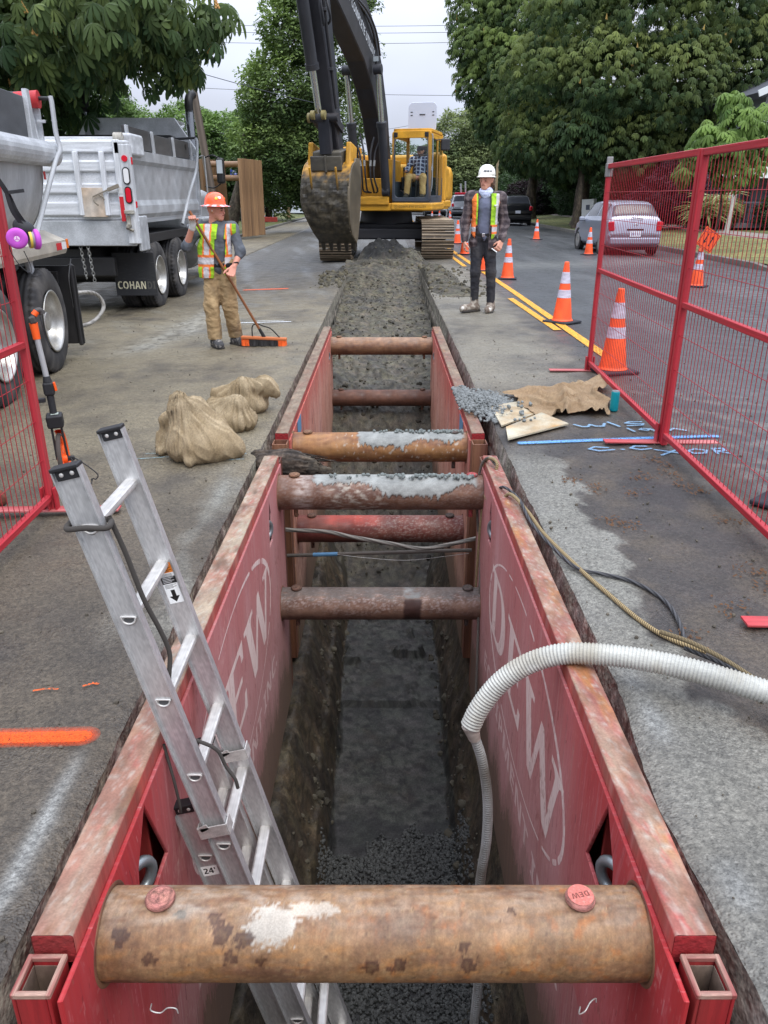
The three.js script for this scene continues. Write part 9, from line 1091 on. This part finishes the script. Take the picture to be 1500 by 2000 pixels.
bush('golden green bush left of the white porch post', [[14.4, 0.9, -35, 0.75]], { dark: [0.06, 0.08, 0.02], light: [0.24, 0.24, 0.07], count: 500 });
bush('magenta flowering bush at the right edge below the house', [[17.4, 1.0, -32.4, 0.4]], { dark: [0.05, 0.03, 0.03], light: [0.42, 0.05, 0.2], count: 240, size: 0.14 });
bush('dark evergreen hedge running behind the trunks on the right', [...steps(0, 9, 1).map((i) => [16 - 0.35 * i, 1.8 + 0.3 * (i % 2), -44 - 4.2 * i, 2.1])], { count: 7500, size: 0.4, light: [0.05, 0.09, 0.028] }, 'hedge');
bush('dark hedge at the back of the left verge', [...steps(0, 8, 1).map((i) => [-15.6 + 0.5 * i, 2.0 + 0.4 * (i % 2), -52 - 5 * i, 2.3])], { count: 7000, size: 0.42, dark: [0.008, 0.02, 0.008], light: [0.04, 0.075, 0.022] }, 'hedge');
bush('rounded yellow green shrub on the left verge below the trees', [[-10.2, 0.9, -58, 0.8]], { dark: [0.05, 0.08, 0.02], light: [0.16, 0.2, 0.06], count: 500 });
{ const far = []; const r = rng(61); for (let i = 0; i < 34; i++) { const x = -75 + i * 4.6; far.push([x, 3.5 + 2.5 * r() + (Math.abs(x) > 14 ? 3 : 0), -150 - 14 * r(), 4.6 + 1.6 * r()]); } const t = tree('far_woods', 'far off trees closing the end of the street', 'woods', [0, -0.5, -150], far, { seed: 62, count: 15000, geo: spray1, size: 0.95, dark: [0.02, 0.045, 0.016], light: [0.1, 0.15, 0.05] }); t.userData.kind = 'stuff'; }

// ---------------------------------------------------------------- poles, wires, signs, house
const woodC = (x, y, z) => mul3(mix3(A3(118, 104, 90), A3(76, 66, 58), clamp(0.5 + 1.5 * fbm(x * 20, y * 1.5, z * 20, 4))), 1.3);
{
  const p = thing('utility_pole', 'weathered wooden utility pole leaning beyond the dump truck', 'utility pole', [-6.95, -0.1, -34]); mesh('pole', paint(rod([0.12, 0, 0], [-0.95, 9.5, 0], 0.17, 0.13, 14), woodC), plainM, p); mesh('crossarm', paint(bx(2.4, 0.12, 0.1, [-0.9, 8.9, 0.15]), woodC), plainM, p); for (const x of [-1.0, -0.4, 0.4, 1.0]) mesh('insulator', rod([-0.9 + x, 8.95, 0.15], [-0.9 + x, 9.12, 0.15], 0.05, 0.035, 8), mat({ color: C(90, 96, 100) }), p);
  const q = thing('street_lamp', 'street lamp with a long curved arm reaching over the road on the right', 'street lamp', [9.7, 0.05, -72]); mesh('post', paint(rod([0, 0, 0], [0, 8.2, 0], 0.12, 0.09, 12), () => A3(178, 158, 120)), plainM, q); mesh('arm', paint(tube([[0, 8.0, 0], [-0.5, 8.5, 0], [-1.4, 8.75, 0], [-2.3, 8.8, 0]], 0.05, 20, 7), () => A3(190, 192, 190)), plainM, q); mesh('lamp_head', paint(bx(0.75, 0.14, 0.3, [-2.55, 8.78, 0], [0, 0, 0.05], 0.06), () => A3(214, 216, 218)), plainM, q);
  const wire = (label, a, b, sag) => { const g = tube(steps(0, 1, 0.1).map((t) => [lerp(0, b[0] - a[0], t), lerp(0, b[1] - a[1], t) - sag * 4 * t * (1 - t), lerp(0, b[2] - a[2], t)]), 0.014, 30, 5); const m = mesh('overhead_wire', g, mat({ color: C(62, 66, 74) })); m.position.set(...a); tag(m, label, 'overhead wire'); };
  wire('topmost overhead wire crossing the sky right of the boom', [-14, 12.2, -60], [18, 12.5, -60], 0.25); wire('second overhead wire just below the topmost one', [-14, 11.8, -60], [18, 12.1, -60], 0.25); wire('third overhead wire below the topmost pair', [-14, 11.2, -60], [18, 11.6, -60], 0.3); wire('lone overhead wire midway between the upper wires and the roof hatch', [-14, 8.5, -60], [18, 8.1, -60], 0.3); wire('low overhead wire rising to the right behind the roof hatch', [-8, 6.0, -75], [14, 9.2, -70], 0.4); wire('overhead wire dropping across the tall left tree', [-9, 6.4, -33], [-2, 5.3, -40], 0.1);
  // stored shield
  const s = thing('stored_shield', 'brown plank like trench shield stored upright on the left verge', 'trench shield', [-6.75, -0.12, -37.2], -0.24), pl = (x, y, z) => mul3(mix3(A3(176, 138, 98), A3(130, 98, 70), clamp(0.5 + 1.3 * fbm(x * 9, y * 0.8, z * 9, 4))), 1.1);
  for (const [x, k] of [[-0.9, -1], [0.9, 1]]) for (let i = 0; i < 6; i++) mesh('plank', paint(bx(0.13, 3.15 - 0.02 * (i % 2), 0.395, [x, 1.58, -1.0 + i * 0.4], [0, 0, 0], 0.012), (a, b, c) => mul3(pl(a, b, c + i), k < 0 ? 0.6 : 0.92 + 0.05 * (i % 3))), plainM, s); for (const y of [2.4, 2.95]) mesh('spreader_pipe', paint(rod([-0.9, y, 0.6], [0.9, y, 0.6], 0.12, 0.12, 16), (x, yy, z) => pl(x, yy * 4, z)), plainM, s);
  const bs = thing('motor_sign', 'small blue sign reading motor behind the stored brown shield', 'sign', [-7.6, 0.1, -44]); mesh('sign_post', rod([0, 0, 0], [0, 2.4, 0], 0.05, 0.05, 8), mat({ color: C(120, 120, 120) }), bs); mesh('sign_panel', bx(1.1, 0.5, 0.06, [0.1, 2.62, 0], [0, 0, 0], 0.01), mat({ color: C(54, 72, 168) }), bs); mesh('lettering', put(new THREE.PlaneGeometry(1.06, 0.46), [0.1, 2.62, 0.032]), mat({ map: canvasTex(256, 112, (c) => { c.fillStyle = '#3a4cae'; c.fillRect(0, 0, 256, 112); c.fillStyle = '#eef'; c.font = 'bold 76px sans-serif'; c.fillText('motor', 20, 82); }) }), bs);
  const sp = thing('sign_post', 'thin grey sign post on the left verge right of the stored shield', 'sign post', [-7.15, 0.0, -53]); mesh('pole', rod([0, 0, 0], [0, 2.5, 0], 0.04, 0.04, 8), mat({ color: C(176, 182, 190), metalness: 0.4 }), sp); mesh('sign_plate', bx(0.12, 0.7, 0.03, [0.03, 2.3, 0], [0, 0, 0], 0.01), mat({ color: C(210, 214, 220) }), sp);
  const wp = thing('bollard', 'short tan wooden post on the left verge beside the bucket', 'post', [-6.95, 0.02, -60]); mesh('post', paint(rod([0, 0, 0], [0, 2.1, 0], 0.14, 0.13, 10), () => A3(176, 150, 112)), plainM, wp); mesh('post_cap', paint(rod([0, 2.1, 0], [0, 2.18, 0], 0.15, 0.1, 10), () => A3(150, 126, 96)), plainM, wp);
  const wb = thing('white_building', 'low white building glimpsed between the tree trunks on the left', 'building', [-9.6, 0, -84]); mesh('wall', bx(9, 2.6, 5, [0, 1.3, 0], [0, 0, 0], 0.02), mat({ color: C(214, 222, 232) }), wb); mesh('roof', bx(9.6, 0.3, 5.6, [0, 2.75, 0], [0, 0, 0], 0.05), mat({ color: C(110, 110, 114) }), wb); for (const x of [-2.6, 0, 2.6]) mesh('window', bx(1.1, 1.0, 0.06, [x, 1.6, 2.5], [0, 0, 0], 0.02), mat({ color: C(70, 84, 96), roughness: 0.2 }), wb);
  for (const [X, d, l] of [[11.0, 63, 'small white yard sign on the verge beside the far trunk'], [10.75, 43.6, 'white yard sign on a stake left of the big trunk'], [11.9, 47.5, 'white yard sign half hidden just right of the big trunk']]) { const y = thing('yard_sign', l, 'yard sign', [X, 0.1, -d]); mesh('board', bx(0.62, 0.9, 0.03, [0, 0.85, 0], [0, 0, 0.05], 0.01), mat({ color: C(226, 228, 228) }), y); mesh('stake', bx(0.05, 0.5, 0.05, [0, 0.22, 0], [0, 0, 0], 0.005), mat({ color: C(150, 116, 76) }), y); mesh('print', bx(0.2, 0.25, 0.006, [0, 0.9, 0.018], [0, 0, 0.05], 0), mat({ color: C(90, 96, 110) }), y); }
  const dl = thing('delineator', 'tall orange and white road delineator behind the arm of the white-hatted worker', 'delineator', [4.35, groundY(4.3), -43.5]); mesh('post', rod([0, 0.04, 0], [0.12, 1.1, 0], 0.07, 0.06, 10), mat({ color: C(236, 90, 50) }), dl); mesh('band', rod([0.045, 0.42, 0], [0.09, 0.8, 0], 0.075, 0.07, 10), mat({ color: C(232, 226, 232) }), dl); mesh('flag_panel', bx(0.4, 0.46, 0.03, [0.1, 1.3, 0], [0, 0, 0.1], 0.01), mat({ color: C(232, 84, 44) }), dl); mesh('base', bx(0.4, 0.04, 0.4, [0, 0.02, 0]), blk, dl);
  for (const [X, d] of [[2.75, 47], [3.3, 49], [3.75, 46.5], [4.0, 50]]) copyOf(cone0, 'traffic_cone', [X, groundY(X), -d], X, 'tiny far traffic cone in the cluster under the excavator cab', 'far cones under the cab');
  copyOf(cone0, 'traffic_cone', [-7.6, 0.02, -52], 1, 'small traffic cone on the left verge beyond the stored brown shield');
  const bar2 = thing('barrier', 'low dark red barrier board lying on the left verge beside a cone', 'barrier', [-7.3, 0.06, -50.5]); mesh('board', bx(1.5, 0.28, 0.12, [0, 0.16, 0], [0, 0, 0], 0.02), mat({ color: C(150, 50, 40) }), bar2); mesh('end_block', bx(0.3, 0.34, 0.3, [-0.8, 0.18, 0], [0, 0, 0], 0.03), mat({ color: C(232, 84, 50) }), bar2);
}
{
  const h = thing('house', 'grey house with a white porch beam behind the right fence', 'house', [20, 0.3, -41]), hm = (n, g, c, p = h, o = {}) => mesh(n, g, mat({ color: C(...c), roughness: 0.8, ...o }), p);
  const wl = hm('wall', M([bx(11, 5.2, 9, [1.6, 2.6, 0], [0, 0, 0], 0.02)]), [128, 134, 140]); for (let i = 0; i < 17; i++) hm('siding_board', bx(11.06, 0.27, 0.03, [1.6, 0.35 + i * 0.29, 4.52], [0.07, 0, 0], 0.004), [138 + 5 * (i % 3), 144 + 4 * (i % 3), 150]);
  for (const [x, y, w, hh] of [[-2.4, 1.4, 1.3, 1.3], [0.4, 1.4, 1.5, 1.3], [3.4, 1.4, 1.5, 1.3], [-2.2, 4.0, 1.3, 1.2], [0.8, 4.0, 1.5, 1.2]]) { const f = hm('window', bx(w + 0.2, hh + 0.2, 0.08, [x, y, 4.56], [0, 0, 0], 0.01), [226, 228, 228]); hm('pane', bx(w, hh, 0.02, [x, y, 4.605], [0, 0, 0], 0), [54, 62, 70], f, { roughness: 0.1 }); hm('mullion', bx(0.05, hh, 0.02, [x, y, 4.622], [0, 0, 0], 0), [226, 228, 228], f); }
  const rf = hm('roof', ext([[-6.2, 0], [0, 2.6], [6.2, 0], [6.0, -0.2], [0, 2.3], [-6.0, -0.2]], 10).translate(1.6, 5.2, 0.2), [74, 76, 82]); hm('fascia', M([bar([-4.6, 5.15, 5.26], [1.6, 7.72, 5.26], 0.06, 0.26), bar([7.8, 5.15, 5.26], [1.6, 7.72, 5.26], 0.06, 0.26)]), [214, 218, 220], rf);
  const po = hm('porch', M([bx(5.2, 0.16, 3.2, [-3.0, 2.25, 5.0], [0, 0, 0], 0.02), bx(5.2, 0.2, 3.0, [-3.0, 0.1, 5.0], [0, 0, 0], 0.02)]), [96, 98, 102]); hm('porch_beam', M([bx(5.3, 0.42, 0.16, [-3.0, 2.14, 6.66], [0, 0, 0], 0.01), bx(0.16, 0.42, 3.2, [-5.66, 2.14, 5.0], [0, 0, 0], 0.01)]), [232, 232, 230], po); for (const x of [-5.6, -3.4, -0.6]) hm('porch_post', bx(0.16, 2.1, 0.16, [x, 1.0, 6.62], [0, 0, 0], 0.01), [222, 222, 218], po); hm('handrail', M([bx(5.0, 0.07, 0.07, [-3.0, 1.0, 6.6]), ...steps(0, 20, 1).map((i) => bx(0.03, 0.8, 0.03, [-5.4 + i * 0.24, 0.6, 6.6], [0, 0, 0], 0))]), [80, 84, 90], po);
  const vp = thing('white_post', 'leaning white post on the right verge seen through the fence', 'post', [13.2, 0.24, -31.5]); mesh('post', paint(rod([0, 0, 0], [0.16, 2.3, 0], 0.085, 0.075, 10), () => A3(206, 202, 190)), plainM, vp); mesh('post_bracket', paint(M([bar([0.1, 2.3, 0], [0.7, 2.85, 0], 0.1, 0.16), bx(0.3, 0.1, 0.12, [0.16, 2.3, 0])]), () => A3(228, 226, 220)), plainM, vp);
}
renderer.render(scene, camera);
